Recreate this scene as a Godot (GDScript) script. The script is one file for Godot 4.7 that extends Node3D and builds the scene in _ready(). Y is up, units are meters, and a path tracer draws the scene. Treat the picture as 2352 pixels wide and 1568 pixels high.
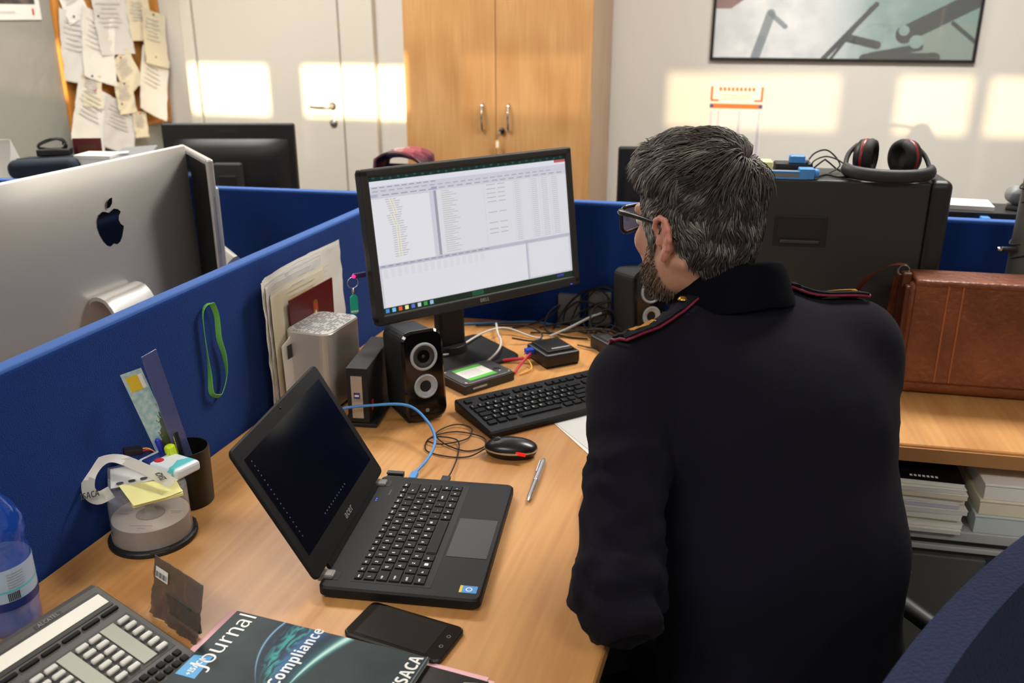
extends Node3D
# An office: a man in a dark uniform jacket at a corner desk, blue partitions, computers, sunlit back wall.

const DESK := 0.74           # height of the worktops
const ROOM := -0.26          # how far the room is turned against the camera
const PANEL := -0.297        # turn of the long blue partition
const ZWALL := -4.9          # back wall, in the room's own axes
const XWALL := -3.445        # left wall, in the room's own axes

var M := {}
var taken := {}
var shared := {}
var rng := RandomNumberGenerator.new()
var room_basis := Basis(Vector3.UP, ROOM)

# ---------------------------------------------------------------- nodes
func numbered(called: String) -> String:
	if taken.has(called):
		taken[called] += 1
		return "%s_%03d" % [called, taken[called]]
	taken[called] = 0
	return called

func tag(o: Node, label: String, category: String, group := "") -> void:
	o.set_meta("label", label)
	o.set_meta("category", category)
	if group != "":
		o.set_meta("group", group)

func thing(called: String, label: String, category: String, at := Vector3.ZERO, turn := 0.0, group := "") -> Node3D:
	var o := Node3D.new()
	o.name = numbered(called)
	add_child(o)
	o.position = at
	o.rotation.y = turn
	tag(o, label, category, group)
	return o

func part(called: String, mesh: Mesh, mat: Material, parent: Node3D, at := Vector3.ZERO, rot := Vector3.ZERO, label := "") -> MeshInstance3D:
	var o := MeshInstance3D.new()
	o.name = called
	o.mesh = mesh
	o.material_override = mat
	o.position = at
	o.rotation = rot
	o.cast_shadow = GeometryInstance3D.SHADOW_CASTING_SETTING_ON
	parent.add_child(o, true)
	if label != "":
		o.set_meta("label", label)
	return o

func single(called: String, mesh: Mesh, mat: Material, label: String, category: String, at := Vector3.ZERO, rot := Vector3.ZERO, group := "") -> MeshInstance3D:
	var o := part(numbered(called), mesh, mat, self, at, rot)
	tag(o, label, category, group)
	return o

func struct(called: String, mesh: Mesh, mat: Material, parent: Node3D = null, at := Vector3.ZERO, rot := Vector3.ZERO) -> MeshInstance3D:
	var o := part(called, mesh, mat, parent if parent else self, at, rot)
	if parent == null:
		o.set_meta("kind", "structure")
	return o

# a point given in the room's own axes
func room(x: float, y: float, z: float) -> Vector3:
	return room_basis * Vector3(x, y, z)

# ---------------------------------------------------------------- geometry
class Geo:
	var v := PackedVector3Array()
	var uv := PackedVector2Array()
	var c := PackedColorArray()
	var i := PackedInt32Array()
	var t := Transform3D.IDENTITY
	func p(q: Vector3, w := Vector2.ZERO) -> int:
		v.append(t * q)
		uv.append(w)
		return v.size() - 1
	func tri(a: int, b: int, d: int) -> void:   # counter-clockwise seen from outside
		i.append(a); i.append(d); i.append(b)
	func quad(a: int, b: int, d: int, e: int) -> void:
		tri(a, b, d); tri(a, d, e)
	func face(a: Vector3, b: Vector3, d: Vector3, e: Vector3) -> void:
		quad(p(a, Vector2(0, 1)), p(b, Vector2(1, 1)), p(d, Vector2(1, 0)), p(e, Vector2(0, 0)))
	func box(at: Vector3, s: Vector3, taper := 1.0) -> void:
		var h := s / 2
		var k := taper
		var q := [at + Vector3(-h.x, -h.y, -h.z), at + Vector3(h.x, -h.y, -h.z), at + Vector3(h.x, -h.y, h.z), at + Vector3(-h.x, -h.y, h.z),
			at + Vector3(-h.x * k, h.y, -h.z * k), at + Vector3(h.x * k, h.y, -h.z * k), at + Vector3(h.x * k, h.y, h.z * k), at + Vector3(-h.x * k, h.y, h.z * k)]
		face(q[0], q[1], q[2], q[3]); face(q[7], q[6], q[5], q[4])
		face(q[3], q[2], q[6], q[7]); face(q[1], q[0], q[4], q[5]); face(q[2], q[1], q[5], q[6]); face(q[0], q[3], q[7], q[4])
	func rbox(at: Vector3, s: Vector3, r: float, seg := 2) -> void:
		var h := s / 2
		r = minf(r, minf(h.x, minf(h.y, h.z)) * 0.999)
		for axis in 3:
			var ua := (axis + 1) % 3
			var va := (axis + 2) % 3
			for side in [-1.0, 1.0]:
				var us := []
				var vs := []
				for k in seg + 1:
					us.append(-h[ua] + r * (1.0 - tan(PI / 4 * (1.0 - float(k) / seg))))
					vs.append(-h[va] + r * (1.0 - tan(PI / 4 * (1.0 - float(k) / seg))))
				for k in seg + 1:
					us.append(-us[seg - k]); vs.append(-vs[seg - k])
				var n: int = us.size()
				var first := v.size()
				for b in n:
					for a in n:
						var q := Vector3.ZERO
						q[axis] = h[axis] * side
						q[ua] = us[a]
						q[va] = vs[b]
						var inner := Vector3(clampf(q.x, -h.x + r, h.x - r), clampf(q.y, -h.y + r, h.y - r), clampf(q.z, -h.z + r, h.z - r))
						var e := (q - inner).normalized()
						p(at + inner + e * r, Vector2(us[a] / s[ua] + 0.5, 0.5 - vs[b] / s[va]))
				for b in n - 1:
					for a in n - 1:
						var k0 := first + b * n + a
						if side > 0: quad(k0, k0 + 1, k0 + n + 1, k0 + n)
						else: quad(k0, k0 + n, k0 + n + 1, k0 + 1)
	# profile of (radius, height) points turned round y; a repeated point makes a sharp edge
	func lathe(prof: Array, seg := 32, at := Vector3.ZERO) -> void:
		var rows := []
		var k := 0
		while k < prof.size() - 1:
			if prof[k] == prof[k + 1]:
				k += 1
				continue
			var end := k + 1
			while end + 1 < prof.size() and prof[end] != prof[end + 1]: end += 1
			var first := v.size()
			var n := end - k + 1
			for a in seg + 1:
				var w := TAU * a / seg
				for j in n:
					var q: Vector2 = prof[k + j]
					p(at + Vector3(q.x * cos(w), q.y, -q.x * sin(w)), Vector2(float(a) / seg, 1.0 - float(j) / (n - 1)))
			for a in seg:
				for j in n - 1:
					var q0 := first + a * n + j
					quad(q0, q0 + n, q0 + n + 1, q0 + 1)
			k = end
	func tube(path: Array, r, sides := 8, caps := true) -> void:
		var n := path.size()
		var up := Vector3.UP
		var first := v.size()
		var d0: Vector3 = (path[1] - path[0]).normalized()
		if absf(d0.dot(up)) > 0.9: up = Vector3.RIGHT
		var side := d0.cross(up).normalized()
		for k in n:
			var d: Vector3 = (path[mini(k + 1, n - 1)] - path[maxi(k - 1, 0)]).normalized()
			side = (side - d * side.dot(d)).normalized()
			var b := side.cross(d)
			var rr: float = r[k] if r is Array else r
			for a in sides:
				var w := TAU * a / sides
				p(path[k] + (side * cos(w) + b * sin(w)) * rr, Vector2(float(a) / sides, float(k) / (n - 1)))
		for k in n - 1:
			for a in sides:
				var q0 := first + k * sides + a
				var q1 := first + k * sides + (a + 1) % sides
				quad(q0, q0 + sides, q1 + sides, q1)
		if caps:
			for e in [0, n - 1]:
				var mid := p(path[e])
				for a in sides:
					var q0: int = first + e * sides + a
					var q1: int = first + e * sides + (a + 1) % sides
					if e == 0: tri(mid, q0, q1)
					else: tri(mid, q1, q0)
	# outline in x, y (counter-clockwise) drawn out from z0 to z1, edges bevelled by b
	func extrude(poly: PackedVector2Array, z0: float, z1: float, b := 0.0) -> void:
		if Geometry2D.is_polygon_clockwise(poly):
			poly = poly.duplicate(); poly.reverse()
		var n := poly.size()
		var inner := PackedVector2Array()
		for k in n:
			var e0 := (poly[k] - poly[(k + n - 1) % n]).normalized()
			var e1 := (poly[(k + 1) % n] - poly[k]).normalized()
			var m0 := Vector2(-e0.y, e0.x)
			var m1 := Vector2(-e1.y, e1.x)
			var m := (m0 + m1).normalized()
			inner.append(poly[k] + m * b / maxf(0.4, m.dot(m0)))
		var lo := poly[0]
		var hi := poly[0]
		for q in poly:
			lo = lo.min(q); hi = hi.max(q)
		var size := hi - lo
		var rings := [[inner, z0], [poly, z0 + b], [poly, z1 - b], [inner, z1]] if b > 0 else [[poly, z0], [poly, z1]]
		for k in rings.size() - 1:
			var u := 0.0
			for a in n:
				var c1 := (a + 1) % n
				var q0: Vector2 = rings[k][0][a]
				var q1: Vector2 = rings[k][0][c1]
				var q2: Vector2 = rings[k + 1][0][c1]
				var q3: Vector2 = rings[k + 1][0][a]
				var f0: float = rings[k][1]
				var f1: float = rings[k + 1][1]
				quad(p(Vector3(q0.x, q0.y, f0)), p(Vector3(q1.x, q1.y, f0)), p(Vector3(q2.x, q2.y, f1)), p(Vector3(q3.x, q3.y, f1)))
		var tris := Geometry2D.triangulate_polygon(inner)
		for side in [0, 1]:
			var first := v.size()
			for q in inner:
				var w := Vector2((q.x - lo.x) / size.x, 1.0 - (q.y - lo.y) / size.y)
				p(Vector3(q.x, q.y, z1 if side else z0), w)
			for k in range(0, tris.size(), 3):
				var q: Array = [first + tris[k], first + tris[k + 1], first + tris[k + 2]]
				var ccw := (inner[tris[k + 1]] - inner[tris[k]]).cross(inner[tris[k + 2]] - inner[tris[k]]) > 0
				if ccw == (side == 1): tri(q[0], q[1], q[2])
				else: tri(q[0], q[2], q[1])
	# a surface f(u, v); with th it becomes a sheet of that thickness
	func grid(nu: int, nv: int, f: Callable, th := 0.0) -> void:
		var first := v.size()
		for b in nv + 1:
			for a in nu + 1:
				p(f.call(float(a) / nu, float(b) / nv), Vector2(float(a) / nu, 1.0 - float(b) / nv))
		for b in nv:
			for a in nu:
				var k := first + b * (nu + 1) + a
				quad(k, k + 1, k + nu + 2, k + nu + 1)
		if th != 0:
			if th < 0: th = 0.004
			var under := v.size()
			for b in nv + 1:
				for a in nu + 1:
					var u := float(a) / nu
					var w := float(b) / nv
					var du: Vector3 = f.call(minf(u + 0.01, 1.0), w) - f.call(maxf(u - 0.01, 0.0), w)
					var dv: Vector3 = f.call(u, minf(w + 0.01, 1.0)) - f.call(u, maxf(w - 0.01, 0.0))
					p(f.call(u, w) - du.cross(dv).normalized() * th, Vector2(u, 1.0 - w))
			for b in nv:
				for a in nu:
					var k := under + b * (nu + 1) + a
					quad(k, k + nu + 1, k + nu + 2, k + 1)
			var off := under - first
			var w1 := nu + 1
			for a in nu:
				rim(first + a, first + a + 1, off); rim(first + nv * w1 + a + 1, first + nv * w1 + a, off)
			for b in nv:
				rim(first + (b + 1) * w1, first + b * w1, off); rim(first + b * w1 + nu, first + (b + 1) * w1 + nu, off)
	func rim(a: int, b: int, off: int) -> void:
		var q := [v[a], v[b], v[b + off], v[a + off]]
		var k := v.size()
		for j in 4:
			v.append(q[j]); uv.append(uv[a])
		tri(k, k + 3, k + 2); tri(k, k + 2, k + 1)
	func mesh() -> ArrayMesh:
		var n := PackedVector3Array()
		n.resize(v.size())
		for k in range(0, i.size(), 3):
			var f := (v[i[k + 2]] - v[i[k]]).cross(v[i[k + 1]] - v[i[k]])
			n[i[k]] += f; n[i[k + 1]] += f; n[i[k + 2]] += f
		for k in n.size():
			n[k] = n[k].normalized() if n[k].length_squared() > 0 else Vector3.UP
		var a := []
		a.resize(Mesh.ARRAY_MAX)
		a[Mesh.ARRAY_VERTEX] = v
		a[Mesh.ARRAY_NORMAL] = n
		a[Mesh.ARRAY_TEX_UV] = uv
		a[Mesh.ARRAY_INDEX] = i
		if c.size() == v.size(): a[Mesh.ARRAY_COLOR] = c
		var m := ArrayMesh.new()
		m.add_surface_from_arrays(Mesh.PRIMITIVE_TRIANGLES, a)
		return m

func rb(s: Vector3, r := 0.003, seg := 2) -> ArrayMesh:
	var key := "rb%s %s %s" % [s, r, seg]
	if not shared.has(key):
		var g := Geo.new()
		g.rbox(Vector3.ZERO, s, r, seg)
		shared[key] = g.mesh()
	return shared[key]

func bx(s: Vector3, taper := 1.0) -> ArrayMesh:
	var key := "bx%s %s" % [s, taper]
	if not shared.has(key):
		var g := Geo.new()
		g.box(Vector3.ZERO, s, taper)
		shared[key] = g.mesh()
	return shared[key]

func lathed(prof: Array, seg := 32) -> ArrayMesh:
	var g := Geo.new()
	g.lathe(prof, seg)
	return g.mesh()

func tubed(path: Array, r, sides := 8) -> ArrayMesh:
	var g := Geo.new()
	g.tube(path, r, sides)
	return g.mesh()

func extruded(poly: PackedVector2Array, z0: float, z1: float, b := 0.0) -> ArrayMesh:
	var g := Geo.new()
	g.extrude(poly, z0, z1, b)
	return g.mesh()

func sheet(nu: int, nv: int, f: Callable, th := 0.0006) -> ArrayMesh:
	var g := Geo.new()
	g.grid(nu, nv, f, th)
	return g.mesh()

func rrect(w: float, h: float, r: float, seg := 4) -> PackedVector2Array:
	var q := PackedVector2Array()
	for k in 4:
		var m := Vector2((w / 2 - r) * (1 if k in [0, 3] else -1), (h / 2 - r) * (1 if k < 2 else -1))
		for a in seg + 1:
			var t := PI / 2 * (k + float(a) / seg)
			q.append(m + Vector2(cos(t), sin(t)) * r)
	return q

func spline(pts: Array, per := 6) -> Array:
	var out := []
	var n := pts.size()
	for k in n - 1:
		var a: Vector3 = pts[maxi(k - 1, 0)]
		var b: Vector3 = pts[k]
		var c: Vector3 = pts[k + 1]
		var d: Vector3 = pts[mini(k + 2, n - 1)]
		for j in per:
			out.append(b.cubic_interpolate(c, a, d, float(j) / per))
	out.append(pts[n - 1])
	return out

func cable(pts: Array, r: float, per := 6, sides := 6) -> ArrayMesh:
	return tubed(spline(pts, per), r, sides)

func lettering(words: String, height: float, mat: Material, parent: Node3D, at: Vector3, rot: Vector3, bold := false, called := "lettering", squeeze := 1.0, fit := Vector2.ZERO) -> MeshInstance3D:
	var key := "tx%s %s" % [words, bold]
	if not shared.has(key):
		var f := SystemFont.new()
		f.font_names = PackedStringArray(["Droid Sans"])
		if bold: f.font_weight = 700
		var t := TextMesh.new()
		t.font = f
		t.text = words
		t.font_size = 32
		t.pixel_size = 1.0 / 32
		t.depth = 0.01
		t.curve_step = 2.0
		shared[key] = t
	var o := part(called, shared[key], mat, parent, at, rot)
	o.scale = Vector3(height * squeeze, height, 0.03)
	if fit != Vector2.ZERO:      # fill this width and height, middle at the given place
		var box: AABB = (shared[key] as TextMesh).get_aabb()
		o.scale = Vector3(fit.x / box.size.x, fit.y / box.size.y, 0.03)
		var mid := box.get_center()
		o.position = at - o.basis * Vector3(mid.x, mid.y, 0)
	return o

# ---------------------------------------------------------------- a field of tapered bones, meshed as surface nets
class Field:
	var lo: Vector3
	var n: Vector3i
	var cell: float
	var d := PackedFloat32Array()
	func _init(a: Vector3, b: Vector3, size: float) -> void:
		lo = a
		cell = size
		n = Vector3i(((b - a) / size).ceil()) + Vector3i.ONE
		d.resize(n.x * n.y * n.z)
		d.fill(1.0)
	func span(a: Vector3, b: Vector3) -> Array:
		var f := Vector3i(((a - lo) / cell).floor()).clamp(Vector3i.ZERO, n - Vector3i.ONE)
		var e := Vector3i(((b - lo) / cell).ceil()).clamp(Vector3i.ZERO, n - Vector3i.ONE)
		return [f, e]
	func join(k: int, x: float, soft: float) -> void:
		var y := d[k]
		var h := maxf(soft - absf(x - y), 0.0)
		d[k] = minf(x, y) - h * h * 0.25 / soft if soft > 0 else minf(x, y)
	func bone(a: Vector3, b: Vector3, ra: float, rb: float, soft := 0.03) -> void:
		var m := Vector3.ONE * (maxf(ra, rb) + soft + cell * 2)
		var s := span(a.min(b) - m, a.max(b) + m)
		var ab := b - a
		var l := maxf(ab.length_squared(), 1e-9)
		for z in range(s[0].z, s[1].z + 1):
			for y in range(s[0].y, s[1].y + 1):
				var k: int = (z * n.y + y) * n.x + s[0].x
				for x in range(s[0].x, s[1].x + 1):
					var q := lo + Vector3(x, y, z) * cell - a
					var h := clampf(q.dot(ab) / l, 0.0, 1.0)
					join(k, (q - ab * h).length() - lerpf(ra, rb, h), soft)
					k += 1
	func ball(at: Vector3, r: Vector3, basis := Basis.IDENTITY, soft := 0.03, cut := false) -> void:
		var m := Vector3.ONE * (maxf(r.x, maxf(r.y, r.z)) + soft + cell * 2)
		var s := span(at - m, at + m)
		var inv := basis.inverse()
		for z in range(s[0].z, s[1].z + 1):
			for y in range(s[0].y, s[1].y + 1):
				var k: int = (z * n.y + y) * n.x + s[0].x
				for x in range(s[0].x, s[1].x + 1):
					var q := inv * (lo + Vector3(x, y, z) * cell - at)
					var k0 := (q / r).length()
					var k1 := (q / (r * r)).length()
					var e := k0 * (k0 - 1.0) / k1 if k1 > 1e-6 else -minf(r.x, minf(r.y, r.z))
					if cut:
						var w := d[k]
						var h := maxf(soft - absf(-e - w), 0.0)
						d[k] = maxf(-e, w) + h * h * 0.25 / maxf(soft, 1e-5)
					else:
						join(k, e, soft)
					k += 1
	func add_to(g: Geo) -> void:
		var at := PackedInt32Array()
		at.resize(d.size())
		at.fill(-1)
		var sx := 1
		var sy := n.x
		var sz := n.x * n.y
		var off := [0, sx, sy, sx + sy, sz, sx + sz, sy + sz, sx + sy + sz]
		var edges := [[0, 1], [2, 3], [4, 5], [6, 7], [0, 2], [1, 3], [4, 6], [5, 7], [0, 4], [1, 5], [2, 6], [3, 7]]
		var corner := []
		for k in 8: corner.append(Vector3(k & 1, (k >> 1) & 1, k >> 2))
		for z in n.z - 1:
			for y in n.y - 1:
				var k: int = (z * n.y + y) * n.x
				for x in n.x - 1:
					var a := d[k]
					if absf(a) < cell * 2.5:
						var inside := 0
						for o in off:
							if d[k + o] < 0: inside += 1
						if inside > 0 and inside < 8:
							var sum := Vector3.ZERO
							var count := 0
							for e in edges:
								var d0 := d[k + off[e[0]]]
								var d1 := d[k + off[e[1]]]
								if (d0 < 0) != (d1 < 0):
									sum += (corner[e[0]] as Vector3).lerp(corner[e[1]], d0 / (d0 - d1))
									count += 1
							at[k] = g.p(lo + (Vector3(x, y, z) + sum / count) * cell)
					k += 1
		for z in range(1, n.z - 1):
			for y in range(1, n.y - 1):
				var k: int = (z * n.y + y) * n.x + 1
				for x in range(1, n.x - 1):
					var a := d[k]
					if absf(a) < cell * 2.5:
						for e in 3:
							var s: int = [sx, sy, sz][e]
							var b := d[k + s]
							if (a < 0) != (b < 0):
								var u: int = [sy, sz, sx][e]
								var w: int = [sz, sx, sy][e]
								var q := [at[k - u - w], at[k - w], at[k], at[k - u]]
								if q.min() >= 0:
									if a < 0: g.quad(q[0], q[1], q[2], q[3])
									else: g.quad(q[3], q[2], q[1], q[0])
					k += 1

# ---------------------------------------------------------------- materials
func paint(key: String, color: Color, rough := 0.5, metal := 0.0, spec := 0.5) -> StandardMaterial3D:
	var m := StandardMaterial3D.new()
	m.resource_name = key
	m.albedo_color = color
	m.roughness = rough
	m.metallic = metal
	m.metallic_specular = spec
	M[key] = m
	return m

func rgb(r: float, g: float, b: float) -> Color:
	return Color(r / 255.0, g / 255.0, b / 255.0)

func noise(freq: float, octaves := 3, seed_ := 1) -> FastNoiseLite:
	var f := FastNoiseLite.new()
	f.seed = seed_
	f.noise_type = FastNoiseLite.TYPE_SIMPLEX_SMOOTH
	f.frequency = freq
	f.fractal_octaves = octaves
	return f

func picture(w: int, h: int, f: Callable) -> ImageTexture:
	var im := Image.create(w, h, false, Image.FORMAT_RGB8)
	for y in h:
		for x in w:
			im.set_pixel(x, y, f.call(x, y))
	return ImageTexture.create_from_image(im)

func relief(freq: float, octaves: int, strength: float, seed_ := 3, size := 256) -> ImageTexture:
	var im := noise(freq, octaves, seed_).get_seamless_image(size, size)
	im.convert(Image.FORMAT_RGBA8)
	im.bump_map_to_normal_map(strength)
	return ImageTexture.create_from_image(im)

func triplanar(m: StandardMaterial3D, scale_: float, world := false) -> void:
	m.uv1_triplanar = true
	m.uv1_world_triplanar = world
	m.uv1_scale = Vector3.ONE * scale_
	m.uv1_offset = Vector3.ONE * 0.5
	m.uv1_triplanar_sharpness = 8.0

func grained(m: StandardMaterial3D, tex: Texture2D, strength: float) -> void:
	m.normal_enabled = true
	m.normal_texture = tex
	m.normal_scale = strength

func wood_picture(base: Color, dark: Color, seed_: int) -> ImageTexture:
	var streak := noise(0.012, 3, seed_)
	var fine := noise(0.05, 2, seed_ + 1)
	var broad := noise(0.006, 2, seed_ + 2)
	return picture(900, 900, func(x, y):
		var bend := broad.get_noise_2d(x, y * 0.5) * 9.0
		var t := 0.42 + streak.get_noise_2d((x + bend) * 2.6, y * 0.30) * 0.42 + fine.get_noise_2d(x * 4.0 + bend, y * 0.16) * 0.30 + broad.get_noise_2d(x * 2.0 + 300, y * 1.1) * 0.42
		return base.lerp(dark, clampf(t, 0.0, 1.0)))

# ---------------------------------------------------------------- the scene
func _ready() -> void:
	rng.seed = 11
	var cam := Camera3D.new()
	cam.name = "camera"
	cam.position = Vector3(0, 1.551, 0)
	cam.rotation = Vector3(-0.3473, 0, 0)
	cam.near = 0.05
	cam.far = 60.0
	var lens := CameraAttributesPhysical.new()
	lens.frustum_focal_length = 12.0 / (784.0 / 2075.5)
	lens.frustum_focus_distance = 1.5
	lens.exposure_aperture = 5.0
	lens.frustum_near = 0.05
	lens.frustum_far = 60.0
	cam.attributes = lens
	cam.fov = rad_to_deg(2.0 * atan(784.0 / 2075.5))
	add_child(cam)
	cam.make_current()

	var env := Environment.new()
	env.background_mode = Environment.BG_SKY
	var sky_mat := ProceduralSkyMaterial.new()
	sky_mat.sky_top_color = Color(0.42, 0.56, 0.78)
	sky_mat.sky_horizon_color = Color(0.95, 0.86, 0.72)
	sky_mat.ground_bottom_color = Color(0.35, 0.33, 0.30)
	sky_mat.ground_horizon_color = Color(0.75, 0.70, 0.62)
	sky_mat.sky_energy_multiplier = 1.6
	env.sky = Sky.new()
	env.sky.sky_material = sky_mat
	env.tonemap_mode = Environment.TONE_MAPPER_LINEAR
	env.tonemap_exposure = 1.0
	env.sdfgi_enabled = true
	env.ssao_enabled = true
	env.ssil_enabled = true
	var we := WorldEnvironment.new()
	we.name = "environment"
	we.environment = env
	add_child(we)

	# low evening sun, from behind the camera
	var sun := DirectionalLight3D.new()
	sun.name = "sun"
	sun.light_color = Color(1.0, 0.88, 0.68)
	sun.light_energy = 5.0
	sun.light_angular_distance = 0.5
	sun.shadow_enabled = true
	add_child(sun)
	sun.look_at_from_position(Vector3.ZERO, room(-0.05, -0.175, -1.0))

	make_materials()
	build_room()
	build_lamps()
	build_furniture()
	build_person()
	build_computers()
	build_left_desk()
	build_middle_desk()
	build_right_desk()
	build_background()

# a ceiling lamp: housing, louvre blades, glowing diffuser and its light
func build_lamps() -> void:
	var glow := paint("lamp_diffuser", Color(1, 1, 1), 0.6)
	glow.emission_enabled = true
	glow.emission = Color(1.0, 0.985, 0.96)
	glow.emission_energy_multiplier = 6.0
	var spots := [
		[Vector3(-2.2, 2.93, -3.0), "ceiling lamp panel above the iron grey wall with the cork board", 7.0],
		[Vector3(0.5, 2.93, -3.0), "ceiling lamp panel above the black computer tower and leather bag", 6.8],
		[Vector3(-1.1, 2.93, 0.7), "ceiling lamp panel above the near end of the blue partition", 3.0],
		[Vector3(1.5, 2.93, 0.6), "ceiling lamp panel behind the seated man", 2.1]]
	for s in spots:
		var t := thing("ceiling_lamp", s[1], "ceiling lamp", room_basis * (s[0] as Vector3), ROOM, "square ceiling lamps")
		part("housing", rb(Vector3(1.26, 0.03, 0.64), 0.006), M.white_metal, t, Vector3(0, 0.053, 0))
		part("lamp_diffuser", bx(Vector3(1.18, 0.012, 0.56)), glow, t, Vector3(0, 0.031, 0))
		for k in 9:
			part("louvre_blade", bx(Vector3(0.006, 0.028, 0.56)), M.white_metal, t, Vector3(-0.56 + 0.14 * k, 0.012, 0))
		var l := AreaLight3D.new()
		l.name = "panel_light"
		l.area_size = Vector2(1.16, 0.54)
		l.light_energy = s[2]
		l.light_color = Color(1.0, 0.985, 0.96)
		l.area_range = 12.0
		l.area_attenuation = 2.0
		l.shadow_enabled = true
		l.position = Vector3(0, -0.006, 0)
		l.rotation = Vector3(-PI / 2, 0, 0)
		t.add_child(l)

func make_materials() -> void:
	var weave := relief(0.09, 2, 6.0, 5)
	var soft := relief(0.03, 3, 5.0, 9)
	var m := paint("wall_white", rgb(226, 222, 214), 0.85, 0.0, 0.3)
	grained(m, soft, 0.05); triplanar(m, 1.2, true)
	m = paint("wall_grey", rgb(150, 149, 140), 0.85, 0.0, 0.3)
	grained(m, soft, 0.05); triplanar(m, 1.2, true)
	m = paint("ceiling_white", rgb(236, 234, 228), 0.9)
	m = paint("floor_grey", rgb(92, 90, 88), 0.7)
	m.albedo_texture = picture(256, 256, func(x, y): return Color.WHITE * (0.86 + 0.14 * absf(sin(x * 12.9898 + y * 78.233) * 43758.5453 - floorf(sin(x * 12.9898 + y * 78.233) * 43758.5453))))
	triplanar(m, 2.0, true)
	m = paint("white_metal", rgb(235, 235, 232), 0.4)
	m = paint("door_white", rgb(228, 223, 212), 0.45)
	m = paint("beech", Color.WHITE, 0.42, 0.0, 0.45)
	m.albedo_texture = wood_picture(rgb(207, 154, 94), rgb(180, 123, 69), 21)
	triplanar(m, 0.42)
	m = paint("beech_edge", rgb(176, 124, 76), 0.5)
	m = paint("cupboard_wood", Color.WHITE, 0.38, 0.0, 0.45)
	m.albedo_texture = wood_picture(rgb(198, 153, 102), rgb(178, 130, 80), 40)
	triplanar(m, 0.42)
	m = paint("cupboard_side", Color.WHITE, 0.5)
	m.albedo_texture = wood_picture(rgb(190, 164, 138), rgb(176, 146, 116), 60)
	triplanar(m, 0.42)
	m = paint("blue_felt", rgb(20, 56, 130), 0.95, 0.0, 0.25)
	m.rim_enabled = true; m.rim = 0.6; m.rim_tint = 0.5
	m.albedo_texture = picture(256, 256, func(x, y): return Color.WHITE * (0.84 + 0.16 * fposmod(sin(x * 41.3 + y * 289.1) * 9731.7, 1.0)))
	grained(m, weave, 0.5); triplanar(m, 14.0)
	paint("blue_lit_top", rgb(52, 94, 166), 0.85)  # lighter blue: felt lit from above, put into the colour
	paint("chrome", rgb(205, 205, 205), 0.16, 1.0)
	paint("steel", rgb(170, 170, 172), 0.3, 1.0)
	paint("aluminium", rgb(196, 193, 186), 0.45, 0.55)
	paint("black_plastic", rgb(24, 24, 25), 0.45)
	paint("black_matt", rgb(17, 17, 18), 0.7)
	paint("black_gloss", rgb(12, 12, 13), 0.1)
	paint("black_glass", rgb(6, 6, 8), 0.06)
	paint("charcoal", rgb(45, 45, 47), 0.55)
	paint("dark_grey", rgb(66, 66, 68), 0.5)
	paint("cabinet_front", rgb(80, 81, 78), 0.55)
	paint("mid_grey", rgb(120, 121, 122), 0.5)
	paint("light_grey", rgb(172, 173, 172), 0.5)
	paint("white_plastic", rgb(226, 225, 220), 0.4)
	paint("paper", rgb(232, 229, 222), 0.9, 0.0, 0.2)
	paint("paper_cream", rgb(228, 219, 192), 0.9, 0.0, 0.2)
	paint("paper_yellow", rgb(232, 226, 158), 0.9, 0.0, 0.2)
	paint("paper_pink", rgb(240, 190, 196), 0.85, 0.0, 0.2)
	paint("maroon", rgb(92, 16, 24), 0.4)
	paint("gold", rgb(214, 168, 74), 0.3, 0.9)
	paint("white_ink", rgb(236, 236, 232), 0.7)
	paint("grey_ink", rgb(150, 150, 150), 0.8)
	paint("dark_ink", rgb(60, 60, 62), 0.8)
	paint("red_ink", rgb(200, 34, 40), 0.7)
	paint("cyan_print", rgb(62, 150, 205), 0.5)
	paint("blue_cable", rgb(70, 140, 210), 0.45)
	paint("white_cable", rgb(206, 203, 194), 0.5)
	paint("red_cable", rgb(210, 42, 66), 0.45)
	paint("yellow_cable", rgb(226, 170, 40), 0.5)
	m = paint("navy_cloth", rgb(17, 16, 25), 0.9, 0.0, 0.25)
	m.rim_enabled = true; m.rim = 0.14; m.rim_tint = 0.5
	grained(m, weave, 0.12); triplanar(m, 22.0)
	paint("bezel", rgb(34, 34, 33), 0.5)
	paint("laptop_black", rgb(20, 20, 21), 0.55, 0.0, 0.35)
	paint("laptop_hinge", rgb(112, 108, 102), 0.4, 0.3)
	paint("touchpad", rgb(44, 44, 46), 0.45)
	paint("key_black", rgb(15, 15, 17), 0.6, 0.0, 0.35)
	paint("keyboard_black", rgb(16, 16, 17), 0.5, 0.0, 0.4)
	paint("laptop_screen", rgb(7, 9, 20), 0.12)
	paint("icon_blue", rgb(70, 84, 120), 0.5)
	paint("sticker_blue", rgb(72, 146, 210), 0.35)
	paint("sticker_yellow", rgb(226, 190, 50), 0.4)
	paint("mouse_top", rgb(30, 30, 31), 0.28)
	paint("tower_black", rgb(37, 37, 35), 0.55)
	paint("silver_satin", rgb(208, 207, 205), 0.32, 0.7)
	m = paint("led_blue", rgb(60, 80, 220), 0.3)
	m.emission_enabled = true; m.emission = rgb(70, 90, 255); m.emission_energy_multiplier = 1.2
	m = paint("led_red", rgb(210, 30, 30), 0.2)
	m.emission_enabled = true; m.emission = rgb(255, 30, 20); m.emission_energy_multiplier = 0.5
	m = paint("led_pink", rgb(255, 40, 120), 0.2)
	m.emission_enabled = true; m.emission = rgb(255, 30, 120); m.emission_energy_multiplier = 2.0
	paint("phone_grey", rgb(78, 75, 72), 0.5)
	paint("phone_dark", rgb(52, 50, 49), 0.5)
	paint("phone_display", rgb(236, 233, 222), 0.2)  # near white paints the ceiling lamp mirrored in the display
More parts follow.
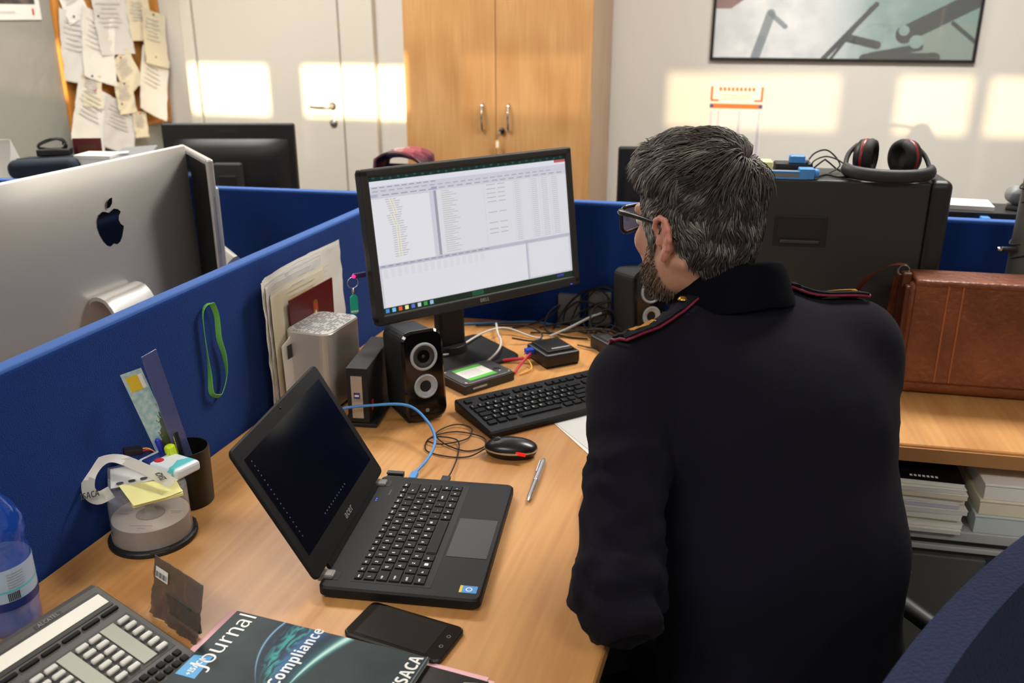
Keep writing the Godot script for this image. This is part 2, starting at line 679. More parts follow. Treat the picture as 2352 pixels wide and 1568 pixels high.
	paint("phone_key", rgb(206, 204, 198), 0.25)
	paint("phone_strip", rgb(176, 178, 166), 0.12)
	paint("phone_screen", rgb(26, 26, 29), 0.08)
	m = paint("smoky_film", Color(0.46, 0.42, 0.39, 0.72), 0.26, 0.4)
	m.transparency = BaseMaterial3D.TRANSPARENCY_ALPHA
	paint("board_green", rgb(40, 70, 52), 0.5)
	paint("disc_edge", rgb(120, 108, 96), 0.35)
	paint("disc_top", rgb(205, 196, 186), 0.35)
	paint("smoke_hub", rgb(150, 142, 134), 0.3)
	m = paint("cover_plastic", Color(0.93, 0.94, 0.96, 0.16), 0.14)
	m.transparency = BaseMaterial3D.TRANSPARENCY_ALPHA
	paint("tissue_white", rgb(222, 228, 234), 0.3)
	paint("turquoise", rgb(98, 200, 206), 0.3)
	paint("navy_print", rgb(34, 52, 118), 0.35)
	paint("cup_black", rgb(20, 19, 19), 0.35)
	m = paint("tinted_plastic", Color(0.40, 0.42, 0.62, 0.55), 0.12)
	m.transparency = BaseMaterial3D.TRANSPARENCY_ALPHA
	paint("pen_blue", rgb(44, 54, 178), 0.3)
	paint("highlighter", rgb(200, 222, 40), 0.3)
	m = paint("bottle_blue", Color(0.10, 0.34, 0.80, 0.36), 0.05)
	m.transparency = BaseMaterial3D.TRANSPARENCY_ALPHA
	paint("bottle_label", rgb(176, 198, 222), 0.35)
	m = paint("water", Color(0.75, 0.87, 0.98, 0.25), 0.03)
	m.transparency = BaseMaterial3D.TRANSPARENCY_ALPHA
	paint("black_satin", rgb(20, 18, 20), 0.25)
	paint("silver_ink", rgb(196, 204, 206), 0.35)
	paint("paper_grey", rgb(216, 214, 210), 0.9, 0.0, 0.2)
	paint("faint_ink", rgb(202, 199, 196), 0.9)
	paint("band_green", rgb(112, 196, 96), 0.6)
	paint("pierced_top", rgb(196, 196, 194), 0.5, 0.3)
	paint("plate_grey", rgb(176, 172, 164), 0.35, 0.5)
	paint("speaker_ring", rgb(160, 165, 168), 0.35)
	paint("disk_dark", rgb(60, 58, 58), 0.5, 0.3)
	paint("disk_lid", rgb(120, 120, 122), 0.35, 0.6)
	paint("label_green", rgb(96, 196, 74), 0.5)
	paint("plug_blue", rgb(40, 80, 200), 0.4)
	paint("box_grey", rgb(104, 112, 122), 0.5)
	paint("purple", rgb(52, 36, 92), 0.35)
	paint("tag_green", rgb(34, 178, 146), 0.35)
	paint("pen_silver", rgb(176, 172, 170), 0.25, 0.7)
	paint("pen_clear", rgb(186, 186, 190), 0.2, 0.5)
	paint("leather_seam", rgb(158, 92, 52), 0.4)
	paint("leather_dark", rgb(88, 44, 24), 0.45)
	paint("ring_red", rgb(150, 22, 30), 0.4)
	paint("band_black", rgb(34, 35, 38), 0.55)
	paint("paper_lilac", rgb(190, 188, 206), 0.9)
	paint("box_pale", rgb(196, 204, 206), 0.7)
	paint("pole_grey", rgb(84, 84, 82), 0.5)
	paint("highlighter_tag", rgb(226, 190, 84), 0.5)
	paint("orange_print", rgb(226, 112, 52), 0.7)
	paint("orange_pale", rgb(240, 190, 150), 0.8)
	paint("lilac_print", rgb(206, 196, 208), 0.85)
	paint("pouch_navy", rgb(22, 34, 50), 0.8)
	m = paint("picture_glass", Color(0.97, 0.99, 1.0, 0.03), 0.03)
	m.transparency = BaseMaterial3D.TRANSPARENCY_ALPHA
	m = paint("cork", rgb(206, 142, 62), 0.95)
	m.albedo_texture = picture(128, 128, func(x, y): return Color.WHITE * (0.82 + 0.18 * fposmod(sin(x * 17.7 + y * 91.3) * 6151.3, 1.0)))
	triplanar(m, 3.0)
	paint("frame_orange", rgb(202, 132, 54), 0.5)
	paint("frame_black", rgb(12, 11, 11), 0.35)
	paint("piping_red", rgb(112, 12, 46), 0.6)
	paint("iris", rgb(52, 38, 28), 0.2)
	m = paint("skin", Color.WHITE, 0.5, 0.0, 0.4)
	m.vertex_color_use_as_albedo = true
	m.subsurf_scatter_enabled = true
	m.subsurf_scatter_strength = 0.12
	m = paint("hair", Color.WHITE, 0.52, 0.0, 0.45)
	m.vertex_color_use_as_albedo = true
	m = paint("navy_seat", rgb(14, 26, 62), 0.95)
	grained(m, weave, 0.6); triplanar(m, 6.0)
	m = paint("clear_plastic", Color(0.95, 0.97, 1.0, 0.10), 0.08)
	m.transparency = BaseMaterial3D.TRANSPARENCY_ALPHA
	m = paint("window_glass", Color(0.95, 1.0, 0.98, 0.04), 0.02)
	m.transparency = BaseMaterial3D.TRANSPARENCY_ALPHA

# boxes of a wall between openings [x0, x1, y0, y1]
func wall_with_openings(g: Geo, x0: float, x1: float, top: float, z: float, th: float, holes: Array) -> void:
	var x := x0
	for h in holes:
		if h[0] > x: g.box(Vector3((x + h[0]) / 2, top / 2, z), Vector3(h[0] - x, top, th))
		if h[2] > 0: g.box(Vector3((h[0] + h[1]) / 2, h[2] / 2, z), Vector3(h[1] - h[0], h[2], th))
		g.box(Vector3((h[0] + h[1]) / 2, (h[3] + top) / 2, z), Vector3(h[1] - h[0], top - h[3], th))
		x = h[1]
	g.box(Vector3((x + x1) / 2, top / 2, z), Vector3(x1 - x, top, th))

func build_room() -> void:
	var turn := Vector3(0, ROOM, 0)
	var top := 3.0
	var zf := 3.0
	var xr := 4.2
	struct("floor", bx(Vector3(xr - XWALL + 0.4, 0.1, zf - ZWALL + 0.4)), M.floor_grey, null, room((xr + XWALL) / 2, -0.05, (zf + ZWALL) / 2), turn)
	struct("ceiling", bx(Vector3(xr - XWALL + 0.4, 0.1, zf - ZWALL + 0.4)), M.ceiling_white, null, room((xr + XWALL) / 2, top + 0.05, (zf + ZWALL) / 2), turn)
	struct("wall_back", bx(Vector3(xr - XWALL + 0.4, top, 0.2)), M.wall_white, null, room((xr + XWALL) / 2, top / 2, ZWALL - 0.1), turn)
	struct("wall_left", bx(Vector3(0.2, top, zf - ZWALL)), M.wall_grey, null, room(XWALL - 0.1, top / 2, (zf + ZWALL) / 2), turn)
	struct("wall_right", bx(Vector3(0.2, top, zf - ZWALL)), M.wall_white, null, room(xr + 0.1, top / 2, (zf + ZWALL) / 2), turn)
	struct("baseboard_back", rb(Vector3(3.6, 0.09, 0.014), 0.003), M.white_metal, null, room(1.1, 0.045, ZWALL + 0.007), turn)
	struct("baseboard_left", rb(Vector3(0.014, 0.09, 6.0), 0.003), M.white_metal, null, room(XWALL + 0.007, 0.045, -1.2), turn)
	# the unseen window wall behind the camera, openings shaped to throw the sun patches: blinds drawn up from below leave a band of open glass on top
	var holes := [[-3.15, -3.05], [-2.875, -2.345], [-2.145, -1.295], [-1.035, -0.415], [-0.085, 0.795], [1.035, 1.395], [1.445, 2.1]]  # narrow first opening added for a glow on the left wall
	var cut := []
	for h in holes: cut.append([h[0], h[1], 0.95, 2.668])
	var g := Geo.new()
	wall_with_openings(g, XWALL - 0.2, xr + 0.2, top, zf + 0.06, 0.12, cut)
	struct("wall_front", g.mesh(), M.wall_white, null, Vector3.ZERO, turn)
	var blind := paint("window_blind", rgb(238, 232, 220), 0.9)
	blind.backlight_enabled = true
	blind.backlight = Color(0.5, 0.47, 0.42)
	var veil := [0.0, 0.0, 0.0, 0.72, 0.5, 0.42, 0.42]
	for k in holes.size():
		var w: float = holes[k][1] - holes[k][0]
		var mid: float = (holes[k][0] + holes[k][1]) / 2
		var o := Node3D.new()
		o.name = "window_%d" % (k + 1)
		o.set_meta("kind", "structure")
		o.position = room(mid, 0.95, zf + 0.06)
		o.rotation.y = ROOM
		add_child(o)
		var f := Geo.new()
		f.rbox(Vector3(0, 0.02, 0.03), Vector3(w, 0.04, 0.05), 0.004, 1)
		for s in [-1, 1]: f.rbox(Vector3(s * (w / 2 - 0.008), 0.859, 0.03), Vector3(0.016, 1.718, 0.05), 0.004, 1)
		part("window_frame", f.mesh(), M.white_metal, o)
		part("blind", bx(Vector3(w - 0.03, 1.433, 0.004)), blind, o, Vector3(0, 0.7165, -0.03))
		part("blind_rail", rb(Vector3(w - 0.02, 0.02, 0.016), 0.004), M.white_metal, o, Vector3(0, 1.423, -0.03))
		part("pane", bx(Vector3(w - 0.03, 1.66, 0.004)), M.window_glass, o, Vector3(0, 0.87, 0.04))
		if veil[k] > 0:
			var dimmer := paint("added_dim_film_%d" % k, Color(0.93, 0.92, 0.9, veil[k]), 0.2)
			dimmer.transparency = BaseMaterial3D.TRANSPARENCY_ALPHA
			part("added_dim_film", bx(Vector3(w - 0.03, 0.29, 0.001)), dimmer, o, Vector3(0, 1.573, 0.036))  # unseen film added to weaken the sun through this window
	# door in the back wall
	var d := Node3D.new()
	d.name = "door_1"
	d.set_meta("kind", "structure")
	d.position = room(-2.74, 0, ZWALL)
	d.rotation.y = ROOM
	add_child(d)
	part("door_leaf", rb(Vector3(0.9, 2.1, 0.03), 0.003), M.door_white, d, Vector3(-0.005, 1.05, 0.015))
	part("door_frame", rb(Vector3(0.07, 2.17, 0.045), 0.006), M.door_white, d, Vector3(-0.5, 1.085, 0.0225))
	part("door_frame", rb(Vector3(0.2, 2.17, 0.045), 0.006), M.door_white, d, Vector3(0.56, 1.085, 0.0225))
	part("door_frame", rb(Vector3(1.196, 0.07, 0.045), 0.006), M.door_white, d, Vector3(0.062, 2.135, 0.0225))
	var han := part("door_handle", lathed([Vector2(0, 0), Vector2(0.024, 0), Vector2(0.024, 0), Vector2(0.024, 0.008), Vector2(0.01, 0.012), Vector2(0.009, 0.05), Vector2(0, 0.05)], 20), M.steel, d, Vector3(0.385, 1.058, 0.03), Vector3(PI / 2, 0, 0))
	part("lever", cable([Vector3(0, 0.045, 0), Vector3(-0.03, 0.05, 0.004), Vector3(-0.07, 0.048, 0.006), Vector3(-0.12, 0.046, 0.004)], 0.0085, 5, 10), M.steel, han)
	var esc := part("lock_plate", lathed([Vector2(0, 0), Vector2(0.024, 0), Vector2(0.024, 0), Vector2(0.022, 0.008), Vector2(0.01, 0.01), Vector2(0.01, 0.01), Vector2(0.009, 0.016), Vector2(0, 0.016)], 20), M.steel, d, Vector3(0.385, 0.962, 0.03), Vector3(PI / 2, 0, 0))
	part("keyhole", bx(Vector3(0.003, 0.004, 0.009)), M.black_matt, esc, Vector3(0, 0.016, 0))
	for y in [0.3, 1.09, 1.85]:
		part("hinge", lathed([Vector2(0, -0.045), Vector2(0.007, -0.045), Vector2(0.007, -0.045), Vector2(0.007, 0.045), Vector2(0.007, 0.045), Vector2(0, 0.045)], 10), M.steel, d, Vector3(-0.459, y, 0.036))
	# wall pier between door and cupboard
	struct("trim_1", rb(Vector3(0.33, top, 0.02), 0.004), M.wall_white, null, room(-1.85, top / 2, ZWALL + 0.01), turn)

# worktop from an outline in world x, z
func worktop(called: String, outline: Array, at: Vector3, turn: float, parent: Node3D, th: float, mat: Material) -> void:
	var inv := Basis(Vector3.UP, turn).inverse()
	var poly := PackedVector2Array()
	for q in outline:
		var l := inv * (Vector3(q.x, 0, q.y) - Vector3(at.x, 0, at.z))
		poly.append(Vector2(l.x, -l.z))
	part(called, extruded(poly, -th, 0.0, 0.0025), mat, parent, Vector3(0, 0, 0), Vector3(-PI / 2, 0, 0))

func build_furniture() -> void:
	var a := Vector3(-0.7259, 0, -1.1683)
	var d := Vector3(0.2925, 0, -0.956)
	var n := Vector3(0.956, 0, 0.2925)
	# blue partitions
	var t := thing("partition_panel", "long blue felt partition running along the near desk in front of the silver computer", "partition", a + d * 0.23 - n * 0.0175, PANEL)
	part("felt_panel", rb(Vector3(0.034, 0.96, 2.26), 0.009, 3), M.blue_felt, t, Vector3(0, 0.595, 0))
	part("lit_top_strip", rb(Vector3(0.030, 0.012, 2.262), 0.0055, 2), M.blue_lit_top, t, Vector3(0, 1.0715, 0))  # thin strip that paints the light on the top edge of the felt
	for z in [-0.9, 0.9]: part("foot", rb(Vector3(0.3, 0.03, 0.06), 0.006), M.dark_grey, t, Vector3(-0.0, 0.015, z))
	for z in [-0.9, 0.9]: part("leg", bx(Vector3(0.025, 0.09, 0.05)), M.dark_grey, t, Vector3(0, 0.072, z))
	var jl := Vector3(-0.352, 0, -2.515)
	t = thing("partition_panel", "blue felt partition behind the two silver computers, below the black monitor back", "partition", jl + Vector3(-0.645, 0, -0.124), -0.19)
	part("felt_panel", rb(Vector3(1.31, 0.96, 0.034), 0.009, 3), M.blue_felt, t, Vector3(0, 0.6, 0))
	part("lit_top_strip", rb(Vector3(1.31, 0.012, 0.030), 0.0055, 2), M.blue_lit_top, t, Vector3(0, 1.0765, 0))
	for x in [-0.5, 0.5]: part("foot", rb(Vector3(0.06, 0.03, 0.3), 0.006), M.dark_grey, t, Vector3(x, 0.015, 0))
	for x in [-0.5, 0.5]: part("leg", bx(Vector3(0.05, 0.095, 0.025)), M.dark_grey, t, Vector3(x, 0.075, 0))
	t = thing("partition_panel", "blue felt partition behind the main monitor and the black computer tower", "partition", Vector3(0.625, 0, -2.305), -0.2407)
	part("felt_panel", rb(Vector3(2.03, 0.96, 0.034), 0.009, 3), M.blue_felt, t, Vector3(0, 0.598, 0))
	part("lit_top_strip", rb(Vector3(2.03, 0.012, 0.030), 0.0055, 2), M.blue_lit_top, t, Vector3(0, 1.0745, 0))
	for x in [-0.85, 0.85]: part("foot", rb(Vector3(0.06, 0.03, 0.3), 0.006), M.dark_grey, t, Vector3(x, 0.015, 0))
	for x in [-0.85, 0.85]: part("leg", bx(Vector3(0.05, 0.095, 0.025)), M.dark_grey, t, Vector3(x, 0.075, 0))

	# desks
	t = thing("corner_desk", "beech corner desk carrying the laptop, keyboard and main monitor", "desk", Vector3(-0.4, DESK, -1.3), PANEL)
	worktop("worktop", [Vector2(-0.945, -0.45), Vector2(-0.063, -0.39), Vector2(0.127, -1.013), Vector2(0.262, -1.44), Vector2(0.29, -1.52), Vector2(0.335, -1.585), Vector2(0.40, -1.64), Vector2(0.48, -1.672), Vector2(0.56, -1.678), Vector2(0.62, -1.672), Vector2(0.628, -2.262), Vector2(-0.305, -2.482)], t.position, PANEL, t, 0.028, M.beech)
	for q in [Vector3(-0.32, 0, 0.75), Vector3(0.36, 0, 0.70), Vector3(-0.25, 0, -0.85), Vector3(0.48, 0, -0.8)]:
		part("leg", rb(Vector3(0.05, 0.71, 0.05), 0.006), M.mid_grey, t, q + Vector3(0, -0.384, 0))
	t = thing("side_desk", "beech side desk on the right with the leather bag on it", "desk", Vector3(1.1, DESK, -1.8), -0.205)
	worktop("worktop", [Vector2(0.632, -1.669), Vector2(1.62, -1.471), Vector2(1.62, -2.02), Vector2(0.64, -2.258)], t.position, -0.205, t, 0.03, M.beech)
	part("edge_band", bx(Vector3(1.0, 0.029, 0.003)), M.beech_edge, t, Vector3(0.015, -0.0165, 0.234))
	for q in [Vector3(-0.42, 0, -0.2), Vector3(0.46, 0, -0.2), Vector3(0.46, 0, 0.17)]:
		part("leg", rb(Vector3(0.045, 0.71, 0.045), 0.006), M.mid_grey, t, q + Vector3(0, -0.385, 0))
	# low drawer cabinet below the side desk
	t = thing("drawer_cabinet", "dark grey metal drawer cabinet standing under the side desk", "cabinet", Vector3(1.02, 0, -1.79), -0.205)
	part("body", rb(Vector3(0.84, 0.52, 0.40), 0.005), M.charcoal, t, Vector3(0, 0.28, 0))
	part("base", bx(Vector3(0.8, 0.02, 0.36)), M.black_matt, t, Vector3(0, 0.01, 0))
	part("top_plate", rb(Vector3(0.86, 0.024, 0.425), 0.004), M.light_grey, t, Vector3(0, 0.553, 0.005))
	part("top_rail", rb(Vector3(0.84, 0.012, 0.012), 0.003), M.light_grey, t, Vector3(0, 0.518, 0.204))
	for k in 2:
		var dr := part("drawer", rb(Vector3(0.40, 0.46, 0.016), 0.004), M.cabinet_front, t, Vector3(-0.208 + 0.416 * k, 0.272, 0.207))
		part("handle", rb(Vector3(0.12, 0.012, 0.014), 0.004), M.steel, dr, Vector3(0, 0.19, 0.013))

	# the seated man's chair
	t = thing("office_chair", "black swivel office chair the man sits on", "chair", Vector3(0.43, 0, -1.17), 0.35)
	part("seat", rb(Vector3(0.48, 0.08, 0.47), 0.03, 3), M.black_matt, t, Vector3(0, 0.41, 0))
	part("column", lathed([Vector2(0, 0.08), Vector2(0.028, 0.08), Vector2(0.028, 0.08), Vector2(0.026, 0.37), Vector2(0.026, 0.37), Vector2(0, 0.37)], 16), M.dark_grey, t)
	for k in 5:
		var w := TAU * k / 5
		var leg := part("star_leg", tubed([Vector3(0.02, 0.1, 0), Vector3(0.15, 0.085, 0), Vector3(0.29, 0.065, 0)], [0.024, 0.02, 0.014], 8), M.black_plastic, t, Vector3.ZERO, Vector3(0, w, 0))
		part("castor", lathed([Vector2(0, -0.02), Vector2(0.02, -0.02), Vector2(0.026, -0.012), Vector2(0.026, 0.012), Vector2(0.02, 0.02), Vector2(0, 0.02)], 14), M.black_matt, leg, Vector3(0.29, 0.027, 0), Vector3(PI / 2, 0, 0))
	for s in [-1, 1]:
		part("armrest", cable([Vector3(s * 0.22, 0.37, 0.02), Vector3(s * 0.285, 0.39, 0.02), Vector3(s * 0.30, 0.50, 0.03), Vector3(s * 0.30, 0.575, 0.1), Vector3(s * 0.30, 0.57, -0.16)], 0.017, 5, 8), M.black_plastic, t)

	# a second chair, in front on the right: only the edge of its back shows
	t = thing("office_chair", "dark blue upholstered chair in the near right corner", "chair", Vector3(0.535, 0, -0.872), 0.772)
	var back := Geo.new()
	back.grid(16, 14, func(u, v):
		var x: float = (u - 0.5) * 0.62
		var y: float = (v - 0.5) * 0.52
		var round_ := 0.06
		var ex: float = maxf(absf(x) - (0.31 - round_), 0.0)
		var ey: float = maxf(absf(y) - (0.26 - round_), 0.0)
		var l := sqrt(ex * ex + ey * ey)
		if l > round_:
			x -= signf(x) * ex * (1.0 - round_ / l)
			y -= signf(y) * ey * (1.0 - round_ / l)
		return Vector3(x, y, -0.25 * x * x + 0.02 * cos(v * 6.0)), 0.05)
	part("backrest", back.mesh(), M.navy_seat, t, Vector3(0, 0.638, 0.0), Vector3(0.06, PI, 0))
	part("seat", rb(Vector3(0.5, 0.09, 0.44), 0.035, 3), M.navy_seat, t, Vector3(0, 0.40, 0.30))
	part("back_bar", cable([Vector3(0, 0.6, -0.01), Vector3(0, 0.45, -0.03), Vector3(0, 0.37, 0.05), Vector3(0, 0.37, 0.2)], 0.02, 5, 8), M.black_plastic, t)
	part("column", lathed([Vector2(0, 0.08), Vector2(0.028, 0.08), Vector2(0.028, 0.08), Vector2(0.026, 0.4), Vector2(0.026, 0.4), Vector2(0, 0.4)], 16), M.dark_grey, t, Vector3(0, 0, 0.27))
	for k in 5:
		var w := TAU * k / 5 + 0.3
		var leg := part("star_leg", tubed([Vector3(0.02, 0.1, 0), Vector3(0.15, 0.085, 0), Vector3(0.29, 0.065, 0)], [0.024, 0.02, 0.014], 8), M.black_plastic, t, Vector3(0, 0, 0.27), Vector3(0, w, 0))
		part("castor", lathed([Vector2(0, -0.02), Vector2(0.02, -0.02), Vector2(0.026, -0.012), Vector2(0.026, 0.012), Vector2(0.02, 0.02), Vector2(0, 0.02)], 14), M.black_matt, leg, Vector3(0.29, 0.027, 0), Vector3(PI / 2, 0, 0))

# ---------------------------------------------------------------- the seated man
const HEAD := Vector3(0.290, 1.225, -1.40)      # midpoint between the ears
var head_basis := Basis(Vector3.UP, deg_to_rad(38.0)) * Basis(Vector3.RIGHT, deg_to_rad(-4.0))
const SKULL := Vector3(0, 0.05, 0.013)
const SKULL_R := Vector3(0.078, 0.092, 0.100)
const NAPE_R := Vector3(0.078, 0.150, 0.100)     # below the ears the hair follows the neck

func hp(x: float, y: float, z: float) -> Vector3:
	return HEAD + head_basis * Vector3(x, y, z)

func hair_here(q: Vector3) -> bool:      # q in the head's own axes
	if q.y > 0.085: return q.z > -0.082 + 0.012 * sin(q.x * 90.0)
	var edge := lerpf(-0.046, -0.074, clampf((q.y - 0.02) / 0.065, 0.0, 1.0))
	if q.y > 0.02: return q.z > edge
	if q.y > -0.012: return q.z > -0.043 and (q.z < -0.022 or q.z > 0.026 or q.y > 0.012 + 0.2 * absf(q.z - 0.005))
	return q.z > 0.036 + (-0.012 - q.y) * 0.55 and q.y > -0.088

func top_of(f: Field, x: float, z: float, from_y: float) -> float:
	var ix := int((x - f.lo.x) / f.cell)
	var iz := int((z - f.lo.z) / f.cell)
	var iy := int((from_y - f.lo.y) / f.cell)
	while iy > 1:
		var k: int = (iz * f.n.y + iy) * f.n.x + ix
		var a := f.d[k]
		var b := f.d[k - f.n.x]
		if b < 0 and a >= 0: return f.lo.y + (iy - 1 + (-b) / (a - b)) * f.cell
		iy -= 1
	return from_y

func build_person() -> void:
	var foot := Vector3(0.43, 0, -1.17)
	var t := thing("person", "seated man in a dark navy uniform jacket, grey hair, seen from behind", "person", foot)
	var back := Transform3D(Basis.IDENTITY, -foot)
	var side := Vector3(0.94, 0, -0.342)          # from his left to his right
	var ahead := Vector3(-0.342, 0, -0.94)
	var pelvis := Vector3(0.43, 0.545, -1.16)
	var waist := Vector3(0.412, 0.76, -1.215)
	var chest := Vector3(0.392, 0.945, -1.305)
	var sl := Vector3(0.182, 1.03, -1.258)
	var sr := Vector3(0.556, 1.04, -1.392)
	var neck := Vector3(0.352, 1.132, -1.375)
	var el := Vector3(0.140, 0.812, -1.03)
	var wl := Vector3(0.165, 0.785, -1.265)
	var er := Vector3(0.548, 0.80, -1.31)
	var wr := Vector3(0.47, 0.785, -1.52)

	# --- jacket
	var f := Field.new(Vector3(-0.02, 0.44, -1.66), Vector3(0.76, 1.19, -0.86), 0.0105)
	for s in [-1.0, 1.0]:
		f.bone(pelvis + side * 0.074 * s, waist + side * 0.074 * s, 0.132, 0.118, 0.05)
		f.bone(waist + side * 0.082 * s, chest + side * 0.082 * s, 0.122, 0.122, 0.06)
		f.bone(chest + side * 0.082 * s, chest + side * 0.07 * s + Vector3(0, 0.07, 0) + ahead * 0.01, 0.122, 0.085, 0.06)
	f.bone(pelvis + Vector3(0, -0.03, 0), waist, 0.14, 0.125, 0.04)
	f.bone(waist, chest, 0.125, 0.125, 0.05)
	f.bone(chest, neck + Vector3(0, -0.05, 0), 0.12, 0.075, 0.06)
	f.bone(neck + Vector3(0, -0.045, 0), sl + Vector3(0, 0.012, 0), 0.060, 0.050, 0.05)
	f.bone(neck + Vector3(0, -0.045, 0), sr + Vector3(0, 0.012, 0), 0.060, 0.050, 0.05)
	f.bone(sl, el, 0.063, 0.058, 0.022)
	f.bone(el, wl, 0.058, 0.044, 0.025)
	f.bone(sr, er, 0.062, 0.056, 0.06)
	f.bone(er, wr, 0.058, 0.044, 0.025)
	f.bone(sl + Vector3(0.0, -0.02, 0), chest - side * 0.06, 0.06, 0.09, 0.04)
	f.bone(sr + Vector3(0.0, -0.03, 0), chest + side * 0.07, 0.066, 0.10, 0.06)
	f.ball(neck + Vector3(0, 0.055, 0) + ahead * 0.012, Vector3(0.064, 0.07, 0.066), Basis.IDENTITY, 0.01, true)
	var g := Geo.new()
	f.add_to(g)
	# folds of the cloth: across the sleeves and at the elbows, long soft pulls over the back
	var fold := noise(5.5, 2, 7)
	var pull := noise(2.2, 2, 8)
	var norm := PackedVector3Array()
	norm.resize(g.v.size())
	for k in range(0, g.i.size(), 3):
		var w := (g.v[g.i[k + 2]] - g.v[g.i[k]]).cross(g.v[g.i[k + 1]] - g.v[g.i[k]])
		for j in 3: norm[g.i[k + j]] += w
	for k in g.v.size():
		var q := g.v[k]
		var h := 0.0
		for arm in [[sl, el], [sr, er]]:
			var ab: Vector3 = arm[1] - arm[0]
			var u: float = clampf((q - arm[0]).dot(ab) / ab.length_squared(), 0.0, 1.15)
			var dist: float = (q - arm[0] - ab * u).length()
			var w: float = clampf(1.0 - (dist - 0.065) / 0.03, 0.0, 1.0) * smoothstep(0.15, 0.45, u)
			var phase: float = u * 17.0 + fold.get_noise_3dv(q * 1.3) * 4.0
			h += w * (0.0095 * sin(phase) * (0.55 + 0.45 * sin(u * 6.0 + 1.0)) + 0.006 * fold.get_noise_3d(q.x * 3.0, q.y * 6.0, q.z * 3.0))
		for e in [[el, wl], [er, wr]]:
			var w2: float = smoothstep(0.11, 0.03, q.distance_to(e[0]) - 0.03)
			h += w2 * 0.004 * sin(fold.get_noise_3dv(q) * 6.0 + q.y * 40.0)
		var low := smoothstep(0.98, 0.7, q.y)
		h += 0.007 * pull.get_noise_3d(q.x * 2.6, q.y * 1.0, q.z * 2.6) * (0.4 + low)
		h += low * 0.005 * sin((q.x - q.y * 0.55) * 52.0 + pull.get_noise_3dv(q) * 5.0) * 0.6
		g.v[k] = q + norm[k].normalized() * h
	g.t = back
	for k in g.v.size(): g.v[k] -= foot
	var coat := part("jacket", g.mesh(), M.navy_cloth, t)
	coat.set_meta("label", "dark navy uniform jacket")

	# collar: stands round the neck and folds over
	var cg := Geo.new()
	cg.t = back
	var cbase := neck + Vector3(0, 0.011, 0) - ahead * 0.004
	var rear := -ahead
	cg.grid(40, 10, func(u, v):
		var w: float = (u - 0.5) * 4.9
		var dir: Vector3 = rear * cos(w) + side * sin(w)
		var shape := [[0.056, 0.0], [0.058, 0.03], [0.059, 0.050], [0.061, 0.058], [0.065, 0.060], [0.070, 0.056], [0.074, 0.043], [0.080, 0.028], [0.085, 0.014], [0.089, 0.003], [0.090, -0.004]]
		var s: Array = shape[int(round(v * 10))]
		var drop: float = (1.0 - cos(w)) * 0.5
		var rr: float = s[0] + drop * 0.008 + (0.004 * absf(sin(w)) if v > 0.55 else 0.0)
		return cbase + dir * rr + ahead * drop * 0.014 + Vector3(0, s[1] * (1.0 - drop * 0.35) - drop * 0.035 - (0.008 * absf(sin(w)) if v > 0.65 else 0.0), 0), -1.0)
	part("collar", cg.mesh(), M.navy_cloth, coat)

	# shoulder straps with dark red piping, gilt bar and button
	for s in [-1.0, 1.0]:
		var shoulder: Vector3 = sl if s < 0 else sr
		var from: Vector3 = neck.lerp(shoulder, 0.42 if s < 0 else 0.46)
		var to: Vector3 = neck.lerp(shoulder, 1.10)
		var along := Vector3(to.x - from.x, 0, to.z - from.z)
		var length := along.length()
		along = along / length
		var across := Vector3(-along.z, 0, along.x)
		var on := func(u: float, v: float, up: float) -> Vector3:
			var pt: Vector3 = from + ahead * 0.016 + along * (length * v) + across * ((u - 0.5) * 0.046)
			var y := top_of(f, pt.x, pt.z, 1.17)
			return Vector3(pt.x, y + up, pt.z)
		var sg := Geo.new()
		sg.t = back
		sg.grid(6, 14, func(u, v): return on.call(1.0 - u, v, 0.0085), 0.005)
		var strap := part("shoulder_strap", sg.mesh(), M.navy_cloth, t)
		var edge := []
		for k in 13: edge.append(on.call(0.0, k / 12.0, 0.0085))
		for k in 5: edge.append(on.call((k + 0.5) / 5.0, 1.0 + 0.06 * sin((k + 0.5) / 5.0 * PI), 0.0085))
		for k in 13: edge.append(on.call(1.0, 1.0 - k / 12.0, 0.0085))
		var pg := Geo.new()
		pg.t = back
		pg.tube(edge, 0.0026, 6)
		part("piping", pg.mesh(), M.piping_red, strap)
		var bg := Geo.new()
		bg.t = back
		bg.grid(2, 4, func(u, v): return on.call(0.72 - u * 0.44, 0.55 + v * 0.34, 0.0125), 0.002)
		part("rank_bar", bg.mesh(), M.gold, strap)
		var at: Vector3 = on.call(0.5, 0.1, 0.010) - foot
		part("button", lathed([Vector2(0, 0), Vector2(0.008, 0), Vector2(0.008, 0.002), Vector2(0.005, 0.005), Vector2(0, 0.006)], 14), M.gold, strap, at)

	# --- body
	var b := Geo.new()
	var body := Field.new(Vector3(-0.02, 0.02, -1.78), Vector3(0.76, 1.14, -0.9), 0.016)
	for s in [-1.0, 1.0]:
		var hip: Vector3 = pelvis + side * 0.085 * s + Vector3(0, -0.02, 0)
		var knee: Vector3 = hip + ahead * 0.40 + side * 0.04 * s + Vector3(0, -0.015, 0)
		var ankle: Vector3 = knee + ahead * 0.02 + Vector3(0, -0.42, 0)
		body.bone(hip, knee, 0.088, 0.062, 0.03)
		body.bone(knee, ankle, 0.06, 0.046, 0.02)
		body.bone(hip, waist + side * 0.05 * s, 0.10, 0.09, 0.04)
		body.bone(waist + side * 0.05 * s, chest + side * 0.06 * s, 0.09, 0.095, 0.04)
		part("shoe", shoe_mesh(), M.black_gloss, t, Vector3(ankle.x, 0, ankle.z) - foot, Vector3(0, deg_to_rad(20.0), 0))
	body.bone(chest, neck, 0.08, 0.055, 0.03)
	body.bone(neck, sl, 0.045, 0.045, 0.03)
	body.bone(neck, sr, 0.045, 0.045, 0.03)
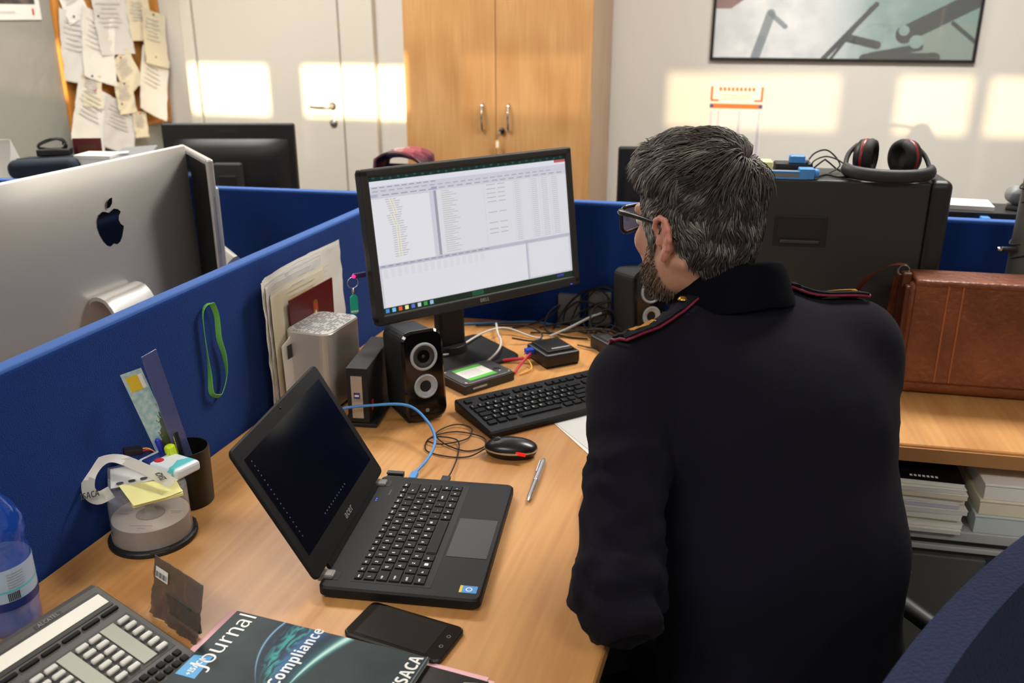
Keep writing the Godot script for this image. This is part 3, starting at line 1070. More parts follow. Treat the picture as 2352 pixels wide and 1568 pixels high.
	for arm in [[sl, el, wl], [sr, er, wr]]:
		body.bone(arm[0], arm[1], 0.048, 0.040, 0.02)
		body.bone(arm[1], arm[2], 0.040, 0.028, 0.02)
	body.add_to(b)
	var cloth := Color(0.010, 0.010, 0.016)
	for k in b.v.size(): b.c.append(cloth)
	# hands resting on the worktop
	var skin := Color(0.60, 0.33, 0.23)
	hand(b, wl, Vector3(0.165, 0.762, -1.37), Vector3(0.5, 0, -0.3), skin)
	hand(b, wr, Vector3(0.415, 0.765, -1.61), Vector3(-0.6, 0, -0.1), skin)
	# head and neck
	var hf := Field.new(Vector3(0.14, 1.06, -1.57), Vector3(0.45, 1.40, -1.26), 0.0046)
	hf.ball(hp(SKULL.x, SKULL.y, SKULL.z), SKULL_R * 0.985, head_basis, 0.02)
	hf.ball(hp(0, 0.01, -0.035), Vector3(0.061, 0.075, 0.056), head_basis, 0.02)
	hf.ball(hp(0, -0.045, -0.035), Vector3(0.056, 0.062, 0.058), head_basis, 0.025)
	hf.ball(hp(0, -0.085, -0.068), Vector3(0.026, 0.022, 0.022), head_basis, 0.025)
	for s in [-1.0, 1.0]:
		hf.bone(hp(s * 0.056, -0.03, 0.0), hp(s * 0.040, -0.075, -0.03), 0.016, 0.016, 0.025)
		hf.ball(hp(s * 0.036, -0.012, -0.074), Vector3(0.020, 0.018, 0.014), head_basis, 0.02)
		hf.bone(hp(s * 0.012, 0.040, -0.094), hp(s * 0.045, 0.038, -0.080), 0.008, 0.008, 0.012)
		hf.ball(hp(s * 0.032, 0.018, -0.100), Vector3(0.016, 0.012, 0.014), head_basis, 0.008, true)
		hf.ball(hp(s * 0.012, -0.026, -0.100), Vector3(0.009, 0.008, 0.010), head_basis, 0.006)
	hf.bone(hp(0, 0.028, -0.094), hp(0, -0.018, -0.112), 0.008, 0.011, 0.010)
	hf.bone(hp(-0.02, -0.053, -0.092), hp(0.02, -0.053, -0.092), 0.005, 0.005, 0.006)
	hf.bone(hp(-0.018, -0.063, -0.090), hp(0.018, -0.063, -0.090), 0.006, 0.006, 0.006)
	hf.bone(hp(0, -0.05, 0.018), neck + ahead * 0.016, 0.050, 0.051, 0.03)
	hf.bone(neck + ahead * 0.016, neck + Vector3(0, -0.05, 0), 0.051, 0.066, 0.03)
	for s in [-1.0, 1.0]:
		hf.bone(hp(s * 0.056, -0.03, 0.028), neck + ahead * 0.05 + side * s * 0.02 + Vector3(0, -0.01, 0), 0.013, 0.013, 0.02)
	var first := b.v.size()
	hf.add_to(b)
	var mottle := noise(38.0, 3, 5)
	var hn := {}
	for k in range(0, b.i.size(), 3):
		if b.i[k] >= first:
			var w := (b.v[b.i[k + 2]] - b.v[b.i[k]]).cross(b.v[b.i[k + 1]] - b.v[b.i[k]])
			for j in 3: hn[b.i[k + j]] = hn.get(b.i[k + j], Vector3.ZERO) + w
	var chin := []
	for k in range(first, b.v.size()):
		var q := head_basis.inverse() * (b.v[k] - HEAD)
		var col := skin * (1.0 + 0.10 * mottle.get_noise_3dv(b.v[k]))
		var beard := smoothstep(0.004, -0.004, q.z + 0.026 + 0.35 * (q.y + 0.03)) * smoothstep(-0.128, -0.105, q.y) * smoothstep(-0.02, -0.045, q.y + maxf(0.0, -0.045 - q.z) * 0.7)
		beard = maxf(beard, smoothstep(0.012, 0.0, absf(q.z + 0.036)) * smoothstep(0.01, -0.01, q.y) * smoothstep(-0.06, -0.04, q.y))
		if beard > 0.35 and rng.randf() < beard: chin.append([b.v[k] - foot, (hn.get(k, Vector3.UP) as Vector3).normalized()])
		col = col.lerp(Color(0.24, 0.16, 0.115), beard * 0.6)
		col.a = 1.0
		b.c.append(col)
	# ears
	for s in [-1.0, 1.0]:
		var ef := Field.new(Vector3(-0.03, -0.045, -0.032), Vector3(0.03, 0.045, 0.038), 0.0024)
		var helix := [Vector3(0.004, 0.004, -0.013), Vector3(0.010, 0.018, -0.014), Vector3(0.015, 0.029, -0.006), Vector3(0.017, 0.033, 0.005), Vector3(0.019, 0.029, 0.016), Vector3(0.020, 0.016, 0.021), Vector3(0.018, 0.0, 0.020), Vector3(0.014, -0.014, 0.013), Vector3(0.010, -0.024, 0.004)]
		for k in helix.size() - 1: ef.bone(helix[k], helix[k + 1], 0.0042, 0.0042, 0.003)
		ef.bone(Vector3(0.010, -0.022, 0.002), Vector3(0.009, -0.030, -0.002), 0.0065, 0.0060, 0.006)
		var anti := [Vector3(0.013, 0.022, 0.007), Vector3(0.014, 0.010, 0.012), Vector3(0.013, -0.004, 0.011), Vector3(0.010, -0.014, 0.004)]
		for k in anti.size() - 1: ef.bone(anti[k], anti[k + 1], 0.0045, 0.0045, 0.004)
		ef.ball(Vector3(0.008, 0.008, 0.006), Vector3(0.0045, 0.025, 0.015), Basis(Vector3.UP, 0.25), 0.004)
		ef.bone(Vector3(0.007, -0.006, -0.012), Vector3(0.009, -0.001, -0.010), 0.005, 0.004, 0.004)
		ef.ball(Vector3(0.0, -0.002, 0.002), Vector3(0.008, 0.022, 0.014), Basis.IDENTITY, 0.006)
		var eg := Geo.new()
		ef.add_to(eg)
		var tip := Transform3D(head_basis * Basis(Vector3.RIGHT, -0.12), hp(s * 0.0715, 0.004, 0.006))
		var at := b.v.size()
		for k in eg.v.size():
			var q := eg.v[k]
			b.v.append(tip * Vector3(q.x * s, q.y, q.z)); b.uv.append(Vector2.ZERO)
			var red := Color(0.62, 0.26, 0.20).lerp(Color(0.60, 0.33, 0.23), clampf(1.0 - q.x / 0.02, 0.0, 1.0) * 0.6)
			b.c.append(red)
		for k in range(0, eg.i.size(), 3):
			b.i.append(at + eg.i[k])
			b.i.append(at + eg.i[k + (1 if s > 0 else 2)])
			b.i.append(at + eg.i[k + (2 if s > 0 else 1)])
	for k in b.v.size(): b.v[k] -= foot
	part("body", b.mesh(), M.skin, t)
	for s in [-1.0, 1.0]:
		var eye := part("eye", lathed([Vector2(0, -0.011), Vector2(0.007, -0.0085), Vector2(0.011, 0), Vector2(0.007, 0.0085), Vector2(0, 0.011)], 14), M.white_plastic, t, hp(s * 0.032, 0.018, -0.084) - foot)
		eye.basis = head_basis * Basis(Vector3.RIGHT, -PI / 2)
		part("iris", lathed([Vector2(0, 0.0112), Vector2(0.0052, 0.0098), Vector2(0.0052, 0.009)], 12), M.iris, eye)

	build_hair(t, foot, chin)
	build_glasses()

func shoe_mesh() -> ArrayMesh:
	if not shared.has("shoe"):
		var g := Geo.new()
		var f := Field.new(Vector3(-0.08, -0.02, -0.26), Vector3(0.08, 0.14, 0.10), 0.012)
		f.bone(Vector3(0, 0.045, 0.04), Vector3(0, 0.045, -0.14), 0.042, 0.040, 0.02)
		f.bone(Vector3(0, 0.04, -0.12), Vector3(0, 0.035, -0.19), 0.042, 0.032, 0.02)
		f.bone(Vector3(0, 0.05, 0.02), Vector3(0, 0.09, 0.02), 0.045, 0.05, 0.02)
		f.add_to(g)
		for k in g.v.size(): g.v[k].y = maxf(g.v[k].y, 0.002)
		shared["shoe"] = g.mesh()
	return shared["shoe"]

# palm and five bent fingers, flat on the table
func hand(b: Geo, wrist: Vector3, knuckle: Vector3, thumb: Vector3, skin: Color) -> void:
	var f := Field.new(wrist.min(knuckle) - Vector3(0.14, 0.06, 0.16), wrist.max(knuckle) + Vector3(0.14, 0.06, 0.10), 0.0045)
	var fwd := (knuckle - wrist).normalized()
	var right := fwd.cross(Vector3.UP).normalized()
	f.bone(wrist - fwd * 0.05, wrist, 0.026, 0.025, 0.01)
	for k in 4:
		var o := (k - 1.5) * 0.019
		var root := knuckle + right * o + Vector3(0, 0.002, 0)
		f.bone(wrist + right * o * 0.6, root, 0.017, 0.011, 0.012)
		var l: float = [0.033, 0.038, 0.036, 0.028][k]
		var a := root + (fwd + right * o * 2.0 + Vector3(0, 0.10, 0)).normalized() * l
		var c := a + (fwd + right * o * 1.5 + Vector3(0, -0.35, 0)).normalized() * l * 0.72
		var e := c + (fwd + Vector3(0, -0.5, 0)).normalized() * l * 0.55
		f.bone(root, a, 0.0096, 0.0088, 0.004)
		f.bone(a, c, 0.0088, 0.0080, 0.003)
		f.bone(c, e, 0.0080, 0.0070, 0.003)
	var tr := wrist.lerp(knuckle, 0.3)
	var t1 := tr + thumb.normalized() * 0.045 + fwd * 0.01
	var t2 := t1 + (thumb.normalized() * 0.4 + fwd).normalized() * 0.03 + Vector3(0, -0.004, 0)
	f.bone(tr, t1, 0.015, 0.0105, 0.008)
	f.bone(t1, t2, 0.0105, 0.0085, 0.004)
	var first := b.v.size()
	f.add_to(b)
	for k in range(first, b.v.size()): b.c.append(skin)

func build_hair(t: Node3D, foot: Vector3, chin: Array) -> void:
	# dark scalp below the strands
	var cap := Geo.new()
	var nu := 64
	var nv := 48
	var ok := {}
	for j in nv + 1:
		for k in nu + 1:
			var th := PI * j / nv
			var ph := TAU * k / nu
			var dir := Vector3(sin(th) * cos(ph), cos(th), sin(th) * sin(ph))
			var q := SKULL + ((SKULL_R if dir.y > 0 else NAPE_R) + Vector3.ONE * 0.0035) * dir
			cap.p(hp(q.x, q.y, q.z) - foot)
			ok[j * (nu + 1) + k] = hair_here(q)
			cap.c.append(Color(0.020, 0.019, 0.018))
	for j in nv:
		for k in nu:
			var a := j * (nu + 1) + k
			if ok[a] and ok[a + 1] and ok[a + nu + 1] and ok[a + nu + 2]: cap.quad(a, a + 1, a + nu + 2, a + nu + 1)
	var whorl := Vector3(0.012, 0.112, 0.068) - SKULL
	var swirl := noise(16.0, 2, 31)
	var tone := noise(30.0, 2, 32)
	var count := 0
	var tries := 0
	while count < 11500 and tries < 80000:
		tries += 1
		var dir := Vector3(rng.randfn(), rng.randfn(), rng.randfn()).normalized()
		var q := SKULL + (SKULL_R if dir.y > 0 else NAPE_R) * dir
		if not hair_here(q): continue
		count += 1
		var away := (q - SKULL) - whorl
		var topness := smoothstep(0.075, 0.125, q.y)
		var front := smoothstep(0.02, -0.07, q.z) * smoothstep(0.07, 0.11, q.y)
		var flow := away.normalized() * 1.0
		flow += Vector3(0, -1, 0) * (1.0 - topness) * 1.3 + Vector3(-0.25, 0, -0.7) * topness
		flow += Vector3(-0.9, 1.3, 0.35) * front
		var sw := swirl.get_noise_3dv(q)
		flow = flow.rotated(dir, sw * 1.5)
		var length := lerpf(0.020, 0.052, topness) * rng.randf_range(0.7, 1.25)
		if q.y < 0.0: length *= 0.75
		length *= 1.0 - 0.42 * front
		var lift := lerpf(0.0065, 0.032, topness) * rng.randf_range(0.55, 1.15) + front * 0.010 + 0.006 * topness * sw
		var path := []
		var pos := q
		var steps := 4
		for s in steps + 1:
			var u := float(s) / steps
			var sk := SKULL_R if pos.y > SKULL.y else NAPE_R
			var rel := (pos - SKULL) / sk
			var unit := rel.normalized()
			var nrm := (unit / sk).normalized()
			path.append(hp(0, 0, 0) + head_basis * (SKULL + sk * unit + nrm * (0.001 + lift * (1.0 - pow(1.0 - u, 2.0)) * (1.0 - 0.35 * u * (1.0 - front)))) - foot)
			var tan_dir := (flow - nrm * flow.dot(nrm)).normalized()
			pos = SKULL + sk * unit + tan_dir * length / steps
		var before := cap.v.size()
		cap.tube(path, [0.0011, 0.0012, 0.0010, 0.0007, 0.0003], 3, false)
		var sideness := smoothstep(0.10, 0.02, q.y) * smoothstep(0.07, -0.02, q.z)
		var grey := clampf(0.34 + 0.55 * tone.get_noise_3dv(q * 1.0) + rng.randfn(0.0, 0.20) + 0.20 * sideness + 0.22 * front - 0.10 * smoothstep(0.0, 0.08, q.z), 0.0, 1.0)
		var col := Color(0.028, 0.026, 0.024).lerp(Color(0.46, 0.44, 0.40), pow(grey, 1.8))
		if topness > 0.5 and q.z > 0.02: col = col.lerp(Color(0.06, 0.035, 0.022), 0.35)
		for k in range(before, cap.v.size()): cap.c.append(col)
	part("hair", cap.mesh(), M.hair, t, Vector3.ZERO, Vector3.ZERO, "short dark grey hair, lighter at the temples")
	# beard: short hairs on the jaw and cheeks
	var br := Geo.new()
	for e in chin:
		for rep in 2:
			var q: Vector3 = e[0] + Vector3(rng.randfn(), rng.randfn(), rng.randfn()) * 0.0022
			var nrm: Vector3 = e[1]
			var tip := q + (nrm * 0.40 + head_basis * Vector3(0, -0.8, -0.25)).normalized() * rng.randf_range(0.004, 0.010)
			var before := br.v.size()
			br.tube([q, (q + tip) / 2 + nrm * 0.0012, tip], [0.0006, 0.0006, 0.0003], 3, false)
			var col := Color(0.045, 0.030, 0.021).lerp(Color(0.30, 0.24, 0.19), pow(rng.randf(), 2.2))
			for k in range(before, br.v.size()): br.c.append(col)
	part("beard", br.mesh(), M.hair, t, Vector3.ZERO, Vector3.ZERO, "short brown and grey stubble beard")

func build_glasses() -> void:
	var t := thing("eyeglasses", "black framed eyeglasses worn by the seated man", "eyeglasses", HEAD)
	t.basis = head_basis
	for s in [-1.0, 1.0]:
		var rim := Geo.new()
		var outline := []
		var poly := rrect(0.054, 0.040, 0.012, 4)
		for q in poly: outline.append(Vector3(s * 0.034 + q.x, 0.020 + q.y - (0.002 if q.y < 0 and q.x * s > 0 else 0.0), -0.106 + 0.09 * (s * 0.034 + q.x) * (s * 0.034 + q.x) * 14.0 * 0.5))
		outline.append(outline[0]); outline.append(outline[1])
		rim.tube(outline, 0.0034, 6)
		part("rim", rim.mesh(), M.frame_black, t)
		var glass := Geo.new()
		glass.t = Transform3D(Basis(Vector3.UP, -s * 0.09), Vector3(s * 0.034, 0.020, -0.1055))
		glass.extrude(rrect(0.053, 0.039, 0.012, 4), -0.0008, 0.0008)
		part("lens", glass.mesh(), M.clear_plastic, t)
		part("temple_arm", tubed(spline([Vector3(s * 0.062, 0.034, -0.101), Vector3(s * 0.069, 0.034, -0.096), Vector3(s * 0.074, 0.032, -0.06), Vector3(s * 0.079, 0.028, -0.02), Vector3(s * 0.080, 0.024, 0.008), Vector3(s * 0.078, 0.004, 0.032)], 4), [0.0050, 0.0052, 0.0052, 0.0052, 0.0052, 0.0050, 0.0048, 0.004, 0.004, 0.004, 0.004, 0.0035, 0.003, 0.003, 0.003, 0.0028, 0.0028, 0.0028, 0.0028, 0.0028, 0.0028], 6), M.frame_black, t)
	part("bridge", cable([Vector3(-0.009, 0.026, -0.105), Vector3(0, 0.028, -0.1065), Vector3(0.009, 0.026, -0.105)], 0.0024), M.frame_black, t)

# ---------------------------------------------------------------- computers
func key_mesh(w: float, h: float, tall: float, taper := 0.86) -> ArrayMesh:
	return bx(Vector3(w, tall, h), taper)

func screen_picture() -> ImageTexture:
	var im := Image.create(760, 428, false, Image.FORMAT_RGB8)
	im.fill(Color8(10, 40, 38))
	for k in 26: im.fill_rect(Rect2i(12 + k * 29, (k * 7) % 5, 9, 6), Color8(30, 78, 70))
	im.fill_rect(Rect2i(0, 12, 760, 396), Color8(206, 205, 216))
	im.fill_rect(Rect2i(0, 12, 760, 16), Color8(224, 224, 236))
	im.fill_rect(Rect2i(712, 12, 48, 9), Color8(190, 90, 84))
	for k in 9: im.fill_rect(Rect2i(8 + k * 26, 31, 18, 3), Color8(150, 150, 165))
	for k in 24: im.fill_rect(Rect2i(8 + k * 29, 42, 19, 3), Color8(166, 166, 180))
	im.fill_rect(Rect2i(0, 52, 26, 9), Color8(176, 178, 204))
	for k in 6: im.fill_rect(Rect2i(40 + k * 33, 55, 24, 3), Color8(150, 150, 165))
	im.fill_rect(Rect2i(216, 50, 20, 9), Color8(160, 162, 190))
	for k in 15: im.fill_rect(Rect2i(244 + k * 34, 53, 22, 3), Color8(158, 158, 170))
	# tree on the left
	im.fill_rect(Rect2i(0, 66, 206, 206), Color8(226, 225, 230))
	for k in 26:
		var x := 48 + (k % 7) * 2 if k < 12 else 62
		im.fill_rect(Rect2i(x, 70 + k * 7 + (k / 6), 14, 2), Color8(176, 178, 176))
		im.fill_rect(Rect2i(x + 18, 69 + k * 7 + (k / 6), 5, 4), Color8(214, 206, 110))
		im.fill_rect(Rect2i(x + 27, 70 + k * 7 + (k / 6), 12 + (k * 11) % 16, 2), Color8(176, 176, 182))
	# list with its columns
	im.fill_rect(Rect2i(222, 62, 538, 208), Color8(220, 219, 225))
	im.fill_rect(Rect2i(222, 62, 10, 208), Color8(158, 158, 166))
	for k in 29:
		var y := 66 + k * 7
		im.fill_rect(Rect2i(250, y, 30 + (k * 13) % 34, 2), Color8(186, 186, 180))
		if k < 10 or k in [13, 18, 21, 23]:
			if k % 2 == 0 or k > 12:
				im.fill_rect(Rect2i(424, y, 36, 2), Color8(168, 170, 160))
				im.fill_rect(Rect2i(468, y, 30, 2), Color8(168, 170, 160))
		for c in [536, 606, 650, 694]: im.fill_rect(Rect2i(c, y, 26 if c != 536 else 20, 2), Color8(186, 186, 192))
	for c in [412, 530, 560, 600, 642, 686]: im.fill_rect(Rect2i(c, 62, 1, 208), Color8(198, 198, 208))
	# lower panes
	im.fill_rect(Rect2i(0, 272, 760, 10), Color8(186, 186, 200))
	for k in 16: im.fill_rect(Rect2i(8 + k * 26, 275, 16, 3), Color8(146, 146, 162))
	im.fill_rect(Rect2i(8, 284, 556, 122), Color8(224, 223, 228))
	for k in 7:
		for c in 16: im.fill_rect(Rect2i(16 + c * 24, 288 + k * 4, 14, 1), Color8(198, 198, 206))
	im.fill_rect(Rect2i(566, 272, 4, 136), Color8(176, 178, 192))
	im.fill_rect(Rect2i(576, 284, 176, 118), Color8(222, 221, 226))
	# task bar
	im.fill_rect(Rect2i(0, 408, 760, 20), Color8(16, 44, 30))
	im.fill_rect(Rect2i(190, 408, 380, 20), Color8(12, 34, 22))
	im.fill_rect(Rect2i(330, 410, 46, 16), Color8(30, 78, 52))
	var dots := [Color8(70, 140, 220), Color8(120, 190, 240), Color8(230, 90, 50), Color8(240, 230, 160), Color8(90, 110, 200), Color8(200, 210, 220), Color8(60, 160, 70), Color8(150, 190, 230)]
	for k in 8: im.fill_rect(Rect2i(6 + k * 23, 411, 13, 13), dots[k])
	im.fill_rect(Rect2i(690, 412, 30, 8), Color8(60, 60, 160))
	return ImageTexture.create_from_image(im)

func build_computers() -> void:
	build_main_monitor()
	build_laptop()
	build_keyboard_and_mouse()
	build_all_in_ones()
	build_tower()

func build_main_monitor() -> void:
	var t := thing("monitor", "black wide monitor showing a white file list, in the desk corner", "monitor", Vector3(-0.14, DESK, -2.12), 0.611)
	# base and neck
	var g := Geo.new()
	g.extrude(rrect(0.26, 0.20, 0.02), 0.0, 0.012, 0.004)
	part("base_plate", g.mesh(), M.black_plastic, t, Vector3(0.0, 0, 0.0), Vector3(-PI / 2, 0, 0))
	part("neck_foot", lathed([Vector2(0.045, 0.012), Vector2(0.045, 0.012), Vector2(0.042, 0.03), Vector2(0.04, 0.032), Vector2(0, 0.032)], 24), M.black_plastic, t, Vector3(0, 0, -0.03))
	part("neck", rb(Vector3(0.075, 0.33, 0.035), 0.01), M.black_plastic, t, Vector3(0, 0.19, -0.035), Vector3(-0.05, 0, 0))
	part("cable_clip", lathed([Vector2(0, 0), Vector2(0.012, 0), Vector2(0.012, 0.004), Vector2(0, 0.005)], 14), M.dark_grey, t, Vector3(0, 0.14, -0.015), Vector3(PI / 2, 0, 0))
	var head := Node3D.new()
	head.name = "display_head"
	t.add_child(head)
	var inv := t.transform.affine_inverse()
	var where := Transform3D(Basis(Vector3.UP, 0.611) * Basis(Vector3.RIGHT, -0.14) * Basis(Vector3.BACK, 0.007), Vector3(-0.0752, 1.0858, -2.0248))
	head.transform = inv * where
	var w := 0.521
	var h := 0.293
	# bezel as four bars round the panel, then the back shell
	var bz := Geo.new()
	bz.rbox(Vector3(0, h / 2 + 0.0095, -0.008), Vector3(w + 0.038, 0.019, 0.026), 0.005, 2)
	bz.rbox(Vector3(0, -h / 2 - 0.0115, -0.008), Vector3(w + 0.038, 0.023, 0.026), 0.005, 2)
	for s in [-1, 1]: bz.rbox(Vector3(s * (w / 2 + 0.0095), -0.001, -0.008), Vector3(0.019, h + 0.038, 0.026), 0.005, 2)
	part("bezel", bz.mesh(), M.bezel, head)
	var shell := Geo.new()
	shell.rbox(Vector3(0, -0.001, -0.026), Vector3(w + 0.03, h + 0.034, 0.022), 0.008, 2)
	shell.rbox(Vector3(0, -0.01, -0.043), Vector3(0.34, 0.22, 0.03), 0.012, 2)
	part("back_shell", shell.mesh(), M.black_plastic, head)
	var glass := paint("monitor_screen", Color(0.02, 0.02, 0.02), 0.35)
	glass.emission_enabled = true
	glass.emission_texture = screen_picture()
	glass.emission_operator = BaseMaterial3D.EMISSION_OP_MULTIPLY
	glass.emission = Color.WHITE
	glass.emission_energy_multiplier = 0.95
	var sc := Geo.new()
	sc.face(Vector3(-w / 2, -h / 2, 0), Vector3(w / 2, -h / 2, 0), Vector3(w / 2, h / 2, 0), Vector3(-w / 2, h / 2, 0))
	part("screen", sc.mesh(), glass, head)
	lettering("DELL", 0.011, M.grey_ink, head, Vector3(-0.005, -h / 2 - 0.0115, 0.0052), Vector3.ZERO, true, "brand_mark")
	part("power_led", bx(Vector3(0.006, 0.0015, 0.002)), M.led_blue, head, Vector3(w / 2 - 0.01, -h / 2 - 0.018, 0.0045))
	var l := AreaLight3D.new()
	l.name = "screen_light"
	l.area_size = Vector2(w, h)
	l.light_energy = 0.045
	l.light_color = Color(0.93, 0.95, 1.0)
	l.area_range = 8.0
	l.area_attenuation = 2.0
	l.shadow_enabled = true
	l.position = Vector3(0, 0, 0.008)
	l.rotation = Vector3(0, PI, 0)
	head.add_child(l)

func build_laptop() -> void:
	var t := thing("laptop", "open black laptop with its dark screen turned to the right", "laptop", Vector3(-0.1412, DESK, -1.2782), -0.1456)
	# lying on its side: x from hinge to front, z along its width
	var g := Geo.new()
	g.extrude(rrect(0.243, 0.345, 0.012, 4), 0.004, 0.0215, 0.003)
	part("base", g.mesh(), M.laptop_black, t, Vector3.ZERO, Vector3(-PI / 2, 0, 0))
	for q in [Vector2(-0.1, 0.14), Vector2(-0.1, -0.14), Vector2(0.1, 0.14), Vector2(0.1, -0.14)]:
		part("rubber_foot", lathed([Vector2(0.008, 0), Vector2(0.008, 0), Vector2(0.008, 0.005)], 12), M.black_matt, t, Vector3(q.x, 0, q.y))
	part("key_tray", rb(Vector3(0.122, 0.0006, 0.306), 0.0003, 1), M.black_matt, t, Vector3(-0.016, 0.0216, 0.0))
	part("touchpad", rb(Vector3(0.064, 0.0008, 0.113), 0.0003, 1), M.touchpad, t, Vector3(0.081, 0.0217, 0.0115))
	var sticker := part("processor_sticker", bx(Vector3(0.026, 0.0004, 0.017)), M.sticker_blue, t, Vector3(0.1, 0.0217, 0.148))
	part("sticker_edge", bx(Vector3(0.004, 0.0002, 0.017)), M.sticker_yellow, sticker, Vector3(-0.011, 0.0003, 0))
	part("sticker_ring", lathed([Vector2(0.0035, 0), Vector2(0.0044, 0.0002), Vector2(0.0050, 0)], 16), M.white_ink, sticker, Vector3(0.001, 0.0002, 0))
	for s in [-1, 1]:
		part("hinge", rb(Vector3(0.026, 0.012, 0.020), 0.004), M.laptop_hinge, t, Vector3(-0.117, 0.0205, s * 0.142))
		part("hinge_slot", bx(Vector3(0.008, 0.003, 0.022)), M.black_matt, t, Vector3(-0.1, 0.0204, s * 0.142))
	for k in 2: part("status_led", bx(Vector3(0.002, 0.0006, 0.0025)), M.led_blue, t, Vector3(-0.107, 0.0217, -0.088 + k * 0.006))
	part("speaker_strip", bx(Vector3(0.003, 0.0005, 0.02)), M.charcoal, t, Vector3(-0.09, 0.0217, -0.112))
	# keys: rows run along z, from near (his left) to far
	var rows := [
		[0.0115, -0.0675, ["esc", "F1", "F2", "F3", "F4", "F5", "F6", "F7", "F8", "F9", "F10", "F11", "F12", "prt", "ins", "del"], []],
		[0.0165, -0.0505, ["\\", "1", "2", "3", "4", "5", "6", "7", "8", "9", "0", "'", "i", "bs"], [1, 1, 1, 1, 1, 1, 1, 1, 1, 1, 1, 1, 1, 2.1]],
		[0.0165, -0.0315, ["tab", "Q", "W", "E", "R", "T", "Y", "U", "I", "O", "P", "e", "+", "inv"], [1.4, 1, 1, 1, 1, 1, 1, 1, 1, 1, 1, 1, 1, 1.7]],
		[0.0165, -0.0125, ["caps", "A", "S", "D", "F", "G", "H", "J", "K", "L", "o", "a", "u", "inv"], [1.7, 1, 1, 1, 1, 1, 1, 1, 1, 1, 1, 1, 1, 1.4]],
		[0.0165, 0.0065, ["shift", "<", "Z", "X", "C", "V", "B", "N", "M", ",", ".", "-", "shift", "pg"], [1.2, 1, 1, 1, 1, 1, 1, 1, 1, 1, 1, 1, 1.9, 1]],
		[0.0165, 0.0255, ["ctrl", "fn", "win", "alt", "", "alt", "gr", "ctrl", "<", "v", ">"], [1.2, 1, 1, 1, 5.5, 1, 1, 1.2, 1, 1, 1]]]
	for r in rows:
		var words: Array = r[2]
		var units: Array = r[3]
		if units.is_empty():
			for k in words.size(): units.append(1.0)
		var total := 0.0
		for u in units: total += u
		var pitch: float = 0.298 / total
		var z := 0.149
		for k in words.size():
			var len_: float = units[k] * pitch
			var key := part("key", key_mesh(r[0], len_ - 0.0032, 0.0024, 0.92), M.key_black, t, Vector3(r[1], 0.0231, z - len_ / 2))
			if words[k] == "win":
				part("legend", bx(Vector3(0.006, 0.0002, 0.006)), M.white_ink, key, Vector3(0, 0.0013, 0))
			elif words[k] != "":
				lettering(words[k], 0.0062 if words[k].length() < 2 else 0.0042, M.white_ink, key, Vector3(-0.001 if r[0] > 0.013 else 0.0, 0.00125, 0.002 if units[k] < 1.3 else len_ * 0.18), Vector3(-PI / 2, PI / 2, 0), true, "legend")
			z -= len_
	# lid
	var lid := Node3D.new()
	lid.name = "lid"
	t.add_child(lid)
	lid.position = Vector3(-0.118, 0.022, 0)
	lid.rotation = Vector3(0, 0, deg_to_rad(29.5))
	# in the lid: y up along the screen, x towards the viewer
	var lg := Geo.new()
	lg.extrude(rrect(0.345, 0.232, 0.010, 4), -0.004, 0.003, 0.002)
	part("lid_shell", lg.mesh(), M.laptop_black, lid, Vector3(0, 0.124, 0), Vector3(0, PI / 2, 0))
	part("screen", rb(Vector3(0.001, 0.174, 0.31), 0.0004, 1), M.laptop_screen, lid, Vector3(0.0032, 0.130, 0))
	for k in 11: part("desktop_icon", bx(Vector3(0.0003, 0.0025, 0.0025)), M.icon_blue, lid, Vector3(0.0038, 0.060 + 0.0 * k, 0.06 - k * 0.0095))
	for k in 17: part("desktop_icon", bx(Vector3(0.0003, 0.002, 0.0022)), M.icon_blue, lid, Vector3(0.0038, 0.207 - k * 0.0085, 0.142))
	lettering("acer", 0.016, M.mid_grey, lid, Vector3(0.0032, 0.026, 0.0), Vector3(0, PI / 2, 0), true, "brand_mark")
	part("webcam", lathed([Vector2(0, 0), Vector2(0.0022, 0), Vector2(0.0022, 0.0004), Vector2(0, 0.0004)], 10), M.black_glass, lid, Vector3(0.003, 0.2305, 0), Vector3(0, 0, -PI / 2))
	part("lid_foot", bx(Vector3(0.006, 0.012, 0.25)), M.laptop_black, lid, Vector3(-0.001, 0.006, 0))

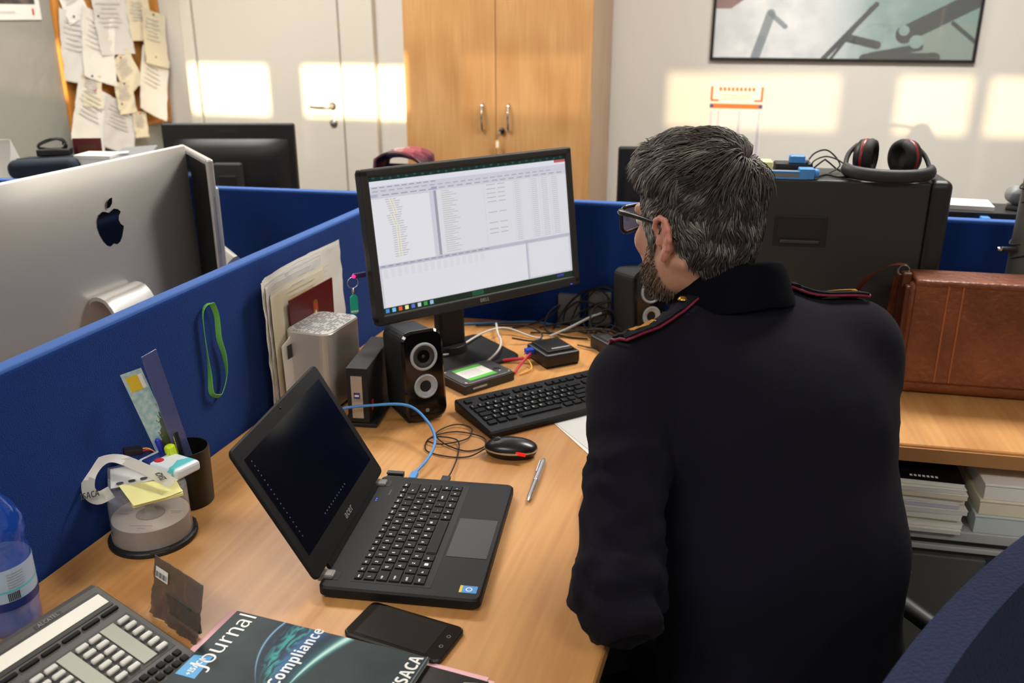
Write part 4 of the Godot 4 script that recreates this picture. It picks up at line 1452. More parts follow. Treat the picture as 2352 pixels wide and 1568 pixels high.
func build_keyboard_and_mouse() -> void:
	var t := thing("keyboard", "black full-size keyboard in front of the main monitor", "keyboard", Vector3(0.110, DESK, -1.836), 0.524)
	var g := Geo.new()
	g.t = Transform3D(Basis(Vector3.UP, -PI / 2), Vector3(0.225, 0, 0))
	g.extrude(PackedVector2Array([Vector2(-0.08, 0.001), Vector2(0.08, 0.001), Vector2(0.0825, 0.006), Vector2(0.0825, 0.013), Vector2(0.079, 0.017), Vector2(-0.079, 0.028), Vector2(-0.0825, 0.025)]), 0.0, 0.45, 0.003)
	part("case", g.mesh(), M.keyboard_black, t)
	var tilt := Vector3(0.0695, 0, 0)
	var rows := [[-0.056, [1, -1, 1, 1, 1, 1, -0.5, 1, 1, 1, 1, -0.5, 1, 1, 1, 1, -0.25, 1, 1, 1]], [-0.0285, [1, 1, 1, 1, 1, 1, 1, 1, 1, 1, 1, 1, 1, 2, -0.25, 1, 1, 1, -0.25, 1, 1, 1, 1]], [-0.0095, [1.5, 1, 1, 1, 1, 1, 1, 1, 1, 1, 1, 1, 1, 1.5, -0.25, 1, 1, 1, -0.25, 1, 1, 1, 1]], [0.0095, [1.75, 1, 1, 1, 1, 1, 1, 1, 1, 1, 1, 1, 2.25, -3.5, 1, 1, 1]], [0.0285, [1.25, 1, 1, 1, 1, 1, 1, 1, 1, 1, 1, 1, 2.75, -1.25, 1, -1.25, 1, 1, 1, 1]], [0.0475, [1.25, 1.25, 1.25, 6.25, 1.25, 1.25, 1.25, 1.25, -0.25, 1, 1, 1, -0.25, 2, 1]]]
	var letters := ["", "1234567890'i", " QWERTYUIOPe+", " ASDFGHJKLoa", "<ZXCVBNM,.-", ""]
	for r in rows.size():
		var x := -0.2135
		var z: float = rows[r][0]
		var y := 0.0265 - (z + 0.05) * 0.0696
		var n := 0
		for u in rows[r][1]:
			var len_: float = absf(u) * 0.0187
			if u > 0:
				var key := part("key", key_mesh(len_ - 0.0022, 0.0165, 0.0065, 0.80), M.key_black, t, Vector3(x + len_ / 2, y, z), tilt)
				if n < letters[r].length() and letters[r][n] != " ":
					lettering(letters[r][n], 0.0062, M.white_ink, key, Vector3(-0.003, 0.0034, -0.001), Vector3(-PI / 2, 0, 0), false, "legend")
				n += 1
			x += len_
	for s in [-1, 1]: part("flip_foot", bx(Vector3(0.03, 0.012, 0.008)), M.black_matt, t, Vector3(s * 0.18, 0.006, -0.07))

	t = thing("computer_mouse", "black mouse with silver trim and red side light, beside the silver pen", "mouse", Vector3(-0.002, DESK, -1.588), 1.45)
	# local: front at -z
	var body := func(u: float, v: float, lo: float, hi: float) -> Vector3:
		var w := u * TAU
		var e := Vector2(cos(w), sin(w))
		var wide: float = 0.031 - 0.004 * cos(w * 2.0) * 0.5
		var p := Vector3(e.x * wide, 0, e.y * 0.052)
		var k: float = v * PI / 2
		return Vector3(p.x * cos(k) , lo + (hi - lo) * sin(k) * (1.0 - 0.10 * e.y * cos(k)), p.z * cos(k) + 0.004 * sin(k))
	var lower := Geo.new()
	lower.lathe([Vector2(0.024, 0.0), Vector2(0.024, 0.0), Vector2(0.029, 0.006), Vector2(0.031, 0.014)], 30)
	for k in lower.v.size(): lower.v[k].z *= 1.68
	part("lower_shell", lower.mesh(), M.black_plastic, t)
	var trim := Geo.new()
	trim.lathe([Vector2(0.031, 0.0138), Vector2(0.0318, 0.016), Vector2(0.031, 0.0182)], 30)
	for k in trim.v.size():
		trim.v[k].z *= 1.68
	part("trim_band", trim.mesh(), M.chrome, t)
	var up := Geo.new()
	up.grid(32, 8, func(u, v): return body.call(1.0 - u, v, 0.017, 0.036))
	part("upper_shell", up.mesh(), M.mouse_top, t)
	part("wheel", lathed([Vector2(0, -0.003), Vector2(0.009, -0.003), Vector2(0.010, 0), Vector2(0.009, 0.003), Vector2(0, 0.003)], 16), M.dark_grey, t, Vector3(0, 0.028, -0.026), Vector3(0, 0, PI / 2))
	part("button_split", bx(Vector3(0.0012, 0.002, 0.03)), M.black_matt, t, Vector3(0, 0.0335, -0.022), Vector3(0.25, 0, 0))
	for s in [-1, 1]: part("side_light", rb(Vector3(0.003, 0.007, 0.02), 0.001, 1), M.led_red, t, Vector3(s * 0.0295, 0.0175, 0.022), Vector3(0, s * 0.25, 0))
	var inv := t.transform.affine_inverse()
	var pts := []
	for q in [Vector3(-0.052, 0.753, -1.590), Vector3(-0.085, 0.743, -1.575), Vector3(-0.13, 0.7425, -1.578), Vector3(-0.17, 0.7425, -1.605), Vector3(-0.165, 0.743, -1.66), Vector3(-0.115, 0.744, -1.685), Vector3(-0.06, 0.7435, -1.66), Vector3(-0.055, 0.743, -1.62), Vector3(-0.09, 0.7425, -1.60), Vector3(-0.135, 0.744, -1.63), Vector3(-0.155, 0.7455, -1.675), Vector3(-0.12, 0.746, -1.715), Vector3(-0.085, 0.7455, -1.70), Vector3(-0.09, 0.7455, -1.65), Vector3(-0.14, 0.7455, -1.625), Vector3(-0.17, 0.746, -1.64), Vector3(-0.15, 0.747, -1.655), Vector3(-0.11, 0.7465, -1.64), Vector3(-0.105, 0.745, -1.58), Vector3(-0.112, 0.748, -1.51), Vector3(-0.118, 0.752, -1.475)]:
		pts.append(inv * (q as Vector3))
	part("cable", cable(pts, 0.0014, 7, 5), M.black_matt, t)
	var plug := part("usb_plug", rb(Vector3(0.016, 0.008, 0.024), 0.002), M.black_plastic, t, inv * Vector3(-0.1215, 0.753, -1.462))
	plug.rotation.y = -1.45 - 0.1456
	plug.set_meta("label", "black plug in the laptop's far side")

func build_all_in_ones() -> void:
	# the one seen from behind
	var d := Vector3(0.2925, 0, -0.956)
	var n := Vector3(0.956, 0, 0.2925)
	var tr := Vector3(-0.772, 0, -2.172)
	var mid := tr - d * 0.325
	var t := thing("desktop_computer", "silver all-in-one computer seen from behind, dark apple emblem on its back", "computer", Vector3(mid.x, DESK, mid.z), PANEL + PI / 2)
	# local: x along the screen towards the near end is -x, +z faces us
	var shell := Geo.new()
	shell.grid(24, 18, func(u, v):
		var x: float = (u - 0.5) * 0.646
		var y: float = (v - 0.5) * 0.43
		var k: float = (1.0 - pow(absf(2.0 * u - 1.0), 4.0)) * (1.0 - pow(absf(2.0 * v - 1.0), 4.0))
		return Vector3(x, y, 0.026 * k))
	part("back_shell", shell.mesh(), M.aluminium, t, Vector3(0, 0.302, 0.0), Vector3(-0.02, 0, 0))
	part("frame", rb(Vector3(0.65, 0.434, 0.020), 0.006), M.aluminium, t, Vector3(0, 0.302, -0.011), Vector3(-0.02, 0, 0))
	part("screen", bx(Vector3(0.64, 0.42, 0.002)), M.black_glass, t, Vector3(0, 0.304, -0.0225), Vector3(-0.02, 0, 0))
	part("stand", sheet(6, 20, func(u, v):
		var x: float = (u - 0.5) * 0.125
		var path := [Vector2(0.24, 0.012), Vector2(0.262, 0.028), Vector2(0.268, 0.05), Vector2(0.255, 0.075), Vector2(0.20, 0.103), Vector2(0.10, 0.135), Vector2(0.03, 0.158), Vector2(0.010, 0.155), Vector2(0.005, 0.12), Vector2(0.004, -0.04)]
		var s: float = v * (path.size() - 1)
		var k := mini(int(s), path.size() - 2)
		var q: Vector2 = (path[k] as Vector2).cubic_interpolate(path[k + 1], path[maxi(k - 1, 0)], path[mini(k + 2, path.size() - 1)], s - k)
		return Vector3(-x, q.x, q.y), 0.008), M.silver_satin, t, Vector3(-0.025, 0, 0))
	part("vent_slot", bx(Vector3(0.12, 0.05, 0.004)), M.black_matt, t, Vector3(-0.03, 0.19, 0.0235))
	for k in 7: part("vent_rib", bx(Vector3(0.12, 0.003, 0.006)), M.mid_grey, t, Vector3(-0.03, 0.169 + k * 0.007, 0.024))
	# emblem
	var em := PackedVector2Array()
	for q in [[0.0, -0.36], [0.10, -0.40], [0.19, -0.37], [0.28, -0.27], [0.36, -0.12], [0.38, -0.06], [0.30, 0.0], [0.26, 0.09], [0.28, 0.18], [0.36, 0.26], [0.28, 0.33], [0.17, 0.36], [0.08, 0.33], [0.0, 0.30], [-0.09, 0.34], [-0.18, 0.36], [-0.28, 0.32], [-0.36, 0.22], [-0.39, 0.06], [-0.36, -0.10], [-0.29, -0.25], [-0.20, -0.36], [-0.11, -0.40]]:
		em.append(Vector2(q[0], q[1]) * 0.098)
	var logo := part("emblem", extruded(em, 0.0, 0.0015), M.black_gloss, t, Vector3(0.010, 0.392, 0.0235), Vector3(-0.02, 0, 0))
	var leaf := PackedVector2Array()
	for q in [[-0.02, 0.40], [0.06, 0.41], [0.14, 0.48], [0.17, 0.60], [0.09, 0.59], [0.01, 0.52]]: leaf.append(Vector2(q[0], q[1]) * 0.098)
	part("leaf", extruded(leaf, 0.0, 0.0015), M.black_gloss, logo)

	# the second one, turned so that its screen and slotted side show
	var c0 := Vector3(-0.672, 0, -2.025)
	var ax := Vector3(-0.516, 0, -0.857)
	mid = c0 + ax * 0.146
	t = thing("desktop_computer", "upright silver computer with dark glossy screen and slotted side edge, seen almost edge-on", "computer", Vector3(mid.x, DESK, mid.z), -1.029)
	# local: x from the far end to the near end ... +z is the screen side
	part("frame", rb(Vector3(0.29, 0.426, 0.017), 0.006, 3), M.silver_satin, t, Vector3(0, 0.295, -0.0))
	part("screen", rb(Vector3(0.276, 0.404, 0.003), 0.001, 1), M.black_glass, t, Vector3(0, 0.296, 0.0085))
	part("rear_bulge", rb(Vector3(0.22, 0.30, 0.016), 0.007, 3), M.aluminium, t, Vector3(0, 0.29, -0.014))
	part("disc_slot", bx(Vector3(0.001, 0.13, 0.003)), M.mid_grey, t, Vector3(0.1453, 0.36, -0.002))
	part("stand", sheet(4, 14, func(u, v):
		var x: float = (u - 0.5) * 0.17
		var path := [Vector2(0.24, -0.02), Vector2(0.262, -0.04), Vector2(0.262, -0.06), Vector2(0.20, -0.09), Vector2(0.10, -0.12), Vector2(0.02, -0.145), Vector2(0.008, -0.14), Vector2(0.004, -0.02), Vector2(0.004, 0.05)]
		var s: float = v * (path.size() - 1)
		var k := mini(int(s), path.size() - 2)
		var q: Vector2 = (path[k] as Vector2).cubic_interpolate(path[k + 1], path[maxi(k - 1, 0)], path[mini(k + 2, path.size() - 1)], s - k)
		return Vector3(x, q.x, q.y), 0.008), M.silver_satin, t)

func build_tower() -> void:
	var t := thing("computer_tower", "large black computer tower with a recessed slot, the headphones lying on it", "computer tower", Vector3(0.775, DESK, -2.135), -0.17)
	part("case", rb(Vector3(0.42, 0.445, 0.185), 0.006), M.tower_black, t, Vector3(-0.03, 0.2345, 0))
	part("front_bezel", rb(Vector3(0.05, 0.455, 0.19), 0.018, 3), M.black_plastic, t, Vector3(0.203, 0.2345, 0))
	part("slot_frame", rb(Vector3(0.118, 0.072, 0.006), 0.002, 1), M.black_plastic, t, Vector3(-0.092, 0.338, 0.0925))
	part("slot_hollow", bx(Vector3(0.104, 0.045, 0.003)), M.black_matt, t, Vector3(-0.092, 0.345, 0.0958))
	part("slot_lip", rb(Vector3(0.09, 0.009, 0.008), 0.003, 1), M.charcoal, t, Vector3(-0.092, 0.314, 0.097))
	for q in [Vector2(-0.18, 0.06), Vector2(-0.18, -0.06), Vector2(0.15, 0.06), Vector2(0.15, -0.06)]:
		part("foot", lathed([Vector2(0.016, 0), Vector2(0.016, 0), Vector2(0.014, 0.012)], 14), M.black_matt, t, Vector3(q.x, 0, q.y))

# ---------------------------------------------------------------- things on the near left of the desk
func flat_sheet(w: float, h: float, bend := 0.0, seed_ := 1) -> ArrayMesh:
	var nz := noise(6.0, 2, seed_)
	return sheet(8, 8, func(u, v):
		var x: float = (u - 0.5) * w
		var y: float = (v - 0.5) * h
		return Vector3(x, y, bend * (nz.get_noise_2d(x * 1.5 + seed_, y * 1.5) + 0.6 * (u - 0.5) * (u - 0.5) * 4.0)), 0.0005)

func build_left_desk() -> void:
	build_phone()
	build_spindle()
	build_pen_cup()
	build_bottle()
	build_magazines()
	build_panel_things()

func build_phone() -> void:
	var o := Vector3(-0.5862, 0.80, -1.0747)
	var t := thing("telephone", "dark grey office telephone with long bright display and rows of white keys", "telephone", Vector3(o.x, DESK, o.z), 1.09)
	# local: x to the right along the display, z towards the user; the top slopes down by 0.25
	var slope := -0.25
	var side := PackedVector2Array([Vector2(-0.215, 0.004), Vector2(0.004, 0.004), Vector2(0.010, 0.045), Vector2(0.004, 0.0585), Vector2(-0.006, 0.060), Vector2(-0.205, 0.0085)])
	var g := Geo.new()
	g.t = Transform3D(Basis(Vector3(0, 0, -1), Vector3(0, 1, 0), Vector3(1, 0, 0)), Vector3(-0.30, 0, 0))
	g.extrude(side, 0.0, 0.302, 0.003)
	part("body", g.mesh(), M.phone_grey, t)
	var plate := Node3D.new()
	plate.name = "top_plate"
	t.add_child(plate)
	plate.position = Vector3(0, 0.0605, 0)
	plate.rotation.x = -slope
	part("display_frame", rb(Vector3(0.27, 0.004, 0.034), 0.002, 1), M.phone_dark, plate, Vector3(-0.143, 0.0005, 0.033))
	part("display", bx(Vector3(0.252, 0.0016, 0.021)), M.phone_display, plate, Vector3(-0.137, 0.0026, 0.0325))
	lettering("ALCATEL", 0.008, M.grey_ink, plate, Vector3(-0.081, 0.0018, 0.0125), Vector3(-PI / 2, 0, 0), false, "brand_mark")
	part("brand_frame", extruded(rrect(0.04, 0.0075, 0.001, 1), 0.0, 0.0002), M.phone_dark, plate, Vector3(-0.081, 0.0012, 0.0125), Vector3(-PI / 2, 0, 0))
	for k in 8:
		part("soft_key", rb(Vector3(0.026, 0.005, 0.0065), 0.002, 1), M.key_black, plate, Vector3(-0.022 - k * 0.03, 0.002, 0.0575))
		if k < 7:
			var tri := PackedVector2Array([Vector2(-0.002, -0.001), Vector2(0.002, -0.001), Vector2(0, 0.0015)])
			part("arrow_mark", extruded(tri, 0.0, 0.0002), M.white_ink, plate, Vector3(-0.030 - k * 0.03, 0.0002, 0.050), Vector3(-PI / 2, 0, 0))
	part("key_field", rb(Vector3(0.25, 0.002, 0.092), 0.0008, 1), M.phone_dark, plate, Vector3(-0.132, 0.0, 0.1185))
	for c in [-0.021, -0.066, -0.086, -0.131, -0.151, -0.196]:
		for k in 6:
			part("memory_key", rb(Vector3(0.0165, 0.006, 0.0078), 0.0022, 2), M.phone_key, plate, Vector3(c, 0.0026, 0.0825 + k * 0.0142))
	for c in [-0.0435, -0.1085, -0.1735]:
		part("name_strip", bx(Vector3(0.021, 0.0016, 0.082)), M.phone_strip, plate, Vector3(c, 0.0016, 0.1175))
	for k in 16:
		for r in 2:
			part("letter_key", rb(Vector3(0.0105, 0.005, 0.0095), 0.002, 1), M.key_black, plate, Vector3(-0.016 - k * 0.0135, 0.0018, 0.1755 + r * 0.0135))
	part("handset", tubed(spline([Vector3(-0.285, 0.085, 0.0), Vector3(-0.285, 0.098, 0.02), Vector3(-0.285, 0.09, 0.09), Vector3(-0.285, 0.06, 0.16), Vector3(-0.285, 0.035, 0.195)], 5), [0.022, 0.024, 0.024, 0.023, 0.02, 0.018, 0.017, 0.016, 0.016, 0.016, 0.016, 0.016, 0.016, 0.016, 0.017, 0.018, 0.02, 0.022, 0.022, 0.021, 0.018], 12), M.phone_dark, t)
	part("cord", cable([Vector3(-0.12, 0.012, -0.005), Vector3(-0.10, 0.006, -0.03), Vector3(-0.05, 0.005, -0.045), Vector3(-0.02, 0.005, -0.03), Vector3(-0.04, 0.01, 0.0)], 0.0028), M.black_matt, t)
	# shiny grey bag of electronics leaning beside the phone
	var b := thing("antistatic_bag", "small smoky antistatic bag with a bar code sticker beside the telephone", "bag", Vector3(-0.472, DESK, -1.06), -0.675)
	var crease := noise(26.0, 3, 12)
	part("pouch", sheet(26, 20, func(u, v):
		var x: float = (u - 0.5) * 0.118
		var y: float = v * 0.082
		return Vector3(x - 0.004 * v, y + 0.002, -0.016 * v + 0.008 * (1.0 - v) * (1.0 - v) + 0.0045 * crease.get_noise_2d(x * 1.6, y * 1.6) * (1.2 - v)), 0.0012), M.smoky_film, b)
	part("board", bx(Vector3(0.075, 0.035, 0.004)), M.board_green, b, Vector3(0.01, 0.024, -0.008))
	var st := part("bar_code_sticker", bx(Vector3(0.030, 0.017, 0.0004)), M.paper, b, Vector3(-0.036, 0.066, -0.008), Vector3(-0.2, 0, 0))
	for k in 9: part("bar", bx(Vector3(0.0012 if k % 3 else 0.0022, 0.008, 0.0002)), M.dark_ink, st, Vector3(-0.012 + k * 0.003, -0.002, 0.0004))

func build_spindle() -> void:
	var at := Vector3(-0.592, DESK, -1.296)
	var t := thing("disc_spindle", "clear disc spindle half full of blank discs, notes and badge piled on top", "disc box", at)
	part("base", lathed([Vector2(0, 0), Vector2(0.069, 0), Vector2(0.070, 0.002), Vector2(0.070, 0.007), Vector2(0.066, 0.010), Vector2(0, 0.010)], 48), M.black_plastic, t)
	for k in 2: part("base_clip", rb(Vector3(0.03, 0.004, 0.006), 0.0015, 1), M.charcoal, t, Vector3(0.066 * sin(0.5 + k * 1.5), 0.0085, 0.066 * cos(0.5 + k * 1.5)), Vector3(0, 0.5 + k * 1.5, 0))
	part("disc_stack", lathed([Vector2(0.0075, 0.010), Vector2(0.060, 0.010), Vector2(0.060, 0.010), Vector2(0.060, 0.042), Vector2(0.060, 0.042), Vector2(0.023, 0.0422), Vector2(0.023, 0.0422), Vector2(0.0075, 0.0422)], 64), M.disc_edge, t)
	var top := part("top_disc", lathed([Vector2(0.060, 0.0422), Vector2(0.0603, 0.043), Vector2(0.060, 0.0434), Vector2(0.060, 0.0434), Vector2(0.023, 0.0434), Vector2(0.023, 0.0434), Vector2(0.0225, 0.043)], 64), M.disc_top, t)
	for q in [[0.036, 0.0016, 0.0, 0.040], [0.012, 0.0016, 0.002, 0.047], [0.018, 0.0014, 0.040, -0.006], [0.014, 0.0014, 0.041, -0.001], [0.016, 0.0014, -0.042, 0.004]]:
		part("print_line", bx(Vector3(q[0], 0.0002, q[1])), M.grey_ink, top, Vector3(q[2], 0.0436, q[3]))
	part("hub", lathed([Vector2(0.022, 0.0436), Vector2(0.010, 0.0445), Vector2(0.0075, 0.05), Vector2(0.007, 0.078), Vector2(0.005, 0.082), Vector2(0, 0.083)], 24), M.smoke_hub, t)
	part("cover", lathed([Vector2(0.0635, 0.011), Vector2(0.0622, 0.03), Vector2(0.0612, 0.086), Vector2(0.0600, 0.0905), Vector2(0.057, 0.0925), Vector2(0, 0.0925)], 64), M.cover_plastic, t)
	var y := DESK + 0.0945
	# yellow note pad, badge with ribbon, tissue pack lie on the cover
	var pad := thing("note_pad", "pale yellow sticky note pad on the disc spindle", "note pad", Vector3(-0.572, y, -1.275), 0.55)
	part("pad_block", rb(Vector3(0.076, 0.005, 0.076), 0.0008, 1), M.paper_yellow, pad, Vector3(0.0, 0.0025, 0.0))
	part("loose_note", flat_sheet(0.076, 0.076, 0.003, 4), M.paper_yellow, pad, Vector3(-0.004, 0.0065, 0.003), Vector3(-PI / 2, 0.12, 0))
	var badge := thing("name_badge", "white name badge with printed ribbon lying on the note pad", "badge", Vector3(-0.608, y + 0.010, -1.318), 0.40)
	part("card", rb(Vector3(0.092, 0.0012, 0.060), 0.0005, 1), M.paper, badge, Vector3(0.0, 0.001, 0.0), Vector3(0.08, 0, 0.04))
	part("sleeve", rb(Vector3(0.100, 0.0006, 0.068), 0.0003, 1), M.clear_plastic, badge, Vector3(0, 0.0028, 0.0), Vector3(0.08, 0, 0.04))
	for k in 4: part("print_line", bx(Vector3(0.026, 0.0002, 0.0016)), M.grey_ink, badge, Vector3(0.028, 0.0042 - 0.0003 * k, -0.024 + k * 0.0045), Vector3(0.08, 0, 0.04))
	part("red_mark", bx(Vector3(0.016, 0.0002, 0.002)), M.red_ink, badge, Vector3(0.006, 0.0035, -0.022), Vector3(0.08, 0, 0.04))
	for k in 3: part("printed_figure", extruded(rrect(0.011, 0.007, 0.003, 2), 0.0, 0.0002), M.dark_ink, badge, Vector3(-0.032 + k * 0.018, 0.0006 + 0.0007 * k, 0.024), Vector3(-PI / 2 + 0.08, 0, 0))
	var ribbon_path := []
	var to_badge := badge.transform.affine_inverse()
	for q in [Vector3(-0.536, 0.853, -1.268), Vector3(-0.560, 0.857, -1.282), Vector3(-0.595, 0.862, -1.302), Vector3(-0.645, 0.868, -1.325), Vector3(-0.672, 0.864, -1.320), Vector3(-0.682, 0.852, -1.300), Vector3(-0.674, 0.838, -1.272), Vector3(-0.654, 0.833, -1.258), Vector3(-0.638, 0.836, -1.272)]:
		ribbon_path.append(to_badge * (q as Vector3))
	var curve := spline(ribbon_path, 6)
	var rib := part("ribbon", sheet(2, curve.size() - 1, func(u, v):
		var k := int(round(v * (curve.size() - 1)))
		var a: Vector3 = curve[maxi(k - 1, 0)]
		var c: Vector3 = curve[mini(k + 1, curve.size() - 1)]
		var dir := (c - a).normalized()
		var lean := lerpf(0.1, 1.0, smoothstep(0.35, 0.65, v))
		var across := dir.cross(Vector3(-0.2, cos(lean), sin(lean) * 0.9)).normalized()
		return (curve[k] as Vector3) + across * (0.5 - u) * 0.021, 0.0007), M.paper, badge)
	for q in [[Vector3(-0.560, 0.8595, -1.281), Vector3(-PI / 2, PI - 0.9, 0)], [Vector3(-0.663, 0.842, -1.252), Vector3(-0.6, 0.0, 0.25)]]:
		var word := lettering("ISACA", 0.010, M.dark_ink, rib, to_badge * (q[0] as Vector3), q[1], true, "lettering", 1.0, Vector2(0.030, 0.010))
		word.rotation.y -= 0.40
	var pack := thing("tissue_pack", "small white and turquoise tissue pack lying behind the badge", "tissue pack", Vector3(-0.574, y, -1.352), -0.50)
	var crumple := noise(30.0, 2, 19)
	for q in [["pack_body", 0.0, 0.094, 0.0, M.tissue_white], ["turquoise_print", 0.020, 0.046, 0.0004, M.turquoise], ["blue_print", -0.026, 0.026, 0.0004, M.navy_print]]:
		var g := Geo.new()
		g.rbox(Vector3(q[1], 0.009, 0.0), Vector3(q[2], 0.017 + q[3], 0.050 + q[3]), 0.005, 4)
		for k in g.v.size(): g.v[k] += Vector3(0, 0.0035, 0.002) * crumple.get_noise_3dv(g.v[k])
		part(q[0], g.mesh(), q[4], pack)
	part("red_heart", lathed([Vector2(0, 0), Vector2(0.008, 0), Vector2(0.007, 0.001), Vector2(0, 0.001)], 12), M.red_ink, pack, Vector3(-0.010, 0.0182, 0.010))

func build_pen_cup() -> void:
	var at := Vector3(-0.567, DESK, -1.413)
	var t := thing("pen_cup", "black cylindrical pen cup holding rulers and pens", "pen cup", at)
	part("cup", lathed([Vector2(0, 0), Vector2(0.036, 0), Vector2(0.0375, 0.002), Vector2(0.039, 0.105), Vector2(0.039, 0.105), Vector2(0.0365, 0.105), Vector2(0.0365, 0.105), Vector2(0.035, 0.004), Vector2(0, 0.004)], 40), M.cup_black, t)
	# rulers stand in the cup and lean on the partition
	var r := thing("picture_ruler", "flat ruler printed with a town view and a yellow price sticker", "ruler", at + Vector3(-0.008, 0.02, 0.004))
	r.rotation = Vector3(0.0, 0.42, 0.0)
	var strip := Node3D.new()
	r.rotation = Vector3(0.06, 0.42, 0.24)
	strip.free()
	var view := paint("ruler_print", Color.WHITE, 0.3)
	var nz := noise(0.05, 3, 77)
	view.albedo_texture = picture(48, 320, func(x, y):
		var sky: bool = y < 90 + 150.0 * (1.0 - x / 48.0) + 30.0 * nz.get_noise_2d(x * 3, y)
		if sky: return Color8(150, 190, 196).lerp(Color8(196, 214, 206), nz.get_noise_2d(x, y) + 0.5)
		var k := nz.get_noise_2d(x * 6, y * 3)
		if y > 250: return Color8(180, 160, 110).lerp(Color8(96, 110, 60), clampf(k + 0.5, 0, 1))
		return Color8(104, 90, 70).lerp(Color8(60, 92, 58), clampf(k * 1.4 + 0.5, 0, 1)))
	var rg := Geo.new()
	rg.box(Vector3(0, 0.125, 0), Vector3(0.034, 0.25, 0.0008))
	part("printed_face", rg.mesh(), view, r)
	part("price_sticker", bx(Vector3(0.019, 0.028, 0.0004)), M.sticker_yellow, r, Vector3(-0.002, 0.228, 0.0007))
	part("bar_code", bx(Vector3(0.007, 0.026, 0.0004)), M.paper, r, Vector3(0.0105, 0.228, 0.0007))
	r = thing("clear_ruler", "clear bluish plastic ruler behind the printed one", "ruler", at + Vector3(0.006, 0.02, -0.006))
	r.rotation = Vector3(0.05, 0.95, 0.215)
	part("blade", bx(Vector3(0.028, 0.285, 0.0024)), M.tinted_plastic, r, Vector3(0, 0.1425, 0))
	for k in 26: part("tick", bx(Vector3(0.007 if k % 5 == 0 else 0.004, 0.0005, 0.0002)), M.dark_ink, r, Vector3(0.0095, 0.012 + k * 0.0105, 0.0013))
	# pens
	var pens := [["ballpoint_pen", "blue capped pen sticking out of the pen cup", Vector3(-0.012, 0.006, 0.020), Vector3(0.10, 0, 0.16), M.pen_blue, M.pen_blue, 0.0045, 0.132], ["highlighter", "yellow highlighter sticking out of the pen cup", Vector3(0.0, 0.006, 0.024), Vector3(0.12, 0, 0.10), M.highlighter, M.highlighter, 0.0085, 0.122], ["marker_pen", "black pen with silver clip in the pen cup", Vector3(0.008, 0.006, 0.012), Vector3(0.05, 0, 0.12), M.black_plastic, M.black_plastic, 0.0055, 0.140]]
	for p in pens:
		var pen := thing(p[0], p[1], "pen", at + p[2])
		pen.rotation = p[3]
		part("barrel", lathed([Vector2(0, 0), Vector2(p[6] * 0.5, 0.002), Vector2(p[6], 0.02), Vector2(p[6], p[7] * 0.6)], 14), p[4], pen)
		part("cap", lathed([Vector2(p[6], p[7] * 0.6), Vector2(p[6] * 1.12, p[7] * 0.6), Vector2(p[6] * 1.12, p[7] * 0.6), Vector2(p[6] * 1.1, p[7] * 0.98), Vector2(p[6] * 0.8, p[7]), Vector2(0, p[7])], 14), p[5], pen)
		part("clip", rb(Vector3(0.0025, p[7] * 0.3, 0.002), 0.0008, 1), M.steel if p[0] == "marker_pen" else p[5], pen, Vector3(0, p[7] * 0.8, p[6] * 1.25))
	var plug := thing("drive_cable", "black drive cable with red and yellow leads behind the disc spindle", "cable", Vector3(-0.635, DESK, -1.375), 0.5)
	part("connector", rb(Vector3(0.030, 0.012, 0.018), 0.002, 1), M.black_plastic, plug, Vector3(-0.006, 0.118, 0), Vector3(0, 0, -0.1))
	for k in 3: part("lead", cable([Vector3(0.008, 0.117 - k * 0.003, 0.004 * (k - 1)), Vector3(0.022, 0.112, 0.004 * (k - 1)), Vector3(0.03, 0.09, 0.003 * (k - 1)), Vector3(0.0, 0.04, 0.002 * k), Vector3(-0.01, 0.003, 0.004 * k)], 0.0014), [M.yellow_cable, M.red_cable, M.black_plastic][k], plug)

